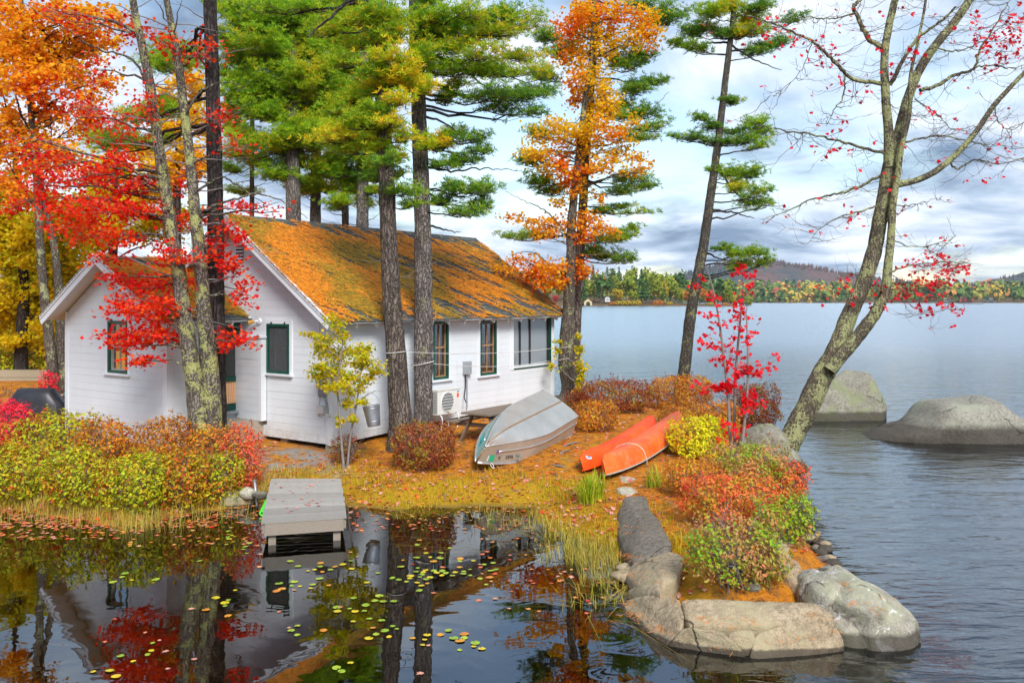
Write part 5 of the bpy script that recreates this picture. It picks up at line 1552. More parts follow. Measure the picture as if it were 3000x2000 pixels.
def skin_person(loc, face):
    """standing person holding a small controller with both hands in front of the waist"""
    J = {'pelvis': (0, 0, .95), 'waist': (0, 0, 1.10), 'chest': (0, .0, 1.32), 'neck': (0, .01, 1.47), 'headb': (0, -.01, 1.55), 'headm': (0, -.02, 1.64), 'headt': (0, -.01, 1.73)}
    R_ = {'pelvis': (.16, .115), 'waist': (.145, .105), 'chest': (.17, .12), 'neck': (.055, .055), 'headb': (.065, .075), 'headm': (.075, .092), 'headt': (.055, .065)}
    E = [('pelvis', 'waist'), ('waist', 'chest'), ('chest', 'neck'), ('neck', 'headb'), ('headb', 'headm'), ('headm', 'headt')]
    for s, n in ((-1, 'L'), (1, 'R')):
        J.update({n + 'hip': (s * .09, 0, .90), n + 'knee': (s * .10, -.02, .50), n + 'ank': (s * .10, .02, .09), n + 'toe': (s * .115, -.15, .05),
                  n + 'sho': (s * .185, 0, 1.42), n + 'elb': (s * .25, .03, 1.14), n + 'wri': (s * .11, -.20, .98), n + 'palm': (s * .065, -.27, .97)})
        R_.update({n + 'hip': (.09, .095), n + 'knee': (.06, .06), n + 'ank': (.045, .05), n + 'toe': (.042, .035), n + 'sho': (.062, .062), n + 'elb': (.046, .046), n + 'wri': (.030, .026), n + 'palm': (.038, .022)})
        E += [('pelvis', n + 'hip'), (n + 'hip', n + 'knee'), (n + 'knee', n + 'ank'), (n + 'ank', n + 'toe'), ('chest', n + 'sho'), (n + 'sho', n + 'elb'), (n + 'elb', n + 'wri'), (n + 'wri', n + 'palm')]
        for k in range(4):
            b = (s * (.035 + .0 * k), -.30, .99 - .02 * k); c_ = (s * (.005 + .006 * k), -.335 + .008 * k, .985 - .02 * k)
            J[n + 'f%d' % k] = b; J[n + 'g%d' % k] = c_; R_[n + 'f%d' % k] = (.0095, .0095); R_[n + 'g%d' % k] = (.008, .008)
            E += [(n + 'palm', n + 'f%d' % k), (n + 'f%d' % k, n + 'g%d' % k)]
        J[n + 'th'] = (s * .045, -.265, 1.005); J[n + 'tt'] = (s * .025, -.30, 1.018); R_[n + 'th'] = (.012, .012); R_[n + 'tt'] = (.010, .010)
        E += [(n + 'palm', n + 'th'), (n + 'th', n + 'tt')]
    keys = list(J); ix = {k: i for i, k in enumerate(keys)}
    me = bpy.data.meshes.new('body'); me.from_pydata([J[k] for k in keys], [(ix[a], ix[b]) for a, b in E], [])
    ob = bpy.data.objects.new('body', me); COL.objects.link(ob)
    sk_ = ob.modifiers.new('skin', 'SKIN'); sk_.use_smooth_shade = True
    for i, k in enumerate(keys):
        me.skin_vertices[0].data[i].radius = R_[k]; me.skin_vertices[0].data[i].use_root = (k == 'pelvis')
    sub = ob.modifiers.new('sub', 'SUBSURF'); sub.levels = 2; sub.render_levels = 2
    dg = bpy.context.evaluated_depsgraph_get(); dg.update()
    bm2 = bpy.data.meshes.new_from_object(ob.evaluated_get(dg)); bpy.data.objects.remove(ob)
    bm2.name = 'body'
    for mn in ('skin', 'jacket_teal', 'jeans', 'shoe'): bm2.materials.append(MATS[mn])
    for p in bm2.polygons:
        x, y, z = p.center
        p.material_index = 3 if z < .10 else 0 if y < -.215 else 2 if z < .90 else (0 if (z > 1.455 and abs(x) < .13) else 1)
        p.use_smooth = True
    per = thing('person', loc, 'person in teal jacket and blue jeans standing behind the cottage corner, hands together', 'person')
    per.rotation_euler[2] = face
    b = bpy.data.objects.new('body', bm2); COL.objects.link(b); b.parent = per
    hm_ = MB(); hm_.ell((0, .015, 1.685), (.088, .105, .085), 16, 10)
    h = link('hair', hm_.mesh('hair', smooth=True), MATS['hair_brown'], per)
    for s in (-1, 1):
        m = MB(); m.ell((s * .078, 0, 1.63), (.012, .02, .03), 8, 6); link('ear', m.mesh('ear', smooth=True), MATS['skin'], per)
        m = MB(); m.ell((s * .03, -.098, 1.645), (.012, .008, .008), 8, 6); link('eye', m.mesh('eye', smooth=True), MATS['far_dark'], per)
    m = MB(); m.tube([(0, -.095, 1.65), (0, -.118, 1.615), (0, -.10, 1.605)], [.008, .014, .008], 8); link('nose', m.mesh('nose', smooth=True), MATS['skin'], per)
    m = MB(); m.ell((0, -.095, 1.578), (.022, .008, .006), 8, 6); link('mouth', m.mesh('mouth', smooth=True), MATS['sticker_red'], per)
    return per
pw_ = np.array([(212 - 1500) / FOC * 21.9, 21.9])
per = skin_person(v3(pw_, gz(*pw_)), math.radians(-62))
th = math.radians(-62); hz = np.array([-.32 * -math.sin(th) * -1, 0, 0])
cpos = np.array([pw_[0] + math.sin(th) * .315, pw_[1] - math.cos(th) * .315, gz(*pw_) + .975])
m = MB(); m.box(cpos, (math.cos(th), math.sin(th), 0), (-math.sin(th), math.cos(th), 0), Z3, .075, .022, .03)
o = m.build('controller', MATS['off_white'], recenter=True); setprops(o, 'small pale remote controller held by the person in teal', 'controller')

# ------------------------------------------------------------------ timber retaining wall far left
tw = thing('timber_wall', (-20, 30.5, gz(-20, 30.5)), 'low wall of two stacked weathered timbers at the wood edge', 'wall', None, 'thing')
for k in range(2):
    for j in range(3):
        m = MB(); x0 = -24.5 + j * 3.05; zz = .68 + .27 * k
        m.box((x0 + 1.5, 30.6 - .0 * j + .02 * j, zz + .12), (1, 0, 0), (0, 1, 0), Z3, 1.51, .14, .128); m.build('timber', MATS['timber'], tw, recenter=True)
# white plastic pipe by the maple foot
a, b, c, d = ground_at(1683, 1172, .7) + Z3 * .12, ground_at(1688, 1183, .7) + Z3 * .03, ground_at(1700, 1189, .7) + Z3 * .03, ground_at(1729, 1190, .7) + Z3 * .05
m = MB(); m.tube(resample([a, b, c, d], 14), .028, 10); o = m.build('drain_pipe', MATS['ac_white'], smooth=True, recenter=True); setprops(o, 'bent white plastic pipe lying at the foot of the orange maple', 'pipe')
# ------------------------------------------------------------------ rocks
def fbm(p, f, seed, oct=4):
    out = np.zeros(len(p)); a = 1.0
    for k in range(oct):
        s = seed * 1.7 + k * 3.1
        out += a * (np.sin(p[:, 0] * f + s) * np.cos(p[:, 1] * f * 1.1 + s * 1.3) + np.sin(p[:, 2] * f * 1.2 + s * .7 + p[:, 0] * f * .5)) * .5
        f *= 2.1; a *= .5
    return out
def rock(name, c, r, seed, mat, label, cat='boulder', flat=.0, facets=9, rough=.06, group=None, sub=24, parent=None, shape=None, rot=0.0):
    """boulder: a dense ball cut by random planes, then roughened"""
    rng = np.random.default_rng(seed)
    seg, rings = sub * 2, sub
    th = np.linspace(0, math.pi, rings + 1); ph = np.arange(seg) * 2 * math.pi / seg
    T, Pp = np.meshgrid(th, ph, indexing='ij')
    D = np.stack([np.sin(T) * np.cos(Pp), np.sin(T) * np.sin(Pp), np.cos(T)], -1).reshape(-1, 3)
    rad = np.ones(len(D))
    nr_ = rng.normal(size=(facets, 3)); nr_ /= np.linalg.norm(nr_, axis=1, keepdims=True)
    hgt = rng.uniform(.62, .92, facets)
    pl = list(zip(nr_, hgt)) + (shape or [])
    for n_, h_ in pl:
        dn = D @ np.asarray(n_)
        rad = np.where(dn > 1e-3, np.minimum(rad, h_ / np.maximum(dn, 1e-3)), rad)
    Q = D * rad[:, None]
    Q = Q + D * (rough * fbm(D * 2.0, 1.7, seed, 5))[:, None]
    Q = Q * np.asarray(r)
    cs, sn = math.cos(rot), math.sin(rot)
    Q = np.stack([Q[:, 0] * cs - Q[:, 1] * sn, Q[:, 0] * sn + Q[:, 1] * cs, Q[:, 2]], -1)
    idx = np.arange((rings + 1) * seg).reshape(rings + 1, seg)
    F = np.stack([idx[:-1], idx[1:], np.roll(idx[1:], -1, 1), np.roll(idx[:-1], -1, 1)], -1).reshape(-1, 4)
    me = mk_mesh(name, Q, [F], True)
    o = link(name, me, MATS[mat], parent, np.asarray(c, float) - (W0(parent) if parent else 0))
    if parent is None: setprops(o, label, cat, group)
    return o
def lofted_rock(name, prof, Y, depth, mat, label, seed, tilt=0.0, cat='boulder', z0=-.4, rough=.05, box=.26, facet=.13):
    """boulder with a given silhouette: prof = (px, py of the top edge) at distance Y, rounded off to front and back"""
    xs_ = np.linspace(prof[0][0], prof[-1][0], 64)
    top = np.interp(xs_, [p[0] for p in prof], [p[1] for p in prof])
    ker = np.array([1, 2, 3, 2, 1.]) / 9
    top = np.convolve(np.pad(top, 2, 'edge'), ker, 'valid')
    zt = CAM_H - (top - HOR) * Y / FOC
    X = (xs_ - 1500) * Y / FOC
    xm, hw = (X[0] + X[-1]) / 2, (X[-1] - X[0]) / 2
    k = 30; V = []
    for i in range(64):
        e = (X[i] - xm) / hw
        half = depth / 2 * math.sqrt(max(1 - abs(e) ** 3.2, 0)) + .02
        for j in range(k):
            t_ = math.pi * j / (k - 1)
            yy = -half * math.copysign(abs(math.cos(t_)) ** .8, math.cos(t_))
            zz = z0 + (zt[i] - z0) * math.sin(t_) ** box
            V.append((X[i], Y + yy + tilt * (zz), zz))
    V = np.array(V)
    # flat facets: push each region of the skin along its own plane, with creases between
    rg = np.random.default_rng(seed); cp = np.stack([rg.uniform(X[0], X[-1], 26), rg.uniform(Y - depth / 2, Y + depth / 2, 26), rg.uniform(z0, zt.max(), 26)], -1)
    dd2 = np.linalg.norm(V[:, None] - cp[None], axis=2); o_ = np.sort(dd2, 1); kk = dd2.argmin(1)
    off = rg.uniform(-1, 1, 26)[kk] * facet; crease = np.exp(-((o_[:, 1] - o_[:, 0]) / .06) ** 2) * facet * .35
    V[:, 1] -= (off - crease) * .6; V[:, 2] += (off * .25 - crease * .5) * (V[:, 2] > z0 + .2)
    dn = fbm(V * np.array([1, 1, 1.6]), 1.9, seed, 6)
    V[:, 1] += -rough * dn * 1.5; V[:, 2] += rough * dn * .8 * (V[:, 2] > z0 + .1)
    idx = np.arange(64 * k).reshape(64, k)
    F = np.stack([idx[:-1, :-1], idx[1:, :-1], idx[1:, 1:], idx[:-1, 1:]], -1).reshape(-1, 4)
    c = np.array([xm, Y, 0])
    me = mk_mesh(name, V - c, [F], True)
    o = link(name, me, MATS[mat], None, c)
    return setprops(o, label, cat)
def hull_rock(name, pts, mat, label, seed, cat='boulder', cuts=5, rough=.05, bev=.06):
    '''boulder as a bevelled convex block given by its corners'''
    import bmesh
    W = np.array(pts, float); c = np.array([W[:, 0].mean(), W[:, 1].mean(), 0])
    bm = bmesh.new()
    for p in W - c: bm.verts.new(p)
    bmesh.ops.convex_hull(bm, input=bm.verts)
    bmesh.ops.delete(bm, geom=[v for v in bm.verts if not v.link_faces], context='VERTS')
    bmesh.ops.dissolve_limit(bm, angle_limit=.06, verts=bm.verts, edges=bm.edges)
    bmesh.ops.bevel(bm, geom=list(bm.edges), offset=bev, segments=2, profile=.6, affect='EDGES', clamp_overlap=True)
    bmesh.ops.triangulate(bm, faces=bm.faces)
    for _ in range(cuts):
        long_ = [e for e in bm.edges if e.calc_length() > .16]
        if not long_: break
        bmesh.ops.subdivide_edges(bm, edges=long_, cuts=1); bmesh.ops.triangulate(bm, faces=bm.faces)
    me = bpy.data.meshes.new(name); bm.normal_update()
    V = np.array([v.co for v in bm.verts]); Nn = np.array([v.normal for v in bm.verts])
    d = fbm(V + seed, 2.0, seed, 6) * rough + fbm(V * 1.0 + 3, 9.0, seed + 3, 3) * rough * .25
    for v, n_, q in zip(bm.verts, Nn, d): v.co += Vector(n_ * q)
    for f in bm.faces: f.smooth = True
    bm.to_mesh(me); bm.free()
    return setprops(link(name, me, MATS[mat], None, c), label, cat)
def HP(px, py, y): return PY(px, py, y)
Yb = P(2450, 1234, 0)[1]
hull_rock('boulder', [HP(2312, 1255, Yb + .3), HP(2308, 1228, Yb + .5), HP(2330, 1260, Yb - .1), HP(2580, 1262, Yb), HP(2600, 1260, Yb + .6), HP(2340, 1195, Yb + .5), HP(2600, 1192, Yb + .8), HP(2595, 1205, Yb + .4), HP(2572, 1150, Yb + .5),
                      HP(2440, 1118, Yb + .7), HP(2553, 1118, Yb + .6), HP(2450, 1100, Yb + 1.0), HP(2475, 1087, Yb + 1.3), HP(2545, 1090, Yb + 1.2), HP(2558, 1104, Yb + 1.0), HP(2555, 1112, Yb + 1.8), HP(2470, 1098, Yb + 1.9), HP(2350, 1180, Yb + 1.6), HP(2590, 1180, Yb + 1.9)],
          'lake_rock', 'tall blocky grey-green boulder rising from the lake behind the leaning trunk', 31, rough=.045)
lofted_rock('boulder', [(2518, 1290), (2540, 1272), (2600, 1252), (2680, 1236), (2708, 1212), (2722, 1180), (2732, 1172), (2800, 1168), (2870, 1163), (2888, 1157), (2902, 1166), (2925, 1190), (2990, 1228), (3060, 1245), (3130, 1268), (3170, 1290)],
            P(2750, 1296, 0)[1] + 1.0, 2.3, 'lake_rock_dark', 'long low grey boulder in the lake with dark waterline and peaked top', 44, .1)
# boulder under the leaning maple
lofted_rock('boulder', [(2165, 1300), (2185, 1262), (2215, 1250), (2268, 1246), (2290, 1275), (2320, 1310), (2350, 1350), (2375, 1392), (2380, 1408)],
            19.1, 1.5, 'lake_rock', 'sloping lichened boulder at the shore beneath the leaning maple', 52, 0.0, z0=-.3)
# boulder at the tip of the spit
lofted_rock('boulder', [(2345, 1742), (2365, 1700), (2400, 1690), (2500, 1684), (2530, 1700), (2570, 1725), (2615, 1745), (2645, 1770), (2662, 1800), (2668, 1845)],
            9.75, 1.35, 'granite_lichen', 'big pale lichened boulder at the tip of the stone spit', 63, 0.12, z0=-.25, rough=.05, facet=.17)
# fitted slabs of the spit: flat granite pieces with open joints
SL_MEAN = .1
def slab_stone(pts, mat, label, seed, thick=.35):
    """pts: (px, py, z) outline on the stone's top"""
    W = np.array([P(a, b, z) for a, b, z in pts])
    c = W.mean(0)
    n_ = 10
    # densify the outline and round it off
    out = []
    m_ = len(W)
    for i in range(m_):
        for k in range(6):
            t_ = k / 6; out.append(W[i] * (1 - t_) + W[(i + 1) % m_] * t_)
    out = np.array(out)
    dlt = out - c; out = c + dlt * (1 + .012 / np.linalg.norm(dlt, axis=1, keepdims=True))
    for _ in range(1): out = (np.roll(out, 1, 0) + 2 * out + np.roll(out, -1, 0)) / 4
    rng = np.random.default_rng(seed)
    k = len(out); rings = []
    fr_ = [0, .25, .5, .72, .88, .96, 1.0]
    for f in fr_:
        q = c + (out - c) * f
        # crowned top, rounded edge
        q[:, 2] = c[2] * (1 - f) + out[:, 2] * f + (.05 if seed < 75 else .018) * (1 - f ** 2)
        if f > .9: q[:, 2] -= .02 * (f - .9) / .1
        rings.append(q)
    for (gx_, dz) in ((1.012, .06), (1.02, thick * .6), (1.0, thick)):
        q = c + (out - c) * gx_; q[:, 2] = out[:, 2] - dz; rings.append(q)
    V = np.concatenate(rings)
    V[:, 2] += .016 * fbm(V, 5.0, seed, 5)
    V[k:, :2] += .008 * np.stack([fbm(V[k:], 7, seed + 5, 3), fbm(V[k:], 7, seed + 9, 3)], -1)
    R_ = len(rings)
    idx = np.arange(R_ * k).reshape(R_, k)
    F = np.stack([idx[:-1], np.roll(idx[:-1], -1, 1), np.roll(idx[1:], -1, 1), idx[1:]], -1).reshape(-1, 4)
    base = np.array([c[0], c[1], c[2] - thick])
    me = mk_mesh('stone_slab', V - base, [F[:, ::-1]], True)
    o = link('stone_slab', me, MATS[mat], None, base)
    return setprops(o, label, 'stone', None, 'thing')
za = .42
slab_stone([(1832, 1452, .45), (1892, 1448, .45), (1905, 1495, .45), (1925, 1515, .45), (1968, 1588, .44), (1955, 1606, .43), (1855, 1640, .28), (1825, 1600, .20), (1812, 1550, .22), (1812, 1498, .34)], 'granite_dark',
           'dark smooth granite slab of the spit path beside the rust shrubs', 71)
slab_stone([(1858, 1645, .28), (1958, 1610, .43), (2000, 1626, .44), (1992, 1655, .43), (1978, 1690, .42), (1935, 1700, .41), (1862, 1710, .22), (1835, 1675, .14)], 'granite',
           'rough granite slab with fallen leaves beyond the dark path slab', 72)
slab_stone([(1868, 1716, .24), (1930, 1704, .40), (1936, 1732, .40), (1900, 1738, .30), (1852, 1742, .14), (1838, 1728, .10)], 'granite', 'small cracked granite slab on the spit path', 73)
slab_stone([(1848, 1748, .16), (1920, 1738, .34), (1988, 1752, .38), (2000, 1800, .30), (1992, 1832, .22), (1945, 1886, .0), (1885, 1845, .0), (1830, 1800, .0), (1822, 1770, .03)], 'granite',
           'rounded granite slab at the corner of the spit by the reeds', 74, .45)
slab_stone([(2000, 1752, .38), (2150, 1754, .39), (2290, 1758, .39), (2395, 1766, .40), (2432, 1792, .36), (2440, 1814, .32), (2330, 1818, .29), (2150, 1832, .25), (2030, 1828, .25), (2010, 1800, .30)], 'granite',
           'long pale granite slab along the front of the spit', 75, .45)
slab_stone([(2002, 1838, .22), (2080, 1840, .24), (2120, 1848, .23), (2155, 1880, .14), (2180, 1910, .05), (2168, 1928, -.02), (2050, 1912, -.02), (1955, 1890, .0)], 'granite', 'low wedge of split granite at the spit waterline', 76, .4)
slab_stone([(2134, 1848, .23), (2202, 1838, .25), (2208, 1868, .17), (2188, 1902, .06), (2160, 1876, .14)], 'granite', 'small triangular granite piece between two split slabs', 77, .35)
slab_stone([(2218, 1848, .22), (2330, 1824, .27), (2440, 1822, .28), (2468, 1870, .12), (2466, 1895, .04), (2350, 1932, -.03), (2205, 1940, -.03), (2196, 1912, .04)], 'granite', 'broad granite slab at the spit waterline beside the lichened boulder', 78, .4)
slab_stone([(2268, 1585, .50), (2312, 1572, .46), (2355, 1600, .34), (2388, 1640, .22), (2400, 1690, .18), (2345, 1705, .42), (2285, 1665, .50)], 'granite', 'tilted flat granite slab facing the lake behind the pink shrub', 79, .3)
slab_stone([(1812, 1395, .42), (1870, 1390, .42), (1902, 1395, .42), (1898, 1422, .42), (1885, 1430, .42), (1828, 1420, .42)], 'stone_pale', 'pale flat stepping stone below the canoe', 80, .08)
slab_stone([(1805, 1428, .42), (1845, 1425, .42), (1872, 1440, .42), (1848, 1446, .42), (1815, 1438, .42)], 'stone_pale', 'narrow pale stepping stone at the start of the dark slab', 81, .08)
for (px, py, w, s) in ((1838, 1668, .13, 1), (1826, 1695, .15, 2), (1850, 1684, .10, 3)):
    p = P(px, py, .05)
    rock('shore_stone', p + Z3 * .02, (w * 1.3, w * .8, .09), 90 + s, 'granite', 'broken granite lump at the reed edge of the spit', 'stone', group='broken stones by the reeds', sub=10)
pr = np.random.default_rng(17)
for i, (px, py) in enumerate([(2370, 1585), (2385, 1582), (2400, 1590), (2420, 1598), (2392, 1608), (2405, 1622), (2432, 1640), (2412, 1645), (2440, 1655), (2395, 1655), (2425, 1668), (2410, 1672), (2435, 1680), (2388, 1675), (2400, 1690), (2452, 1668), (2365, 1572), (2418, 1612)]):
    p = P(px, py, .02); r_ = pr.uniform(.06, .12)
    rock('cobble', p + Z3 * .02, (r_ * 1.2, r_, r_ * .7), 200 + i, ['granite', 'granite_dark', 'lake_rock'][i % 3], 'rounded cobble in the wet pile on the lake side of the spit', 'stone', group='cobbles on the lake side', facets=3, rough=.04, sub=9)
p = P(690, 1478, 0); rock('boulder', p + Z3 * .06, (.36, .26, .20), 301, 'boulder_tan', 'tan rounded stone at the water edge next to the dock', 'stone', facets=8, rough=.05, sub=16)
p = P(728, 1448, .2); rock('boulder', p + Z3 * .02, (.17, .14, .13), 302, 'stone_pale', 'small pale stone behind the tan stone near the pipe', 'stone', facets=6, sub=12)
p = P(760, 1450, .2); rock('boulder', p + Z3 * .0, (.15, .12, .09), 303, 'lake_rock', 'small grey stone between the pipe and the dock', 'stone', facets=6, sub=12)
p = ground_at(2065, 1480); rock('boulder', p, (.09, .08, .07), 304, 'stone_pale', 'small pale stone half buried in needles beside the path', 'stone', sub=10)
p = ground_at(2205, 1718); rock('boulder', p, (.10, .08, .09), 305, 'lake_rock', 'small grey stone under the pink shrub', 'stone', sub=10)
# ------------------------------------------------------------------ trees
VR = np.random.default_rng(101)
TUFTS = [tuft_template(9, np.random.default_rng(k)) for k in range(4)]
class Tree:
    def __init__(s, name, loc, label, cat='tree', group=None):
        s.o = thing(name, loc, label, cat, group); s.tr = []; s.br = MB(); s.tw = MB(); s.lf = {}; s.lb = []
    def trunk(s, Y, pts, bark, flare=1.35, dy=0.0, k=18, rough=.06, top=None, name='trunk', n=None):
        """pts: (px, py, width px[, extra depth])"""
        rows = []
        for p in pts:
            y = Y + (p[3] if len(p) > 3 else 0) + dy
            q = PY(p[0], p[1], y); rows.append([*q, p[2] / 2 * y / FOC])
        rows = np.array(rows)
        n = n or max(24, int(np.linalg.norm(np.diff(rows[:, :3], axis=0), axis=1).sum() / .10))
        a = resample(rows, n); a[:, 3] = np.maximum(a[:, 3], .004)
        if flare > 1: 
            h = a[:, 2] - a[0, 2]; a[:, 3] *= 1 + (flare - 1) * np.exp(-np.maximum(h, 0) / .22)
        V, F = tube_geo(a[:, :3], a[:, 3], k)
        c = np.repeat(a[:, :3], k, 0); d = V - c
        l = np.linalg.norm(d, axis=1, keepdims=True) + 1e-9
        amp = rough * (np.sin(V[:, 2] * 9 + V[:, 0] * 31 + V[:, 1] * 27) * .4 + np.sin(V[:, 2] * 3.1 + V[:, 0] * 17) * .4 + VR.uniform(-.5, .5, len(V)))
        V = c + d * (1 + amp[:, None])
        m = MB(); m.add(V, F); m.build(name, MATS[bark], s.o, smooth=True)
        s.tr.append(a)
        return a
    def attach(s, c, drop, lo=None):
        best = None
        for a in s.tr:
            hd = np.hypot(a[:, 0] - c[0], a[:, 1] - c[1])
            i = np.argmin(np.abs(a[:, 2] - (c[2] - drop * hd)) + .25 * hd)
            sc = hd[i] + .3 * abs(a[i, 2] - c[2])
            if best is None or sc < best[0]: best = (sc, a[i])
        return best[1]
    def limb(s, p0, p1, r0, r1, arch=.12, wig=.05, n=9, k=6, tw=False):
        p0, p1 = np.asarray(p0, float), np.asarray(p1, float)
        t_ = np.linspace(0, 1, n)[:, None]; L_ = np.linalg.norm(p1 - p0)
        path = p0 + (p1 - p0) * t_ + np.array([0, 0, 1]) * (arch * L_ * 4 * t_ * (1 - t_))
        w = VR.normal(size=(n, 3)); w = (w + np.roll(w, 1, 0)) * .5; w[0] = 0; w[-1] *= .3
        path = path + w * wig * L_ * .35
        (s.tw if tw else s.br).tube(path, np.linspace(r0, r1, n), k, cap=False)
        return path
    def pxlimb(s, Y, pts, r0, r1, k=8, dyend=0.0, n=None, tw=False):
        """limb traced through picture points, drifting in depth by dyend; first point on the trunk"""
        m = len(pts)
        rows = np.array([PY(p[0], p[1], Y + dyend * i / (m - 1)) for i, p in enumerate(pts)])
        n = n or max(10, m * 6)
        a = resample(rows, n)
        a[2:-1] += VR.normal(size=(n - 3, 3)) * .012
        m_ = MB(); m_.tube(a, np.linspace(r0, r1, n), k, cap=False); s.lb.append(m_)
        return a
    def leaves(s, mat, pos, size, tmpl, up=(0, 0, 1), tilt=.7):
        mb = s.lf.setdefault(mat, MB())
        d = np.repeat(np.asarray(up, float)[None], len(pos), 0)
        scatter(mb, tmpl[0], tmpl[1], pos, frames_up(d, VR, tilt), VR.uniform(.75, 1.2, len(pos)) * size)
    def leaf_clump(s, Y, px, py, rx, ry, mat, dens=520, size=.085, tmpl=(MAPLE_V, MAPLE_B), dy=None, drop=.45, dr=1.0, twigs=7, limb=True, tilt=.75):
        dy = VR.uniform(-1, 1) * rx * Y / FOC * .8 if dy is None else dy
        y = Y + dy; c = PY(px, py, y); sc = y / FOC
        R_ = np.array([rx * sc, max(rx, ry) * sc * .8 * dr, ry * sc])
        n = max(6, int(dens * math.pi * R_[0] * R_[2]))
        nt_ = max(3, int(twigs * (R_[0] * R_[2]) ** .35 * 2))
        e = VR.normal(size=(nt_, 3)); e = e / np.linalg.norm(e, axis=1, keepdims=True) * VR.uniform(.45, 1, (nt_, 1)) ** .6
        ends = c + e * R_
        if limb:
            a = s.attach(c, drop)
            hd = np.linalg.norm(c - a[:3])
            r0 = min(a[3] * .6, .010 + .012 * hd)
            path = s.limb(a[:3], c + np.array([0, 0, -.2 * R_[2]]), r0, .006, .06, .10)
        else:
            path = np.linspace(c - np.array([0, 0, R_[2]]), c, 6)
        pts = []
        for q in ends:
            st = path[VR.integers(len(path) // 2, len(path))]
            tp = s.limb(st, q, .006, .002, .05, .14, 6, 4, True)
            pts.append(tp[2:])
        pts = np.concatenate(pts)
        ii = VR.integers(0, len(pts), n)
        pos = pts[ii] + VR.normal(size=(n, 3)) * np.minimum(R_ * .26, .16)
        s.leaves(mat, pos, size, tmpl, tilt=tilt)
    def pine_clump(s, Y, px, py, rx, ry, mat='pine_needle', dens=190, size=.135, dy=None, drop=-.05, dr=1.0, limb=True):
        dy = VR.uniform(-1, 1) * rx * Y / FOC * .9 if dy is None else dy
        y = Y + dy; c = PY(px, py, y); sc = y / FOC
        R_ = np.array([rx * sc, rx * sc * .85 * dr, ry * sc])
        n = max(8, int(dens * math.pi * R_[0] * max(R_[2], .12)))
        nb = max(6, int(9 + 8 * R_[0]))
        if limb:
            a = s.attach(c, drop); hd = np.linalg.norm(c - a[:3])
            path = s.limb(a[:3], c - np.array([0, 0, R_[2] * .5]), min(a[3] * .45, .010 + .011 * hd), .008, -.03, .09)
            din = norm((c - a[:3]) * np.array([1, 1, 0]))
        else:
            path = np.linspace(c - np.array([R_[0] * .5, 0, R_[2]]), c, 6); din = np.array([1.0, 0, 0])
        P_, D_ = [], []
        for b in range(nb):
            e = VR.normal(size=3); e[2] = abs(e[2]) * .9 - .25; e = e / np.linalg.norm(e) * VR.uniform(.5, 1.0)
            q = c + e * R_
            st = path[VR.integers(len(path) // 2, len(path))]
            tp = s.limb(st, q, .008, .003, -.06, .12, 8, 4, True)
            dirs = np.gradient(tp, axis=0)
            dirs /= np.linalg.norm(dirs, axis=1, keepdims=True) + 1e-9
            P_.append(tp[2:]); D_.append(dirs[2:])
        P_ = np.concatenate(P_); D_ = np.concatenate(D_)
        ii = VR.integers(0, len(P_), n)
        jit = VR.normal(size=(n, 3)) * np.minimum(R_ * .24, .14)
        jit[:, 2] = np.abs(jit[:, 2]) * .9 - .02
        pos = P_[ii] + jit
        dd_ = D_[ii] * .45 + np.array([0, 0, .75]) + (pos - c) / (R_ + .05) * .35
        mb = s.lf.setdefault(mat, MB())
        for k in range(4):
            m = np.arange(n) % 4 == k
            if m.any(): scatter(mb, TUFTS[k][0], TUFTS[k][1], pos[m], frames_up(dd_[m], VR, .25), VR.uniform(.75, 1.2, m.sum()) * size)
    def dead(s, n, zlo, zhi, l0, l1, r=.012, up=.1):
        """bare stubs and dead twigs along the trunk"""
        for _ in range(n):
            a = s.tr[VR.integers(len(s.tr))]
            ok = np.where((a[:, 2] > zlo) & (a[:, 2] < zhi))[0]
            if len(ok) == 0: continue
            p = a[VR.choice(ok)]; ph = VR.uniform(0, 6.28); l = VR.uniform(l0, l1)
            q = p[:3] + np.array([math.cos(ph), math.sin(ph), VR.uniform(-.3, .5) + up]) * l
            path = s.limb(p[:3], q, r * l ** .4, .003, .0, .10, 7, 5, True)
            for _ in range(int(l * 3)):
                st = path[VR.integers(2, len(path))]; e = norm(q - p[:3]) + VR.normal(size=3) * .6
                s.limb(st, st + e * l * VR.uniform(.2, .45), .004, .0015, .05, .12, 5, 3, True)
    def done(s, bark, twig='twig', crown='crown'):
        for m_ in s.lb: m_.build('limb', MATS[bark], s.o, smooth=True)
        if not s.br.empty(): s.br.build('branches', MATS[bark], s.o, smooth=True, kind='stuff')
        if not s.tw.empty(): s.tw.build('twigs', MATS[twig], s.o, kind='stuff')
        for k, mb in s.lf.items(): mb.build(crown, MATS[k], s.o)
        return s.o
def base_of(px, Y):
    x = (px - 1500) * Y / FOC; return np.array([x, Y, gz(x, Y)])
def py_ground(px, Y, sink=.06):
    b = base_of(px, Y); return HOR + (CAM_H - b[2] + sink) * FOC / Y

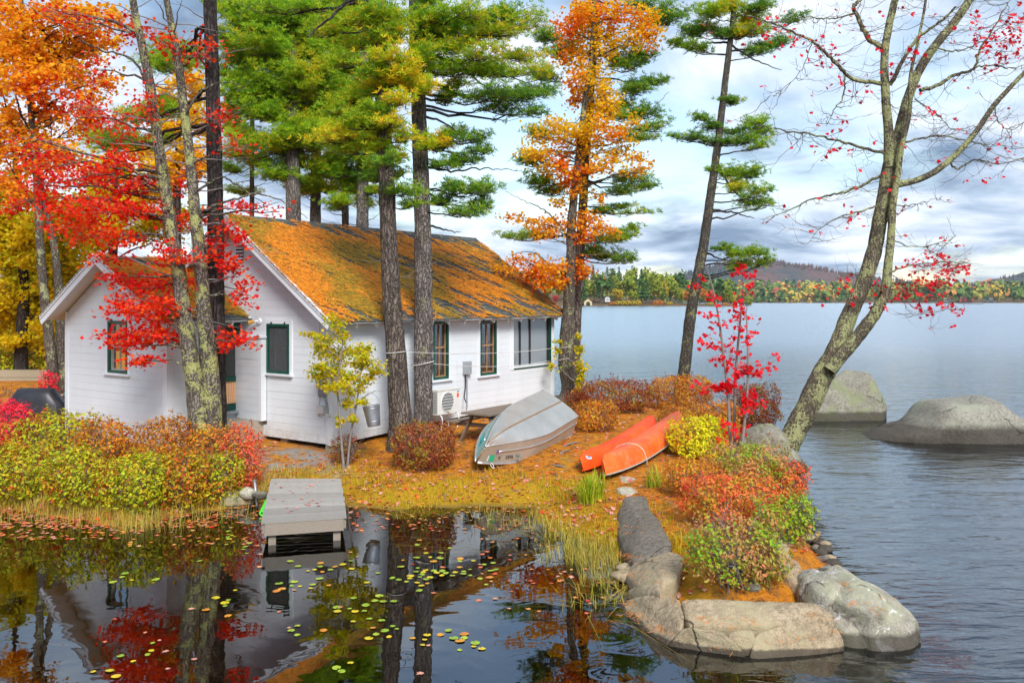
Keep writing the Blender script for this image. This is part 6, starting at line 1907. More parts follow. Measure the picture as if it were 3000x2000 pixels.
# --- red maple with two lichened stems before the wing
Y = 17.0
t = Tree('red_maple', base_of(600, Y), 'twin-stemmed red maple with lichened bark and scarlet leaves beside the wing', 'tree')
b0 = py_ground(600, Y)
t.trunk(Y, [(592, b0, 62), (585, 1260, 58), (572, 1130, 54), (550, 1000, 46), (536, 900, 42), (524, 800, 40), (506, 700, 37), (485, 560, 33), (465, 430, 30), (440, 250, 27), (420, 150, 24), (398, 50, 21), (380, -60, 18), (350, -300, 10)], 'bark_maple')
t.trunk(Y, [(622, b0, 62), (622, 1260, 58), (620, 1130, 50), (606, 1000, 46), (596, 900, 43), (590, 800, 39), (580, 700, 36), (570, 600, 32), (555, 450, 28), (540, 330, 26), (524, 200, 24), (505, 90, 20), (480, -40, 17), (450, -280, 9)], 'bark_maple', dy=.12)
for (px, py, rx, ry, d) in [(430, 835, 130, 40, 560), (400, 915, 115, 45, 640), (470, 900, 80, 45, 640), (380, 985, 95, 40, 600), (480, 985, 80, 45, 600), (430, 1050, 70, 28, 520), (350, 1010, 45, 35, 400),
        (690, 690, 55, 45, 420), (690, 780, 65, 50, 480), (735, 860, 50, 45, 460), (700, 985, 70, 30, 440), (660, 1020, 35, 22, 400), (740, 1000, 40, 25, 400), (640, 720, 40, 40, 380),
        (300, 620, 130, 40, 560), (180, 610, 100, 40, 520), (250, 680, 120, 45, 560), (350, 690, 90, 40, 520), (430, 630, 90, 45, 480), (600, 640, 90, 40, 420), (720, 605, 80, 26, 300), (820, 615, 45, 22, 240),
        (520, 745, 90, 45, 420), (300, 760, 70, 28, 380), (350, 560, 120, 45, 420), (230, 530, 120, 50, 460), (90, 545, 90, 45, 460), (40, 600, 60, 40, 440), (130, 480, 110, 45, 300), (300, 470, 110, 50, 300), (420, 530, 80, 40, 300),
        (520, 830, 60, 40, 380), (330, 800, 60, 30, 300), (350, 870, 40, 30, 300)]:
    t.leaf_clump(Y, px, py, rx, ry, 'maple_red', d * 1.15, .09, drop=.1)
for (px, py, rx, ry) in [(330, 340, 110, 80), (210, 330, 90, 70), (260, 200, 100, 60), (350, 90, 120, 60), (220, 60, 90, 40), (120, 30, 80, 30), (430, 300, 60, 90), (480, 120, 90, 60), (600, 160, 90, 60), (640, 340, 60, 60), (60, 420, 70, 50), (330, 400, 90, 50), (700, 430, 60, 50), (540, 560, 60, 40)]:
    t.leaf_clump(Y, px, py, rx, ry, 'maple_red', 200, .085, drop=.25, twigs=9)
t.dead(60, 2.6, 10.5, .5, 1.5, .016, .15)
for pts in ([(590, 620), (680, 585), (760, 570), (850, 600), (900, 640)], [(575, 560), (650, 520), (720, 560), (780, 600)], [(480, 560), (400, 520), (300, 510), (200, 530), (90, 540)], [(545, 330), (600, 260), (660, 240), (720, 260)], [(440, 260), (380, 170), (300, 150), (200, 90), (60, 5)]):
    t.pxlimb(Y, pts, .028, .006, 6, VR.uniform(-.6, .6))
t.done('bark_maple_low', 'twig_grey')

# --- dark pine behind the maple
Y = 17.7
t = Tree('pine', base_of(634, Y), 'tall dark-trunked pine rising close behind the red maple', 'tree')
t.trunk(Y, [(640, py_ground(634, Y), 52), (637, 1100, 48), (634, 900, 47), (632, 700, 46), (631, 600, 45), (628, 450, 43), (624, 300, 41), (620, 150, 39), (615, 0, 37), (612, -300, 30), (605, -900, 16)], 'bark_dark', rough=.05)
for (px, py, rx, ry) in [(480, 150, 60, 35), (560, 165, 70, 40), (500, 200, 90, 30), (440, 185, 50, 30), (460, 330, 80, 40), (390, 345, 60, 35), (350, 410, 80, 35), (300, 420, 60, 30), (450, 420, 60, 25)]:
    t.pine_clump(Y + 2, px, py, rx, ry * 1.2, 'pine_needle', 480, .14)
for k in range(10): t.pine_clump(Y, VR.uniform(420, 820), VR.uniform(-620, -150), 120, 40, 'pine_needle', 110)
t.dead(16, 3.5, 9.5, .4, 1.3, .02)
t.done('bark_dark')

# --- back left: orange maple, yellow trees
Y = 25.0
t = Tree('orange_maple', base_of(165, Y), 'tall orange maple with two slim stems behind the cottage wing', 'tree')
b0 = py_ground(165, Y)
t.trunk(Y, [(163, b0, 34), (155, 1100, 30), (145, 1000, 28), (128, 850, 25), (118, 720, 23), (112, 600, 21), (104, 480, 19), (92, 340, 17), (80, 220, 14), (70, 100, 11), (62, -30, 9), (60, -200, 5)], 'bark_maple_low', rough=.05, k=12)
t.trunk(Y, [(180, b0, 32), (178, 1000, 28), (172, 850, 24), (158, 720, 20), (130, 600, 17), (110, 500, 14), (60, 400, 12), (20, 330, 9)], 'bark_maple_low', rough=.05, k=12, dy=.3)
for (px, py, rx, ry) in [(100, 60, 110, 60), (60, 150, 90, 70), (140, 140, 90, 70), (210, 60, 80, 50), (220, 140, 70, 60), (60, 250, 90, 60), (150, 240, 80, 60), (230, 230, 60, 60), (280, 130, 60, 60), (290, 40, 60, 40), (30, 340, 70, 60), (120, 330, 80, 50), (200, 330, 60, 40), (270, 300, 50, 50), (20, 440, 60, 50), (110, 420, 70, 50), (190, 430, 60, 40), (320, 220, 40, 50), (0, 540, 60, 60), (80, 500, 70, 40), (170, 20, 60, 40), (20, 40, 60, 50), (-40, 200, 80, 120), (-60, 400, 80, 100), (350, 60, 40, 40), (0, 120, 70, 60), (180, 190, 70, 50), (100, 200, 70, 50), (250, 380, 60, 40), (300, 350, 50, 40), (150, 480, 70, 40), (220, 460, 60, 40), (50, 380, 60, 40), (40, 560, 60, 40), (330, 130, 40, 40), (250, 20, 60, 30), (160, 100, 60, 40)]:
    t.leaf_clump(Y, px, py, rx, ry, 'maple_orange', 340, .13, drop=.5, tmpl=(WIDE_V, LEAF_B))
for k in range(10): t.leaf_clump(Y, VR.uniform(-200, 250), VR.uniform(-260, -20), 110, 70, 'maple_orange', 200, .13, drop=.5, tmpl=(WIDE_V, LEAF_B))
for pts in ([(108, 560), (140, 500), (150, 420), (145, 330)], [(112, 620), (60, 540), (20, 470), (-20, 420)], [(96, 400), (60, 330), (40, 220), (30, 100)], [(100, 460), (150, 440), (190, 380)]):
    t.pxlimb(Y, pts, .04, .012, 6, VR.uniform(-.8, .8))
t.done('bark_dark', 'twig')
Y = 31.0
t = Tree('yellow_maple', base_of(60, Y), 'broad yellow-leaved tree behind the orange maple stems', 'tree')
t.trunk(Y, [(60, py_ground(60, Y), 40), (62, 1000, 34), (70, 850, 28), (60, 700, 22), (50, 560, 16), (40, 420, 9)], 'bark_dark', k=12)
for (px, py, rx, ry) in [(40, 650, 90, 60), (130, 680, 90, 60), (30, 750, 80, 60), (110, 770, 90, 60), (190, 760, 70, 70), (20, 850, 80, 60), (110, 860, 80, 60), (180, 880, 50, 70), (60, 930, 100, 50), (150, 950, 60, 40), (230, 680, 60, 60), (220, 820, 40, 60), (-60, 700, 80, 90), (-60, 880, 90, 80), (10, 560, 70, 50), (100, 580, 70, 40), (40, 1000, 60, 26), (260, 600, 60, 50), (190, 620, 60, 50), (160, 1010, 40, 40), (190, 1080, 22, 50), (70, 700, 80, 50), (160, 820, 70, 50), (60, 800, 80, 50), (10, 920, 70, 40), (120, 920, 70, 40), (190, 940, 40, 50), (0, 680, 60, 60), (150, 720, 70, 50), (210, 740, 50, 60), (80, 640, 80, 40), (100, 990, 60, 30), (-40, 980, 70, 40)]:
    t.leaf_clump(Y, px, py, rx, ry, 'yellow_leaf', 400, .155, drop=.5, tmpl=(WIDE_V, LEAF_B))
t.done('bark_dark', 'twig')
Y = 33.0
t = Tree('yellow_maple', base_of(520, Y), 'golden-leaved tree seen between the maple stems behind the wing roof', 'tree')
t.trunk(Y, [(520, py_ground(520, Y), 40), (520, 900, 34), (516, 700, 28), (520, 500, 20), (525, 330, 10), (525, 220, 5)], 'bark_dark', k=12)
for (px, py, rx, ry) in [(540, 240, 60, 40), (580, 260, 40, 50), (500, 300, 70, 50), (570, 340, 50, 50), (600, 380, 40, 40), (480, 390, 70, 50), (540, 440, 60, 50), (450, 480, 80, 50), (540, 520, 60, 40), (470, 560, 70, 40), (360, 600, 60, 50), (590, 480, 40, 40), (400, 430, 60, 40), (700, 340, 40, 25)]:
    t.leaf_clump(Y, px, py, rx, ry, 'maple_gold', 330, .155, drop=.5, tmpl=(WIDE_V, LEAF_B))
t.done('bark_dark', 'twig')
Y = 36.0
t = Tree('yellow_maple', base_of(330, Y), 'yellow-green tree filling the gap behind the wing ridge', 'tree')
t.trunk(Y, [(330, py_ground(330, Y), 34), (330, 800, 28), (335, 600, 20), (340, 420, 8)], 'bark_dark', k=12)
for (px, py, rx, ry) in [(300, 560, 70, 50), (380, 600, 60, 50), (320, 660, 80, 50), (410, 680, 60, 40), (290, 480, 60, 50), (360, 500, 60, 50), (260, 720, 70, 50), (430, 560, 50, 40), (470, 640, 60, 40), (240, 620, 60, 50), (560, 620, 60, 30), (520, 680, 50, 30), (230, 820, 60, 60)]:
    t.leaf_clump(Y, px, py, rx, ry, 'yellow_leaf', 330, .17, drop=.5, tmpl=(WIDE_V, LEAF_B))
t.done('bark_dark', 'twig')

# --- pines behind the cottage
PB = [(860, 31.0, 44, -8, 'pine with thick dark trunk behind the cottage ridge, next to a twin trunk'), (924, 33.0, 32, 6, 'slimmer pine behind the cottage ridge, beside the thickest one'),
      (1012, 36.0, 21, -18, 'thin leaning pine with bare stubs behind the cottage ridge'), (1062, 32.0, 36, 4, 'straight pine behind the cottage ridge close to the front trunks'), (738, 35.0, 14, 2, 'slender dead-stemmed pine behind the gable peak')]
bp_ = []
for (px, Y, w, lean, lab) in PB:
    t = Tree('pine', base_of(px, Y), lab, 'tree')
    t.trunk(Y, [(px, py_ground(px, Y), w * 1.15), (px, 650, w), (px + lean * .4, 400, w * .92), (px + lean, 100, w * .8), (px + lean, -200, w * .6), (px + lean, -600, w * .3)], 'bark_pine_grey' if w > 25 else 'bark_pine', rough=.05, k=14)
    t.Y = Y; bp_.append(t)
CB = [(0, [(720, 180, 90, 40), (800, 190, 100, 40), (660, 120, 50, 40), (900, 130, 80, 40), (820, 280, 90, 40), (760, 330, 80, 40), (850, 300, 90, 40), (740, 90, 80, 40), (830, 100, 80, 35), (900, 280, 80, 40), (920, 380, 70, 40), (830, 430, 80, 40), (740, 480, 60, 26), (880, 530, 60, 30), (670, 280, 45, 30), (650, 20, 60, 30), (760, 10, 80, 30), (860, 10, 80, 30)]),
      (3, [(1040, 190, 80, 40), (1080, 250, 70, 40), (970, 250, 80, 40), (1040, 460, 80, 40), (1000, 360, 70, 40), (960, 190, 70, 40), (1090, 350, 60, 40), (1080, 430, 50, 40), (980, 130, 70, 40), (1060, 20, 70, 36), (1000, 10, 70, 30), (1090, 160, 50, 40), (950, 500, 60, 40), (1040, 560, 60, 30)]),
      (0, [(760, 130, 110, 45), (690, 210, 60, 40), (850, 150, 110, 45), (740, 250, 110, 50), (860, 240, 110, 45), (930, 200, 80, 50), (700, 60, 70, 50), (790, 50, 90, 40), (880, 60, 80, 40), (700, 330, 60, 40), (800, 330, 100, 40), (900, 330, 90, 45), (780, 420, 100, 40), (860, 470, 80, 40), (720, 400, 60, 35), (800, 510, 70, 30), (690, 450, 50, 25), (940, 420, 60, 40), (850, 390, 70, 40)]),
      (1, [(960, 120, 80, 50), (1010, 60, 80, 40), (940, 300, 70, 40), (980, 480, 60, 40), (900, 560, 60, 26), (960, 550, 50, 30), (1000, 220, 60, 40), (930, 10, 70, 30)]),
      (3, [(1050, 120, 70, 45), (1020, 300, 80, 40), (1040, 400, 70, 40), (1010, 520, 60, 40), (1080, 500, 60, 40), (1060, 600, 40, 20), (1100, 60, 60, 40), (1000, 420, 60, 40), (980, 590, 50, 22), (1110, 560, 40, 26)]),
      (2, [(990, 610, 30, 12), (1030, 360, 60, 40), (950, 60, 70, 40)]),
      (4, [(730, 300, 50, 26), (760, 470, 40, 20), (700, 140, 60, 30), (680, 380, 40, 30), (700, 560, 60, 16), (660, 500, 40, 20)])]
for (i, cl) in CB:
    t = bp_[i]
    for (px, py, rx, ry) in cl: t.pine_clump(t.Y, px, py, rx * 1.1, ry * 1.45, 'pine_needle', 330, .175)
    for k in range(3): t.pine_clump(t.Y, PB[i][0] + VR.uniform(-170, 170), VR.uniform(-520, -60), 110, 45, 'pine_needle', 60, .2)
for i, t in enumerate(bp_):
    t.dead(10 if i != 2 else 16, 4.5, 11, .5, 1.8, .02)
    t.done('bark_dark')

# --- the two big pines before the long wall
Y = 18.4
t = Tree('pine', base_of(1182, Y), 'big dark-barked pine before the long wall, nearer the bucket', 'tree')
b0 = py_ground(1182, Y)
t.trunk(Y, [(1180, b0, 84), (1176, 1250, 72), (1166, 1120, 62), (1158, 1000, 57), (1148, 880, 54), (1139, 700, 50), (1131, 500, 46), (1121, 300, 43), (1108, 0, 41), (1095, -300, 34), (1080, -900, 16)], 'bark_pine', k=22, flare=1.25)
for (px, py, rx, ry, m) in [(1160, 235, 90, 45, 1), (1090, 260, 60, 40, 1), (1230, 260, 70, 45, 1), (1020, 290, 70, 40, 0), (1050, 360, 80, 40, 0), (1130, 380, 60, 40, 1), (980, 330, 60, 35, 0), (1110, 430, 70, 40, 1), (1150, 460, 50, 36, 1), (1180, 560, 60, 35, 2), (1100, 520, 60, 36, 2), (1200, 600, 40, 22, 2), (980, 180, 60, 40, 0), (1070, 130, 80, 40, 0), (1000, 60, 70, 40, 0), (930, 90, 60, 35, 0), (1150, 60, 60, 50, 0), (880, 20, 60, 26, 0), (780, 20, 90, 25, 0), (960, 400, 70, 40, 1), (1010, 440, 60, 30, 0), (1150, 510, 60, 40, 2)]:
    t.pine_clump(Y, px, py, rx, ry, ('pine_needle', 'pine_needle_golden', 'pine_needle_dark')[m], 560, .135)
t.pxlimb(Y, [(1108, 20), (1040, 0), (960, 60), (900, 110)], .05, .015, 8, -.8)
for (px, py, rx, ry, m) in [(1140, 40, 80, 40, 0), (1120, 110, 70, 40, 0), (1150, 170, 80, 40, 1), (1200, 210, 70, 40, 1), (1100, 200, 60, 40, 0), (1170, 290, 60, 35, 1), (1110, 320, 70, 36, 0), (1150, 350, 50, 30, 1), (1130, 470, 60, 35, 2), (1190, 400, 50, 30, 1), (1060, 60, 70, 40, 0), (1170, 100, 60, 40, 0)]:
    t.pine_clump(Y, px, py, rx, ry, ('pine_needle', 'pine_needle_golden', 'pine_needle_dark')[m], 480, .135, dy=VR.uniform(-1.1, -.5))
for k in range(9): t.pine_clump(Y, VR.uniform(850, 1300), VR.uniform(-700, -120), 130, 45, 'pine_needle', 90, .17)
t.dead(14, 4.0, 9.5, .4, 1.3, .016); t.done('bark_dark')
Y = 19.6
t = Tree('pine', base_of(1241, Y), 'big grey-barked pine before the long wall, next to the heat pump', 'tree')
b0 = py_ground(1241, Y)
t.trunk(Y, [(1241, b0, 66), (1241, 1240, 58), (1240, 1100, 55), (1241, 950, 54), (1240, 800, 52), (1238, 650, 49), (1233, 500, 46), (1228, 350, 44), (1222, 150, 43), (1220, 0, 46), (1216, -300, 34), (1210, -900, 16)], 'bark_pine_grey', k=22, flare=1.2)
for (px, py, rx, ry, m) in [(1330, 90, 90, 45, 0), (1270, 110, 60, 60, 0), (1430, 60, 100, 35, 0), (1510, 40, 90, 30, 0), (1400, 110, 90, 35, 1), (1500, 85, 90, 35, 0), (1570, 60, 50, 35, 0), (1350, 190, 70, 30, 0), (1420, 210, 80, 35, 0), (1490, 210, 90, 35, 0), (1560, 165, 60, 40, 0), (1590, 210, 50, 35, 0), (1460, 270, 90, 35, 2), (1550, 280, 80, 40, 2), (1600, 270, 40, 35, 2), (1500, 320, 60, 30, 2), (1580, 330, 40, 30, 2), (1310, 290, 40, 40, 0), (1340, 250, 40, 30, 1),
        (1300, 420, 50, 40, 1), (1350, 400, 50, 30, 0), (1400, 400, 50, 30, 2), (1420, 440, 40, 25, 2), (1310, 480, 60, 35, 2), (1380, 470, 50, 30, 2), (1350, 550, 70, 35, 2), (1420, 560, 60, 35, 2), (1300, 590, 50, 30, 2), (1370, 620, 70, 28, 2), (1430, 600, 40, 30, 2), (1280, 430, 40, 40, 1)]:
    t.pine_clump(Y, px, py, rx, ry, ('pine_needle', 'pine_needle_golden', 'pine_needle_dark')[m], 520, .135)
for (px, py, rx, ry, m) in [(1230, 60, 80, 45, 0), (1260, 140, 70, 45, 0), (1220, 170, 60, 40, 0), (1290, 40, 80, 40, 0), (1240, 260, 50, 35, 1), (1290, 200, 60, 40, 0), (1250, 420, 45, 36, 1), (1340, 140, 70, 40, 0), (1380, 30, 80, 36, 0), (1240, 0, 80, 40, 0), (1440, 150, 80, 34, 0)]:
    t.pine_clump(Y, px, py, rx, ry, ('pine_needle', 'pine_needle_golden', 'pine_needle_dark')[m], 440, .135, dy=VR.uniform(-1.2, -.5))
for pts in ([(1235, 160), (1320, 185), (1420, 250), (1520, 320), (1560, 340)], [(1240, 340), (1300, 360), (1380, 430)], [(1250, 490), (1320, 500), (1400, 495), (1530, 500)], [(1250, 560), (1300, 600), (1380, 640)], [(1245, 655), (1290, 670), (1350, 680)]):
    t.pxlimb(Y, pts, .032, .006, 6, VR.uniform(-.5, .5))
for k in range(9): t.pine_clump(Y, VR.uniform(1050, 1500), VR.uniform(-700, -120), 130, 45, 'pine_needle', 90, .17)
t.dead(12, 4.0, 9.5, .4, 1.2, .014); t.done('bark_dark')

# --- golden maple and dark pine by the porch
Y = 25.0
t = Tree('golden_maple', base_of(1640, Y), 'maple with golden orange leaves beside the screened porch', 'tree')
b0 = py_ground(1640, Y)
t.trunk(Y, [(1643, b0, 54), (1648, 1180, 50), (1656, 1050, 43), (1662, 950, 38), (1669, 850, 33), (1673, 750, 30), (1674, 660, 26), (1682, 570, 22), (1692, 480, 19), (1703, 380, 17), (1716, 280, 15), (1730, 180, 13), (1738, 60, 11), (1740, -80, 8), (1742, -220, 4)], 'bark_maple_low', k=16, flare=1.2)
for (px, py, rx, ry) in [(1690, 30, 60, 45), (1750, 40, 60, 45), (1650, 80, 50, 35), (1710, 90, 60, 40), (1820, 40, 70, 40), (1880, 75, 60, 40), (1910, 110, 45, 35), (1850, 120, 60, 35), (1790, 90, 50, 40), (1770, 150, 50, 30), (1690, 150, 60, 35), (1660, 180, 45, 26), (1700, 215, 60, 30), (1680, 255, 45, 26), (1760, 230, 40, 40), (1750, 290, 45, 35), (1785, 270, 35, 35), (1790, 330, 45, 35), (1810, 310, 30, 30), (1740, 370, 60, 35), (1680, 290, 40, 24), (1620, 375, 55, 28), (1570, 395, 45, 24), (1670, 390, 60, 30), (1590, 440, 60, 26), (1660, 440, 60, 26), (1540, 460, 36, 20), (1740, 430, 50, 35), (1800, 390, 50, 28), (1850, 370, 40, 26), (1830, 440, 50, 24), (1870, 460, 30, 20), (1790, 475, 50, 24), (1750, 500, 50, 24), (1870, 500, 45, 16), (1910, 490, 26, 12), (1630, 490, 60, 26), (1590, 500, 40, 24), (1680, 510, 50, 24), (1700, 555, 45, 20), (1650, 545, 40, 20), (1750, 580, 26, 18), (1530, 635, 60, 14), (1580, 660, 60, 18), (1640, 650, 50, 26), (1710, 640, 50, 28), (1770, 660, 45, 20), (1810, 680, 26, 14), (1710, 690, 45, 22), (1650, 590, 40, 16), (1600, 690, 40, 16), (1500, 760, 40, 14), (1550, 775, 60, 24), (1600, 790, 60, 28), (1650, 790, 45, 26), (1700, 785, 45, 26), (1720, 800, 26, 20), (1600, 830, 50, 22), (1560, 810, 50, 20), (1640, 825, 40, 20), (1480, 790, 40, 20)]:
    t.leaf_clump(Y, px, py, rx * 1.08, ry * 1.3, 'maple_orange' if py > 600 else 'maple_gold', 430 if py < 560 else 430, .10, drop=.35, dr=1.2, tmpl=(WIDE_V, LEAF_B))
t.dead(22, 4.4, 10, .6, 1.9, .014, .1)
for pts in ([(1735, 430), (1800, 420), (1880, 350), (1960, 270)], [(1672, 700), (1600, 620), (1540, 590), (1480, 560)], [(1673, 800), (1630, 790), (1560, 740), (1490, 745)]): t.pxlimb(Y, pts, .03, .006, 6, .3)
t.done('bark_maple_low', 'twig')
Y = 25.8
t = Tree('pine', base_of(1676, Y), 'dark pine growing tight behind the golden maple by the porch', 'tree')
t.trunk(Y, [(1672, py_ground(1676, Y), 44), (1680, 1050, 36), (1690, 900, 30), (1698, 750, 28), (1708, 600, 26), (1716, 450, 25), (1728, 300, 24), (1738, 150, 22), (1745, 0, 20), (1750, -250, 14), (1755, -600, 6)], 'bark_pine', k=14)
for (px, py, rx, ry) in [(1850, 190, 60, 40), (1900, 170, 50, 30), (1880, 260, 60, 35), (1930, 240, 40, 26), (1900, 330, 50, 26), (1940, 370, 36, 26), (1850, 340, 50, 30), (1840, 310, 30, 26), (1880, 400, 50, 24), (1600, 110, 50, 36), (1640, 150, 50, 30), (1580, 230, 40, 30), (1560, 390, 40, 24), (1560, 530, 50, 26), (1600, 560, 50, 26), (1540, 470, 40, 30), (1860, 530, 50, 28), (1900, 545, 40, 22), (1820, 560, 50, 20), (1880, 620, 40, 10), (1830, 605, 40, 12), (1500, 690, 50, 16), (1560, 690, 40, 20), (1790, 700, 60, 18), (1840, 690, 40, 18), (1860, 670, 30, 16), (1780, 750, 50, 28), (1830, 760, 40, 26), (1730, 740, 40, 30), (1960, 60, 60, 30), (2000, 40, 50, 24), (1920, 20, 60, 26), (1770, 620, 40, 20)]:
    t.pine_clump(Y, px, py, rx, ry * 1.15, 'pine_needle_dark', 420, .15)
for k in range(6): t.pine_clump(Y, VR.uniform(1560, 1950), VR.uniform(-450, -80), 110, 40, 'pine_needle_dark', 80, .18)
t.dead(14, 4.0, 10, .6, 2.0, .016); t.done('bark_dark')

# --- leaning pine on the lake shore
Y = 27.0
t = Tree('leaning_pine', base_of(1992, Y), 'sparse leaning pine with separate needle tufts at the lake shore', 'tree')
t.trunk(Y, [(1985, py_ground(1992, Y), 42), (2002, 1102, 36), (2027, 900, 32), (2046, 800, 30), (2064, 700, 28), (2078, 600, 26), (2098, 460, 23), (2117, 306, 20), (2132, 179, 18), (2145, 77, 16), (2152, 0, 14), (2162, -120, 9), (2168, -240, 4)], 'bark_lean_pine', k=16)
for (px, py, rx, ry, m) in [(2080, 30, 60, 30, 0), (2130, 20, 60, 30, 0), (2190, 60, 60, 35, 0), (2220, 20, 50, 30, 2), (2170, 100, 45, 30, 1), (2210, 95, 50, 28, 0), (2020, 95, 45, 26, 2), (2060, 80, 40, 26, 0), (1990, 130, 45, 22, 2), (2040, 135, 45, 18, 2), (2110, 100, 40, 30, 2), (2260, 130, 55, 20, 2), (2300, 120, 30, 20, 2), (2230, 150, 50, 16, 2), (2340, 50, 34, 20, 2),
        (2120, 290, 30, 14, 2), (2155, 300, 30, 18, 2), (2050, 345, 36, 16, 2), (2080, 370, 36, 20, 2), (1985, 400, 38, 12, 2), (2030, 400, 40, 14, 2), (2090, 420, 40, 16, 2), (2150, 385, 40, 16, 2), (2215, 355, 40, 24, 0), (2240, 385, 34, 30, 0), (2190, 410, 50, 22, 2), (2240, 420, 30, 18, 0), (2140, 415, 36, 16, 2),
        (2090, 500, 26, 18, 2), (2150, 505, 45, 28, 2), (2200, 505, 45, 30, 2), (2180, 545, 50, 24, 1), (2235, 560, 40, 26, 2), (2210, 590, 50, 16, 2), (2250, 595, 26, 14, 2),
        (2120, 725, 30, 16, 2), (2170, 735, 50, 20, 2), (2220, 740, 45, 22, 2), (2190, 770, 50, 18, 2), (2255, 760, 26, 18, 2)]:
    t.pine_clump(Y, px, py, rx, ry, ('pine_needle', 'pine_needle_golden', 'pine_needle_dark')[m], 520, .15, drop=.25)
for pts in ([(2098, 470), (2150, 560), (2230, 600), (2280, 605)], [(2090, 615), (2160, 625), (2210, 640)], [(2062, 735), (2100, 755), (2140, 765)], [(2140, 130), (2200, 170), (2290, 205)], [(2138, 125), (2060, 130), (2000, 160)]): t.pxlimb(Y, pts, .04, .01, 6, VR.uniform(-.4, .4))
t.dead(16, 2.0, 9, .15, .45, .014); t.done('bark_dark')

# --- leaning bare maple over the lake
Y = 18.8
t = Tree('leaning_maple', base_of(2285, Y), 'leaning lichened maple, nearly bare, with a few red leaves over the lake', 'tree')
b0 = HOR + (CAM_H - .20) * FOC / Y
tm = t.trunk(Y, [(2262, b0, 84), (2285, 1325, 74), (2355, 1213, 64), (2408, 1102, 62), (2445, 1035, 56), (2488, 923, 47), (2528, 834, 44), (2558, 745, 43), (2575, 663, 42), (2593, 560, 40), (2606, 480, 38)], 'bark_lean', k=22, flare=1.15)
t.trunk(Y, [(2604, 490, 32), (2604, 408, 28), (2596, 306, 25), (2592, 225, 23), (2592, 153, 22), (2604, 77, 21), (2622, 0, 20), (2640, -120, 15), (2650, -300, 7)], 'bark_lean', k=16, flare=1, dy=-.05)
t.trunk(Y, [(2612, 480, 34), (2634, 383, 29), (2663, 280, 27), (2694, 204, 26), (2737, 138, 25), (2796, 66, 23), (2844, -5, 22), (2900, -110, 16), (2950, -260, 7)], 'bark_lean', k=16, flare=1, dy=.05)
t.trunk(Y, [(2430, 1085, 40), (2462, 1045, 40), (2520, 977, 38), (2568, 910, 34), (2593, 856, 30), (2600, 790, 25), (2608, 722, 23), (2616, 600, 20), (2630, 510, 18), (2640, 440, 15), (2665, 330, 12), (2668, 220, 10), (2690, 120, 8), (2712, 0, 7), (2720, -150, 4)], 'bark_lean', k=14, flare=1, dy=-.28)
t.trunk(Y, [(2622, 540, 22), (2655, 536, 19), (2727, 510, 18), (2783, 469, 18), (2854, 393, 16), (2915, 306, 15), (2961, 255, 13), (3000, 214, 12), (3080, 130, 9), (3160, 0, 5)], 'bark_lean', k=12, flare=1, dy=-.25)
LM = []
def lm(pts, r0, r1, de=0.0): LM.append(t.pxlimb(Y, pts, r0, r1, 7, de))
lm([(2590, 247), (2545, 240), (2492, 230), (2451, 189), (2390, 128), (2308, 87), (2240, 60), (2180, 45)], .050, .010, -.9)
lm([(2592, 145), (2550, 118), (2518, 65), (2502, 22), (2530, -10), (2560, -60)], .060, .03, .5)
lm([(2502, 40), (2440, 55), (2360, 50), (2300, 60)], .02, .005, .6)
lm([(2604, 454), (2520, 430), (2436, 408), (2344, 388), (2260, 376), (2180, 350)], .036, .006, -.8)
lm([(2596, 508), (2538, 536), (2461, 566), (2385, 582), (2308, 617), (2240, 640)], .036, .006, .7)
lm([(2576, 600), (2520, 620), (2450, 640), (2390, 680), (2370, 710)], .022, .004, -.5)
lm([(2696, 265), (2745, 250), (2793, 224), (2854, 199), (2869, 153), (2900, 100), (2960, 0)], .046, .010, .8)
lm([(2854, 199), (2900, 190), (2960, 200), (3030, 180)], .02, .006, .5)
lm([(2606, 250), (2640, 190), (2690, 110), (2760, 60), (2800, 20)], .05, .02, -.7)
lm([(2476, 225), (2470, 280), (2440, 330), (2420, 370)], .022, .005, -.4)
lm([(2640, 420), (2700, 405), (2780, 400), (2860, 420), (2960, 430)], .025, .005, .6)
lm([(2783, 475), (2800, 495), (2850, 470), (2930, 480), (3010, 460)], .024, .006, -.5)
lm([(2600, 800), (2660, 780), (2740, 770), (2830, 770), (2880, 775)], .022, .003, -.5)
lm([(2596, 830), (2660, 830), (2720, 850), (2780, 880), (2810, 905)], .020, .003, .5)
lm([(2590, 850), (2640, 870), (2680, 900), (2740, 920)], .014, .003, -.3)
lm([(2540, 820), (2480, 800), (2430, 830)], .012, .003, .3)
lm([(2610, 700), (2660, 720), (2720, 720), (2800, 690)], .014, .003, .3)
lm([(2608, 600), (2680, 600), (2760, 575)], .014, .003, -.3)
lm([(2915, 310), (2920, 350), (2960, 380), (3000, 360)], .014, .004, .2)
lm([(2680, 290), (2740, 330), (2800, 380), (2850, 370)], .016, .003, .4)
lm([(2380, 125), (2350, 200), (2300, 260), (2250, 290)], .012, .002, -.4)
lm([(2740, 140), (2800, 150), (2880, 120), (2960, 60)], .02, .005, .9)
tips = []
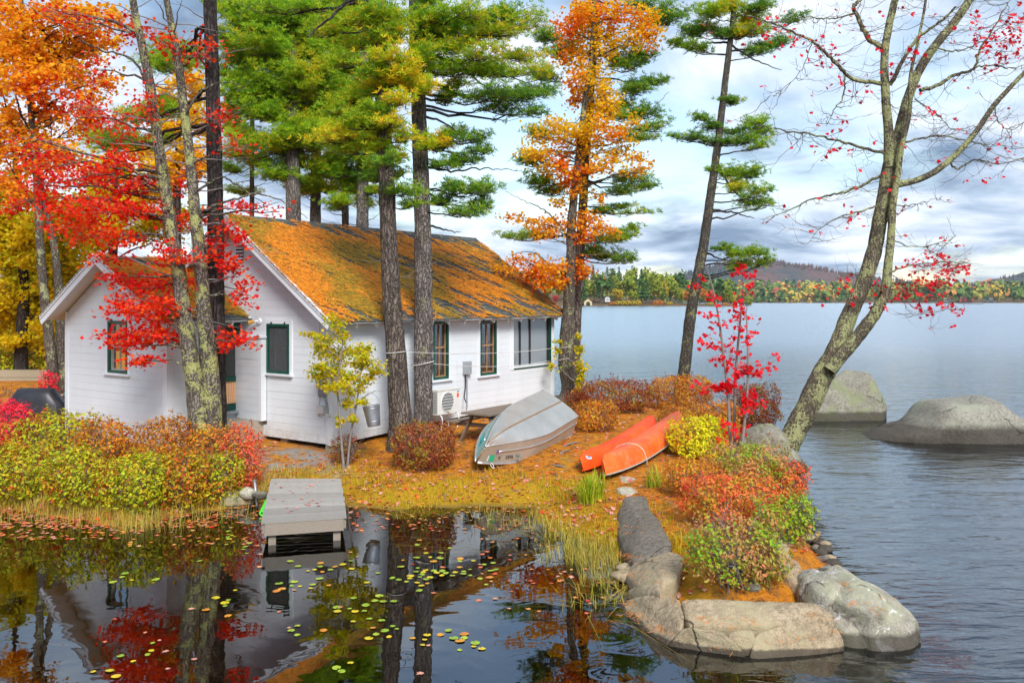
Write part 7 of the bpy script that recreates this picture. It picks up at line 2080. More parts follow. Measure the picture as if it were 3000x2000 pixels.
for a in LM + [tm[-8:], *[x[6:] for x in t.tr[1:]]]:
    a = a[:, :3]; Ln = np.linalg.norm(np.diff(a, axis=0), axis=1).sum()
    for _ in range(int(Ln * 6.0) + 2):
        st = a[VR.integers(max(1, len(a) // 6), len(a))]
        l = VR.uniform(.3, 1.1)
        side = VR.choice([-1, 1])
        d = np.array([VR.normal() * .8, VR.normal() * .8, VR.uniform(-.5, .35)]); d = norm(d)
        q = st + d * l + Z3 * l * VR.uniform(-.10, .22)
        path = t.limb(st, q, .007, .002, -VR.uniform(.04, .18), .10, 9, 4, True)
        tips.append(q)
        for _ in range(3):
            s2 = path[VR.integers(2, 8)]; d2 = norm(d + VR.normal(size=3) * .8); l2 = l * VR.uniform(.25, .55)
            p2 = t.limb(s2, s2 + d2 * l2 + Z3 * l2 * .25, .004, .0015, -.14, .1, 6, 3, True); tips.append(p2[-1])
tips = np.array(tips)
tp = np.stack([1500 + tips[:, 0] / tips[:, 1] * FOC, HOR + (CAM_H - tips[:, 2]) / tips[:, 1] * FOC], -1)
w = np.full(len(tp), .10)
for (cx_, cy_, r_, k_) in [(2960, 130, 70, .95), (2900, 80, 60, .5), (2990, 20, 60, .6), (2300, 120, 70, .55), (2390, 150, 50, .6), (2480, 120, 60, .3), (2270, 30, 60, .4), (2470, 410, 70, .35), (2800, 790, 90, .7), (2740, 830, 60, .8), (2700, 780, 50, .5), (2600, 850, 60, .6), (2750, 910, 60, .7), (2490, 830, 50, .5), (2640, 160, 80, .25), (2840, 560, 70, .35)]:
    w = np.where(np.hypot(tp[:, 0] - cx_, tp[:, 1] - cy_) < r_, k_, w)
sel = tips[VR.uniform(0, 1, len(tips)) < w]
pos = np.repeat(sel, 2, 0) + VR.normal(size=(len(sel) * 2, 3)) * .05 - Z3 * .03
t.leaves('maple_crimson', pos, .105, (MAPLE_V, MAPLE_B), (0, -.5, .8), .7)
for (cx_, cy_, n_) in [(2960, 130, 45), (2930, 150, 20), (2985, 90, 20), (2800, 795, 30), (2750, 830, 24), (2620, 850, 22), (2580, 870, 14), (2780, 905, 14), (2480, 870, 12), (2310, 130, 10), (2270, 80, 8), (2700, 790, 10), (2560, 860, 8)]:
    c = PY(cx_, cy_, Y + VR.uniform(-.4, .4)); pos = c + VR.normal(size=(n_, 3)) * np.array([.22, .25, .14])
    t.leaves('maple_crimson', pos, .105, (MAPLE_V, MAPLE_B), (0, -.5, .8), .7)
    a = t.attach(c, .2)
    for q in pos[:8]: t.limb(c, q, .004, .0015, .0, .1, 5, 3, True)
t.done('bark_lean', 'twig')

# ------------------------------------------------------------------ saplings
Y = 17.4
t = Tree('red_sapling', base_of(2155, Y), 'slim red maple sapling with scattered scarlet leaves before the lake', 'sapling')
b0 = py_ground(2155, Y)
t.trunk(Y, [(2150, b0, 10), (2140, 1280, 10), (2132, 1150, 9), (2115, 1000, 7), (2096, 880, 5), (2075, 800, 3), (2060, 760, 2)], 'twig_grey', k=8, flare=1.2, rough=.02)
t.trunk(Y, [(2156, b0, 10), (2152, 1250, 9), (2155, 1100, 8), (2163, 1000, 7), (2172, 900, 5), (2177, 830, 3), (2175, 790, 2)], 'twig_grey', k=8, flare=1.2, rough=.02, dy=.15)
t.trunk(Y, [(2166, b0, 9), (2180, 1250, 9), (2190, 1130, 7), (2190, 1000, 5), (2186, 920, 3)], 'twig_grey', k=8, flare=1.2, rough=.02, dy=-.12)
RS = [(2085, 875), (2110, 890), (2095, 920), (2070, 925), (2120, 950), (2090, 950), (2105, 980), (2062, 985), (2060, 1005), (2130, 1015), (2100, 1018), (2120, 1020), (2085, 1015), (2150, 1030), (2170, 870), (2190, 860), (2165, 895), (2180, 910), (2150, 920), (2170, 930), (2195, 925), (2200, 935), (2145, 940), (2165, 960), (2180, 970), (2190, 985), (2205, 975), (2150, 990), (2180, 1000), (2200, 1005), (2090, 1050), (2110, 1045), (2150, 1050), (2180, 1045), (2170, 1070), (2130, 1075), (2185, 1085), (2200, 1070), (2240, 1075), (2255, 1080), (2225, 1090), (2215, 1100), (2160, 1100), (2145, 1110), (2120, 1065), (2280, 1045), (2100, 1130), (2130, 1130), (2150, 1125), (2125, 1140), (2090, 1140), (2040, 1130), (2050, 1145), (2190, 1150), (2200, 1165), (2180, 1160), (2205, 1185), (2225, 1180), (2180, 1200), (2190, 1250), (2120, 1240), (2170, 1255), (2130, 1275), (2160, 1280), (2110, 1285), (2150, 1265), (2170, 780), (2185, 800), (2195, 805), (2060, 815), (2160, 800), (2190, 840), (2090, 870), (2040, 835)]
for (px, py) in RS:
    c = PY(px, py, Y + VR.uniform(-.25, .25)); a = t.attach(c, .35)
    n_ = VR.integers(6, 11); pos = c + VR.normal(size=(n_, 3)) * np.array([.07, .07, .045])
    t.limb(a[:3], c, .005, .002, .05, .08, 6, 4, True)
    t.leaves('maple_crimson', pos, .11, (MAPLE_V, MAPLE_B), (0, -.5, .8), .55)
for (px, py, rx, ry) in [(2130, 1135, 45, 20), (2195, 1160, 25, 40), (2100, 1140, 30, 20), (2185, 1085, 40, 20)]: t.leaf_clump(Y, px, py, rx, ry, 'maple_crimson', 420, .11, dy=-.1, drop=.2)
for pts in ([(2190, 1110), (2230, 1085), (2270, 1055), (2300, 1030)], [(2120, 1040), (2090, 1010), (2060, 985)]): t.pxlimb(Y, pts, .007, .002, 5, 0)
t.done('twig_grey', 'twig_grey')
Y = 17.0
t = Tree('birch_sapling', base_of(1012, Y), 'young birch with yellow and green leaves at the cottage corner', 'sapling')
b0 = py_ground(1012, Y)
t.trunk(Y, [(1008, b0, 8), (1000, 1290, 7), (994, 1200, 6), (988, 1120, 5), (1000, 1040, 4), (1002, 980, 3), (985, 930, 2)], 'twig_grey', k=8, rough=.02)
t.trunk(Y, [(1016, b0, 7), (1028, 1270, 6), (1045, 1180, 5), (1056, 1100, 4), (1064, 1040, 2)], 'twig_grey', k=8, rough=.02, dy=.1)
for (px, py, rx, ry) in [(985, 945, 28, 22), (1000, 975, 30, 24), (950, 985, 35, 14), (900, 972, 20, 12), (930, 1010, 30, 20), (1010, 1030, 45, 26), (960, 1040, 45, 22), (1060, 1020, 30, 22), (1040, 1060, 45, 24), (1090, 1060, 35, 22), (920, 1060, 28, 18), (970, 1080, 45, 24), (1020, 1090, 45, 24), (1110, 1085, 26, 14), (1070, 1110, 30, 20), (930, 1100, 30, 12), (990, 1130, 40, 20), (1040, 1140, 30, 20), (960, 1130, 24, 16), (1010, 1180, 24, 20), (1030, 1230, 18, 18), (1060, 1170, 22, 14), (1000, 1230, 16, 16)]:
    t.leaf_clump(Y, px, py, rx * 1.25, ry * 1.25, 'birch_leaf', 1300, .075, drop=.7, tmpl=(MAPLE_V * np.array([.8, 1, 1]), MAPLE_B))
bk_px = t.pxlimb(Y, [(1045, 1180), (1070, 1160), (1088, 1152), (1100, 1146)], .009, .004, 6, .3)
t.done('twig_grey', 'twig')
# galvanised bucket hanging from the birch branch
hp = PY(1087, 1152, Y + .22)
bc = hp - Z3 * .24
bu = thing('bucket', bc - Z3 * .42, 'old galvanised bucket hanging tilted from the birch beside the wall', 'bucket')
ax = norm(np.array([-.16, .05, 1.0])); s_ = norm(np.cross(ax, (0, 1, 0))); f_ = np.cross(s_, ax)
rows = []
for (h, r) in ((0, .02), (0, .125), (.02, .13), (.2, .15), (.40, .172), (.415, .178), (.42, .172), (.38, .165), (.03, .12), (.03, .0)):
    rows.append([bc - ax * .42 + ax * h + (s_ * math.cos(a) + f_ * math.sin(a)) * r for a in np.linspace(0, 2 * math.pi, 29)])
V, F = strip(rows); m = MB(); m.add(V, F); m.build('pail', MATS['galvanised'], bu, smooth=True)
m = MB(); m.tube([bc + s_ * .175 * math.cos(a) + (ax * .245) * math.sin(a) for a in np.linspace(0, math.pi, 20)], .006, 6); m.build('handle', MATS['galvanised'], bu)
for hh_ in (.1, .36):
    m = MB(); r = .125 + hh_ * .115 + .003; m.tube([bc - ax * .42 + ax * hh_ + (s_ * math.cos(a) + f_ * math.sin(a)) * r for a in np.linspace(0, 2 * math.pi, 29)], .006, 5, cap=False); m.build('band', MATS['galvanised'], bu)
Y = 24.4
t = Tree('yellow_sapling', base_of(1688, Y), 'yellow-leaved sapling hugging the foot of the golden maple', 'sapling')
t.trunk(Y, [(1686, py_ground(1688, Y), 8), (1690, 1120, 6), (1698, 1040, 4), (1702, 985, 2)], 'twig_grey', k=8, rough=.02)
for (px, py, rx, ry) in [(1700, 1030, 20, 22), (1705, 1070, 22, 26), (1695, 1110, 24, 26), (1700, 1140, 22, 20), (1685, 1160, 22, 20), (1690, 985, 14, 14), (1630, 1030, 14, 14), (1620, 1070, 16, 16), (1635, 1000, 14, 12)]:
    t.leaf_clump(Y, px, py, rx, ry, 'birch_leaf', 1100, .085, drop=.6, dy=-.3 + VR.uniform(-.1, .1))
t.done('twig_grey', 'twig')
# ------------------------------------------------------------------ shrubs
SR = np.random.default_rng(303)
def shrub(px, ytop, ybase, hw, mat, label, depth=.8, leaf=.050, dens=3600, flat=.55, lump=.12, group=None, zg=None, Y=None, name='shrub', stems=16, bottom=.02):
    if Y is None:
        g = ground_at(px, ybase, .45)
    else:
        x = (px - 1500) * Y / FOC; g = np.array([x, Y, gz(x, Y)])
    sc = g[1] / FOC
    a, b = hw * sc, hw * sc * depth
    cy_ = g[1] + b * .55                                  # the base line given is the front foot
    sc2 = cy_ / FOC; cx_ = (px - 1500) * sc2; a = hw * sc2
    z0 = gz(cx_, cy_)
    ztop = CAM_H - (ytop - HOR) * (cy_ - b * .25) / FOC
    H_ = max(ztop - z0, .15)
    o = thing(name, (cx_, cy_, z0), label, 'shrub', group)
    n = int(dens * 2 * a * H_ * (1.0 if px < 760 else 1.25)); leaf = leaf * 1.15
    e = SR.normal(size=(n, 3)); e /= np.linalg.norm(e, axis=1, keepdims=True)
    pw = 2 + 2.2 * flat
    nr_ = (np.abs(e[:, 0]) ** pw + np.abs(e[:, 1]) ** pw + np.abs(e[:, 2]) ** pw) ** (-1 / pw)
    r = nr_ * (1 - np.abs(SR.normal(size=n)) * .20)
    q = e * r[:, None]
    sd_ = SR.uniform(0, 9)
    lumps = 1 + 1.15 * lump * (np.sin(q[:, 0] * 4.1 + sd_) * np.cos(q[:, 1] * 3.7 + sd_) + .6 * np.sin(q[:, 0] * 9 + q[:, 2] * 7 + sd_))
    q = q * lumps[:, None]
    pos = np.stack([cx_ + q[:, 0] * a, cy_ + q[:, 1] * b, z0 + bottom + (q[:, 2] * .5 + .5) * (H_ - bottom)], -1)
    pos += SR.normal(size=(n, 3)) * .022
    # wisps standing off the outline
    w = SR.uniform(0, 1, n) < .05
    pos[w] += e[w] * SR.uniform(.02, .10, (w.sum(), 1))
    # ragged shoots standing off the outline, each with its own leaves
    ns_ = int(16 * a * 2 * H_) + 8
    e2 = SR.normal(size=(ns_, 3)); e2[:, 2] = np.abs(e2[:, 2]); e2 /= np.linalg.norm(e2, axis=1, keepdims=True)
    n2_ = (np.abs(e2) ** pw).sum(1) ** (-1 / pw)
    s0_ = np.stack([cx_ + e2[:, 0] * n2_ * a * .9, cy_ + e2[:, 1] * n2_ * b * .9, z0 + (e2[:, 2] * n2_ * .5 + .5) * H_ * .97], -1)
    s1_ = s0_ + (e2 * .6 + np.array([0, 0, .55]) + SR.normal(size=(ns_, 3)) * .3) * SR.uniform(.05, .20, (ns_, 1))
    f2 = SR.uniform(.2, 1.05, (ns_, 7, 1))
    sp_ = (s0_[:, None] * (1 - f2) + s1_[:, None] * f2).reshape(-1, 3) + SR.normal(size=(ns_ * 7, 3)) * .012
    pos = np.concatenate([pos, sp_]); e = np.concatenate([e, np.repeat(e2, 7, 0)])
    keep = pos[:, 2] > G(pos[:, 0], pos[:, 1]) + .015
    pos, e = pos[keep], e[keep]
    d = e + np.array([0, 0, .5])
    mb = MB(); scatter(mb, LEAF_V, LEAF_B, pos, frames_up(d, SR, .65), SR.uniform(.45, 1.35, len(pos)) * leaf)
    mb.build('foliage', MATS[mat], o)
    st = MB()
    for p0, p1 in zip(s0_, s1_): st.tube([p0 - (p1 - p0) * .8, p1], [.0035, .0015], 3, cap=False)
    for _ in range(stems):
        ph = SR.uniform(0, 6.28); rr = math.sqrt(SR.uniform(0, 1)) * .3
        p0 = np.array([cx_ + a * rr * math.cos(ph), cy_ + b * rr * math.sin(ph), 0]); p0[2] = gz(p0[0], p0[1]) - .02
        e_ = SR.normal(size=3); e_[2] = abs(e_[2]); e_ /= np.linalg.norm(e_)
        p1 = np.array([cx_ + e_[0] * a * .9, cy_ + e_[1] * b * .9, z0 + H_ * (.5 + .45 * e_[2])])
        mid = (p0 + p1) / 2 + SR.normal(size=3) * .04
        path = resample([p0, mid, p1], 7); st.tube(path, np.linspace(.010, .003, 7), 5, cap=False)
        for _ in range(3):
            s0 = path[SR.integers(2, 6)]; st.tube(resample([s0, s0 + (p1 - p0) * .2 + SR.normal(size=3) * .06, s0 + (p1 - p0) * .3 + SR.normal(size=3) * .12], 4), [.004, .003, .002, .0015], 4, cap=False)
    st.build('stems', MATS['twig_grey'], o, kind='stuff')
    return o
GL = 'shrubs on the near bank below the wing'
shrub(30, 1178, 1300, 62, 'shrub_crimson', 'crimson shrub in front of the covered grill', leaf=.055, Y=17.6)
shrub(170, 1215, 1350, 120, 'shrub_olive', 'tall loose yellow shrub hiding the foot of the wing wall', leaf=.075, dens=2000, lump=.16, stems=34)
shrub(310, 1235, 1370, 80, 'shrub_rust', 'orange-tipped loose shrub at the wing wall beside the tall yellow one', leaf=.07, dens=2100, lump=.16, stems=30)
shrub(490, 1228, 1370, 85, 'shrub_rust', 'rounded red-orange shrub at the foot of the twin maple stems', leaf=.055, dens=3400)
shrub(620, 1255, 1400, 80, 'shrub_rust', 'rust-orange shrub close before the maple trunk', leaf=.055, dens=3400)
shrub(705, 1245, 1455, 60, 'shrub_red', 'dark red upright shrub at the end of the bank near the path', leaf=.05, dens=3400)
shrub(55, 1305, 1488, 110, 'shrub_olive', 'low olive-yellow shrub at the far end of the leafy bank', leaf=.06, dens=3200)
shrub(235, 1315, 1512, 100, 'shrub_olive', 'wide low olive shrub on the bank above the floating leaves', leaf=.06, dens=3200)
shrub(400, 1335, 1520, 90, 'shrub_olive', 'low olive shrub on the bank beside the dry reeds', leaf=.06, dens=3200)
shrub(530, 1325, 1505, 88, 'shrub_gold', 'yellow-green shrub on the bank below the rounded rust shrub', leaf=.058, dens=3200)
shrub(632, 1335, 1488, 85, 'shrub_olive', 'twiggy olive shrub on the bank next to the tan stone', leaf=.055, dens=3000)
shrub(-70, 1250, 1440, 90, 'shrub_rust', 'rust shrub at the end of the bank by the crimson shrub', leaf=.06, dens=2600)
shrub(1243, 1242, 1385, 92, 'shrub_burgundy', 'clipped round burgundy shrub before the two big pines', leaf=.045, dens=5200, flat=.75, lump=.06)
shrub(1013, 1275, 1362, 40, 'shrub_burgundy', 'small twiggy dark shrub round the birch foot', leaf=.04, dens=2600, stems=26)
shrub(1802, 1115, 1212, 108, 'shrub_burgundy', 'wide clipped maroon shrub beside the lake and the bent pipe', leaf=.055, dens=3400, lump=.08)
shrub(1745, 1178, 1268, 68, 'shrub_rust', 'clipped rust shrub at the stern of the upturned boat', leaf=.05, dens=3800, lump=.07)
shrub(1690, 1150, 1200, 35, 'shrub_burgundy', 'small maroon shrub beneath the yellow sapling', leaf=.05, dens=3000)
shrub(1995, 1103, 1208, 92, 'shrub_rust', 'big clipped orange-brown shrub at the foot of the leaning pine', leaf=.055, dens=3600, lump=.08)
shrub(2010, 1188, 1275, 85, 'shrub_rust', 'low orange-brown shrub beyond the lime shrub', leaf=.05, dens=3600)
shrub(2040, 1226, 1345, 85, 'shrub_lime', 'bright yellow-green shrub over the end of the canoe', leaf=.058, dens=3600)
shrub(2210, 1130, 1262, 74, 'shrub_burgundy', 'dark red twiggy shrub behind the red sapling at the lake', leaf=.055, dens=2800, lump=.16)
shrub(2110, 1180, 1270, 60, 'shrub_rust', 'orange shrub between the leaning pine and the red sapling', leaf=.055, dens=3000)
shrub(2195, 1308, 1420, 115, 'shrub_pink', 'spreading red and green shrub at the foot of the leaning maple', leaf=.052, dens=3400, lump=.16)
shrub(2035, 1352, 1462, 85, 'shrub_rust', 'rust and green shrub beside the pale stepping stones', leaf=.05, dens=3600)
shrub(2285, 1360, 1475, 85, 'shrub_red', 'ragged red shrub overhanging the lake below the leaning maple', leaf=.05, dens=2800, lump=.18)
shrub(2145, 1400, 1555, 138, 'shrub_red', 'large red shrub in the middle of the stone spit', leaf=.048, dens=4400)
shrub(2300, 1460, 1600, 85, 'shrub_pink', 'green and pink shrub leaning over the lake from the spit', leaf=.052, dens=3000, lump=.18)
shrub(2150, 1530, 1750, 135, 'shrub_pink', 'pinkish twiggy shrub at the front of the spit above the long slab', leaf=.045, dens=3900, stems=40)
shrub(2235, 1610, 1720, 80, 'shrub_pink', 'low green shrub beside the tilted slab on the spit', leaf=.045, dens=3200, lump=.18)
shrub(70, 1030, 1095, 120, 'shrub_olive', 'dark undergrowth shrub behind the timber wall', leaf=.11, dens=900, Y=31.5)
shrub(-30, 960, 1080, 110, 'shrub_olive', 'tall shadowy olive bush under the yellow tree', leaf=.14, dens=700, Y=35)
shrub(130, 975, 1080, 90, 'shrub_rust', 'tall brownish bush under the yellow tree near the slim stems', leaf=.14, dens=700, Y=36)
shrub(240, 950, 1080, 80, 'shrub_olive', 'tall olive bush hidden behind the wing corner', leaf=.14, dens=700, Y=37)
shrub(0, 1150, 1180, 60, 'shrub_rust', 'low rusty shrub in front of the timber wall', leaf=.08, dens=1500, Y=27.0)
shrub(-110, 1010, 1090, 90, 'shrub_rust', 'red-orange undergrowth shrub at the end of the timber wall', leaf=.11, dens=900, Y=32.5)
shrub(140, 1098, 1130, 28, 'shrub_crimson', 'small bright red shrub at the foot of the slim maple stems', leaf=.09, dens=1200, Y=24.3)

# ------------------------------------------------------------------ grass, reeds, needles, leaves
def blades(mb, pos, h, rng, w=.006, lean=.35, seg=3):
    n = len(pos)
    ph = rng.uniform(0, 6.28, n); dx = np.stack([np.cos(ph), np.sin(ph), np.zeros(n)], -1); sd = np.stack([-np.sin(ph), np.cos(ph), np.zeros(n)], -1)
    ln = np.abs(rng.normal(size=n)) * lean
    V = []
    for k in range(seg):
        f = k / seg
        c = pos + Z3 * (h * f)[:, None] + dx * (h * ln * f * f)[:, None]
        V += [c - sd * w * (1 - f * .5), c + sd * w * (1 - f * .5)]
    V.append(pos + Z3 * h[:, None] + dx * (h * ln)[:, None])
    V = np.stack(V, 1); k = V.shape[1]
    off = (np.arange(n) * k)[:, None]
    qs = [np.array([2 * j, 2 * j + 1, 2 * j + 3, 2 * j + 2]) + off for j in range(seg - 1)]
    tr = np.array([2 * seg - 2, 2 * seg - 1, 2 * seg]) + off
    mb.add(V.reshape(-1, 3), np.concatenate(qs), tr)
gr = np.random.default_rng(77)
def land_samples(n, x0, x1, y0, y1, f):
    x = gr.uniform(x0, x1, n); y = gr.uniform(y0, y1, n); d = shore_dist(x, y)
    k = f(x, y, d) > gr.uniform(0, 1, n)
    x, y = x[k], y[k]
    return np.stack([x, y, G(x, y)], -1)
# grass along the cove
pos = land_samples(60000, -4.2, 3.2, 11, 17.5, lambda x, y, d: sstep(1.8, .5, d) * (d > -.02) * (.25 + .75 * sstep(-.3, .5, wavy(x, y, 2.1, 2) + .4 * wavy(x, y, 6, 3))) * sstep(2.9, 2.3, x) * .5)
mb = MB(); blades(mb, pos, gr.uniform(.04, .13, len(pos)), gr, .005, .6)
setprops(mb.build('grass', MATS['grass_blade']), 'thin yellow-green grass along the cove edge', 'grass', None, 'stuff')
# dry grass and litter on the leafy bank
pos = land_samples(90000, -14, -3.9, 11.5, 17, lambda x, y, d: (d > -.02) * sstep(1.5, .2, d) * .5)
mb = MB(); blades(mb, pos, gr.uniform(.05, .22, len(pos)), gr, .005, .7)
setprops(mb.build('bank_grass', MATS['reed_blade']), 'dry straw grass at the foot of the leafy bank shrubs', 'grass', None, 'stuff')
# reeds standing in the shallows
def reeds(name, polys, n, hlo, hhi, lab, mat='reed_blade', lean=.5):
    allp = []
    for (a0, a1, b0, b1, k) in polys:
        px = gr.uniform(a0, a1, k); py = gr.uniform(b0, b1, k)
        Yp = CAM_H * FOC / (py - HOR); x = (px - 1500) * Yp / FOC
        z = np.minimum(G(x, Yp), 0.0)
        allp.append(np.stack([x, Yp, z - .01], -1))
    pos = np.concatenate(allp); mb = MB(); blades(mb, pos, gr.uniform(hlo, hhi, len(pos)) - pos[:, 2], gr, .0045, lean)
    setprops(mb.build(name, MATS[mat]), lab, 'reeds', None, 'stuff')
reeds('reeds', [(1660, 1810, 1555, 1660, 800), (1590, 1700, 1520, 1590, 360), (1700, 1830, 1620, 1720, 330), (1640, 1800, 1720, 1800, 60), (1380, 1600, 1495, 1560, 160), (1580, 1720, 1600, 1650, 160)], 0, .07, .22, 'thin golden reeds standing in the shallows beside the spit')
reeds('dry_reeds', [(330, 470, 1490, 1560, 420), (200, 620, 1500, 1560, 240), (0, 220, 1480, 1540, 160), (560, 760, 1490, 1530, 60)], 0, .10, .36, 'dry straw-coloured reeds at the foot of the leafy bank')
reeds('fallen_reeds', [(1700, 1850, 1700, 1790, 130), (1440, 1660, 1530, 1610, 160), (1120, 1420, 1495, 1560, 130)], 0, .02, .10, 'pale flattened reed stems lying on the cove water', 'reed_blade', 6.0)
# ornamental grass clumps
def clump(px, py, n, h, rad, label):
    g = ground_at(px, py, .35)
    ang = gr.uniform(0, 6.28, n); r = np.sqrt(gr.uniform(0, 1, n)) * rad
    pos = np.stack([g[0] + r * np.cos(ang), g[1] + r * np.sin(ang), np.zeros(n)], -1); pos[:, 2] = G(pos[:, 0], pos[:, 1]) - .01
    mb = MB(); blades(mb, pos, gr.uniform(h * .5, h, n), gr, .009, .75, 5)
    o = mb.build('grass_clump', MATS['bright_grass'], recenter=True); setprops(o, label, 'grass clump')
clump(1733, 1462, 220, .50, .22, 'tall bright green grass tuft at the cove edge before the canoe')
clump(1915, 1425, 50, .42, .15, 'thin green grass tuft between the stepping stone and the rust shrub')
clump(2018, 1290, 30, .3, .12, 'small grass tuft under the lime shrub')
# needles on the ground
pos = land_samples(110000, -6.5, 8, 8.8, 27, lambda x, y, d: (d > .02) * np.where(y < 14.8, .95, .5) * sstep(26, 14, y) * (.35 + .65 * sstep(-.5, .4, wavy(x, y, 2.9, 7) + .5 * wavy(x, y, 7, 1))))
pos = pos[:52000]
n = len(pos); th = gr.uniform(0, 6.28, n); mb = MB()
R_ = frames_up(np.repeat(Z3[None], n, 0), gr, .22)
tv, tb = sliver_template(.042)
scatter(mb, tv, tb, pos + Z3 * gr.uniform(.004, .03, (n, 1)), R_, gr.uniform(.06, .13, n))
setprops(mb.build('pine_needles', MATS['needle_litter']), 'orange fallen pine needles covering the ground', 'needles', None, 'stuff')
# needle tufts caught on the spit slabs
mb = MB()
for (px, py, z, k, s) in [(1855, 1815, .14, 90, .10), (1925, 1855, .08, 70, .10), (1840, 1780, .12, 60, .08), (1985, 1770, .36, 30, .06), (2060, 1832, .26, 60, .10), (2200, 1838, .27, 70, .10), (2140, 1850, .24, 40, .06), (2320, 1880, .12, 50, .12), (2300, 1895, .08, 30, .1), (2440, 1860, .16, 40, .06), (2400, 1815, .33, 40, .08), (1850, 1560, .42, 60, .14), (1830, 1640, .38, 120, .10), (1870, 1700, .4, 80, .12), (2560, 1760, .42, 40, .10), (2580, 1800, .38, 30, .08), (2460, 1725, .52, 40, .07), (2500, 1780, .5, 30, .06), (2110, 1905, .02, 20, .1)]:
    c = P(px, py, z); p = c + gr.normal(size=(k, 3)) * np.array([s, s, 0]) + Z3 * .05
    kk_ = max(6, k // 2); scatter(mb, tv * np.array([.8, 1, 1]), tb, p[:kk_], frames_up(np.repeat(Z3[None], kk_, 0), gr, .2), gr.uniform(.05, .09, kk_))
NEEDLE_SPOTS = mb
# fallen leaves on land
pos = land_samples(30000, -6.5, 7, 9, 24, lambda x, y, d: (d > .05) * (.09 + .48 * sstep(1.6, .4, d) * (x < 2.2) + .30 * np.exp(-((x - .9) ** 2 + (y - 21.5) ** 2) / 2.2) + .10 * np.exp(-((x + 4.2) ** 2 + (y - 15.5) ** 2) / 1.5)))
pos = np.concatenate([pos, land_samples(9000, -14, -4.2, 11.5, 17, lambda x, y, d: (d > 0) * sstep(1.2, .1, d) * .6)])
n = len(pos); mb = MB()
scatter(mb, MAPLE_V, MAPLE_B, pos + Z3 * .025, frames_up(np.repeat(Z3[None], n, 0), gr, .35), gr.uniform(.05, .10, n))
for _ in range(26):                                   # on the dock
    p = da + (db_ - da) * gr.uniform(.05, .95) + (dc - da) * gr.uniform(.05, .98) ** .7 + Z3 * .012
    scatter(mb, MAPLE_V, MAPLE_B, p[None], frames_up(Z3[None], gr, .12), np.array([gr.uniform(.05, .09)]))
setprops(mb.build('fallen_leaves', MATS['fallen_leaf']), 'pink and red fallen maple leaves scattered on the ground and dock', 'leaves', None, 'stuff')
# leaves floating on the cove
def float_pts(px0, px1, py0, py1, k):
    px = gr.uniform(px0, px1, k); py = gr.uniform(py0, py1, k); Yp = CAM_H * FOC / (py - HOR)
    p = np.stack([(px - 1500) * Yp / FOC, Yp, np.full(k, .006)], -1)
    return p[shore_dist(p[:, 0], p[:, 1]) < .02]
p = np.concatenate([float_pts(0, 640, 1488, 1545, 620), float_pts(-60, 420, 1480, 1580, 300), float_pts(380, 780, 1530, 1600, 60), float_pts(1020, 1800, 1480, 1560, 190), float_pts(1400, 1820, 1560, 1800, 60), float_pts(300, 1500, 1600, 1990, 22), float_pts(640, 780, 1480, 1520, 60)])
mb = MB(); n = len(p)
scatter(mb, MAPLE_V * np.array([1, 1, .3]), MAPLE_B, p + Z3 * gr.uniform(0, .004, (n, 1)), frames_up(np.repeat(Z3[None], n, 0), gr, .05), gr.uniform(.05, .095, n))
setprops(mb.build('floating_leaves', MATS['floating_leaf']), 'red and orange leaves floating along the edge of the cove', 'leaves', None, 'stuff')
# lily pads, each its own
def pad_mesh(rng):
    k = 14; a = np.linspace(.22, 2 * math.pi - .22, k); r = .5 * (1 + rng.uniform(-.06, .06, k))
    V = np.concatenate([[[.05, 0, 0]], np.stack([r * np.cos(a), r * np.sin(a), rng.uniform(-.01, .015, k)], -1)])
    return mk_mesh('lily_pad', V, [np.array([[0, i, i + 1] for i in range(1, k)])])
PADS = {c: [pad_mesh(gr) for _ in range(3)] for c in ('green', 'yellow', 'orange')}
taken = []
def pads(n, x0, x1, y0, y1):
    cc = [(gr.uniform(x0, x1), gr.uniform(y0, y1)) for _ in range(max(2, n // 4))]
    for _ in range(n):
        for _t in range(20):
            q_ = cc[gr.integers(len(cc))]; px, py = q_[0] + gr.normal() * 34, q_[1] + gr.normal() * 13
            p = P(px, py, 0)
            if shore_dist(p[:1], p[1:2])[0] > -.12 or (760 < px < 1025 and py < 1640): continue
            if all((p[0] - q[0]) ** 2 + (p[1] - q[1]) ** 2 > .0065 for q in taken): break
        else: continue
        taken.append(p)
        c = gr.choice(['green', 'yellow', 'orange'], p=[.5, .32, .18])
        o = link('lily_pad', PADS[c][gr.integers(3)], MATS['pad_' + c], None, (p[0], p[1], .008))
        s = gr.uniform(.05, .108); o.scale = (s, s, s); o.rotation_euler = (gr.normal() * .04, gr.normal() * .04, gr.uniform(0, 6.28))
        setprops(o, 'small round %s lily pad floating on the calm cove' % {'green': 'green', 'yellow': 'yellow', 'orange': 'orange-brown'}[c], 'lily pad', c + ' lily pads on the cove')
pads(16, 640, 780, 1570, 1660); pads(20, 800, 1010, 1640, 1720); pads(30, 1150, 1520, 1600, 1700); pads(26, 1050, 1500, 1680, 1780); pads(18, 640, 1040, 1700, 1860); pads(20, 900, 1320, 1780, 1990); pads(10, 1300, 1640, 1720, 1990); pads(8, 150, 640, 1700, 1990); pads(5, 300, 640, 1600, 1720)
setprops(NEEDLE_SPOTS.build('needle_wisps', MATS['needle_litter']), 'small wisps of orange needles caught on the spit stones', 'needles', None, 'stuff')

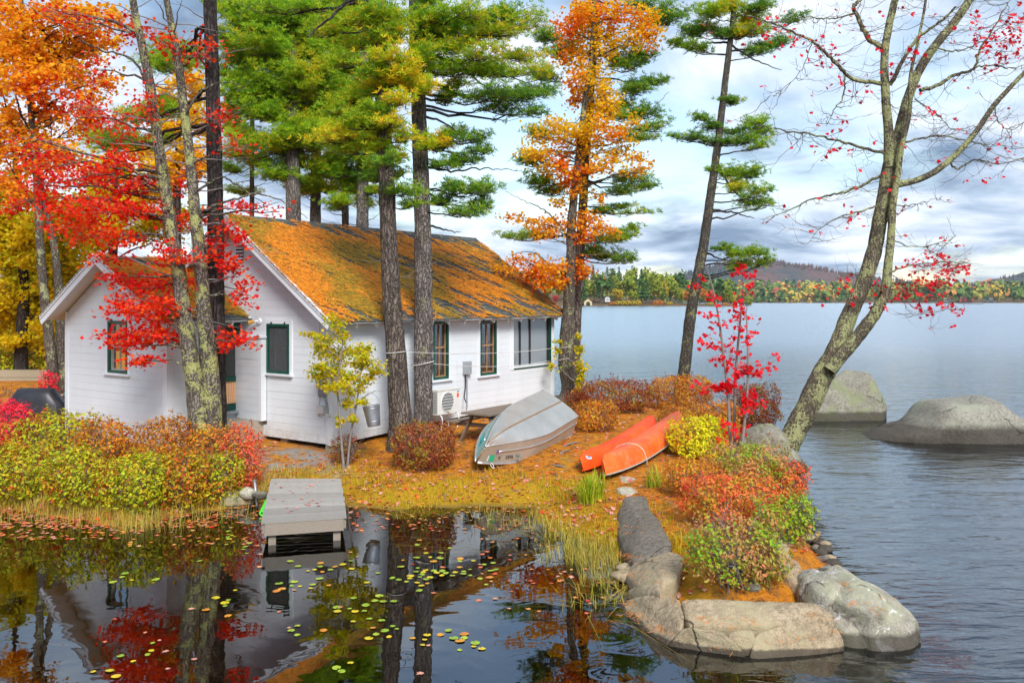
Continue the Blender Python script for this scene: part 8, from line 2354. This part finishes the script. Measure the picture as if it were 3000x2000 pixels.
# ------------------------------------------------------------------ clothes lines
def rope(name, a, b, sag, r, label, mat='rope_white', n=24):
    t_ = np.linspace(0, 1, n)[:, None]
    path = a + (b - a) * t_ - Z3 * sag * 4 * t_ * (1 - t_)
    m = MB(); m.tube(path, r, 6)
    return m, label, name, mat
pa, pbx, pg = PY(1160, 1031, 18.4), PY(1241, 1064, 19.6), PY(1655, 1016, 25.0)
def ring(m, c, r, tilt=.0, rr=.008):
    m.tube([c + np.array([math.cos(a) * r, math.sin(a) * r, tilt * math.cos(a)]) for a in np.linspace(0, 2 * math.pi, 25)], rr, 6, cap=False)
m, lab, nm, mt = rope('clothes_line', pa + np.array([.2, .05, 0]), pg + np.array([-.14, -.1, 0]), .10, .006, 'upper thin white clothes line from the dark pine to the golden maple')
ring(m, pa, .225, .02); ring(m, pg, .21, .02)
setprops(m.build(nm, MATS[mt], smooth=True, recenter=True), lab, 'rope')
pg2 = PY(1652, 1050, 25.0)
m, lab, nm, mt = rope('clothes_line', pbx + np.array([.2, -.03, 0]), pg2 + np.array([-.16, -.1, 0]), .14, .006, 'lower white clothes line tied round the grey pine')
ring(m, pbx, .235, .05, .011); ring(m, pg2, .235, .05)
setprops(m.build(nm, MATS[mt], smooth=True, recenter=True), lab, 'rope')
m = MB(); a = PY(1202, 1078, 18.9); m.tube(resample([PY(1165, 1092, 18.2), PY(1200, 1080, 18.6), PY(1213, 1068, 19.4)], 10), .007, 6)
setprops(m.build('knotted_rope', MATS['rope'], smooth=True, recenter=True), 'short dark rope knotted between the two big pines', 'rope')
# small dead twigs among the needles
pos = land_samples(2600, -6.5, 7.5, 9, 25, lambda x, y, d: (d > .1) * .2)
mb = MB()
for p in pos:
    a_ = gr.uniform(0, 6.28); l_ = gr.uniform(.06, .22); dv = np.array([math.cos(a_), math.sin(a_), 0]) * l_
    q = p + dv; q[2] = gz(q[0], q[1])
    mb.tube([p + Z3 * .018, (p + q) / 2 + Z3 * .03 + gr.normal(size=3) * .008, q + Z3 * .016], [.006, .005, .003], 4, cap=False)
setprops(mb.build('dead_twigs', MATS['twig_grey']), 'small grey dead twigs strewn over the needle litter', 'twigs', None, 'stuff')
# sticks and roots near the boat
for i, (x0, y0, x1, y1) in enumerate([(1650, 1308, 1700, 1296), (1618, 1362, 1665, 1372), (1640, 1330, 1668, 1322), (1560, 1300, 1590, 1312), (1835, 1205, 1862, 1190)]):
    a, b = ground_at(x0, y0), ground_at(x1, y1)
    m = MB(); m.tube(resample([a + Z3 * .0, (a + b) / 2 + Z3 * .035 + gr.normal(size=3) * .02, b], 8), np.linspace(.022, .010, 8), 7)
    o = m.build('exposed_root', MATS['twig_grey'], smooth=True, recenter=True)
    setprops(o, 'grey exposed root or stick on the needle-covered ground around the boat', 'root', 'sticks and roots around the boat')
SC.render.film_transparent = False
# ------------------------------------------------------------------ lake air: far hills fade towards pale blue
hm_ = mk_mesh('haze', [(-4200, -420, -5.2), (4200, -420, -5.2), (4200, 3100, -5.2), (-4200, 3100, -5.2), (-4200, -420, 170), (4200, -420, 170), (4200, 3100, 170), (-4200, 3100, 170)], [BOXQ])
hz_ = bpy.data.materials.new('haze'); hz_.use_nodes = True
_n = hz_.node_tree.nodes; _n.clear()
_o = _n.new('ShaderNodeOutputMaterial'); _v = _n.new('ShaderNodeVolumePrincipled')
_v.inputs['Color'].default_value = (.82, .90, 1.0, 1); _v.inputs['Density'].default_value = .00006
hz_.node_tree.links.new(_v.outputs[0], _o.inputs['Volume'])
_h = link('haze', hm_, hz_)
setprops(_h, 'thin pale haze in the air over the lake', 'haze', None, 'stuff')
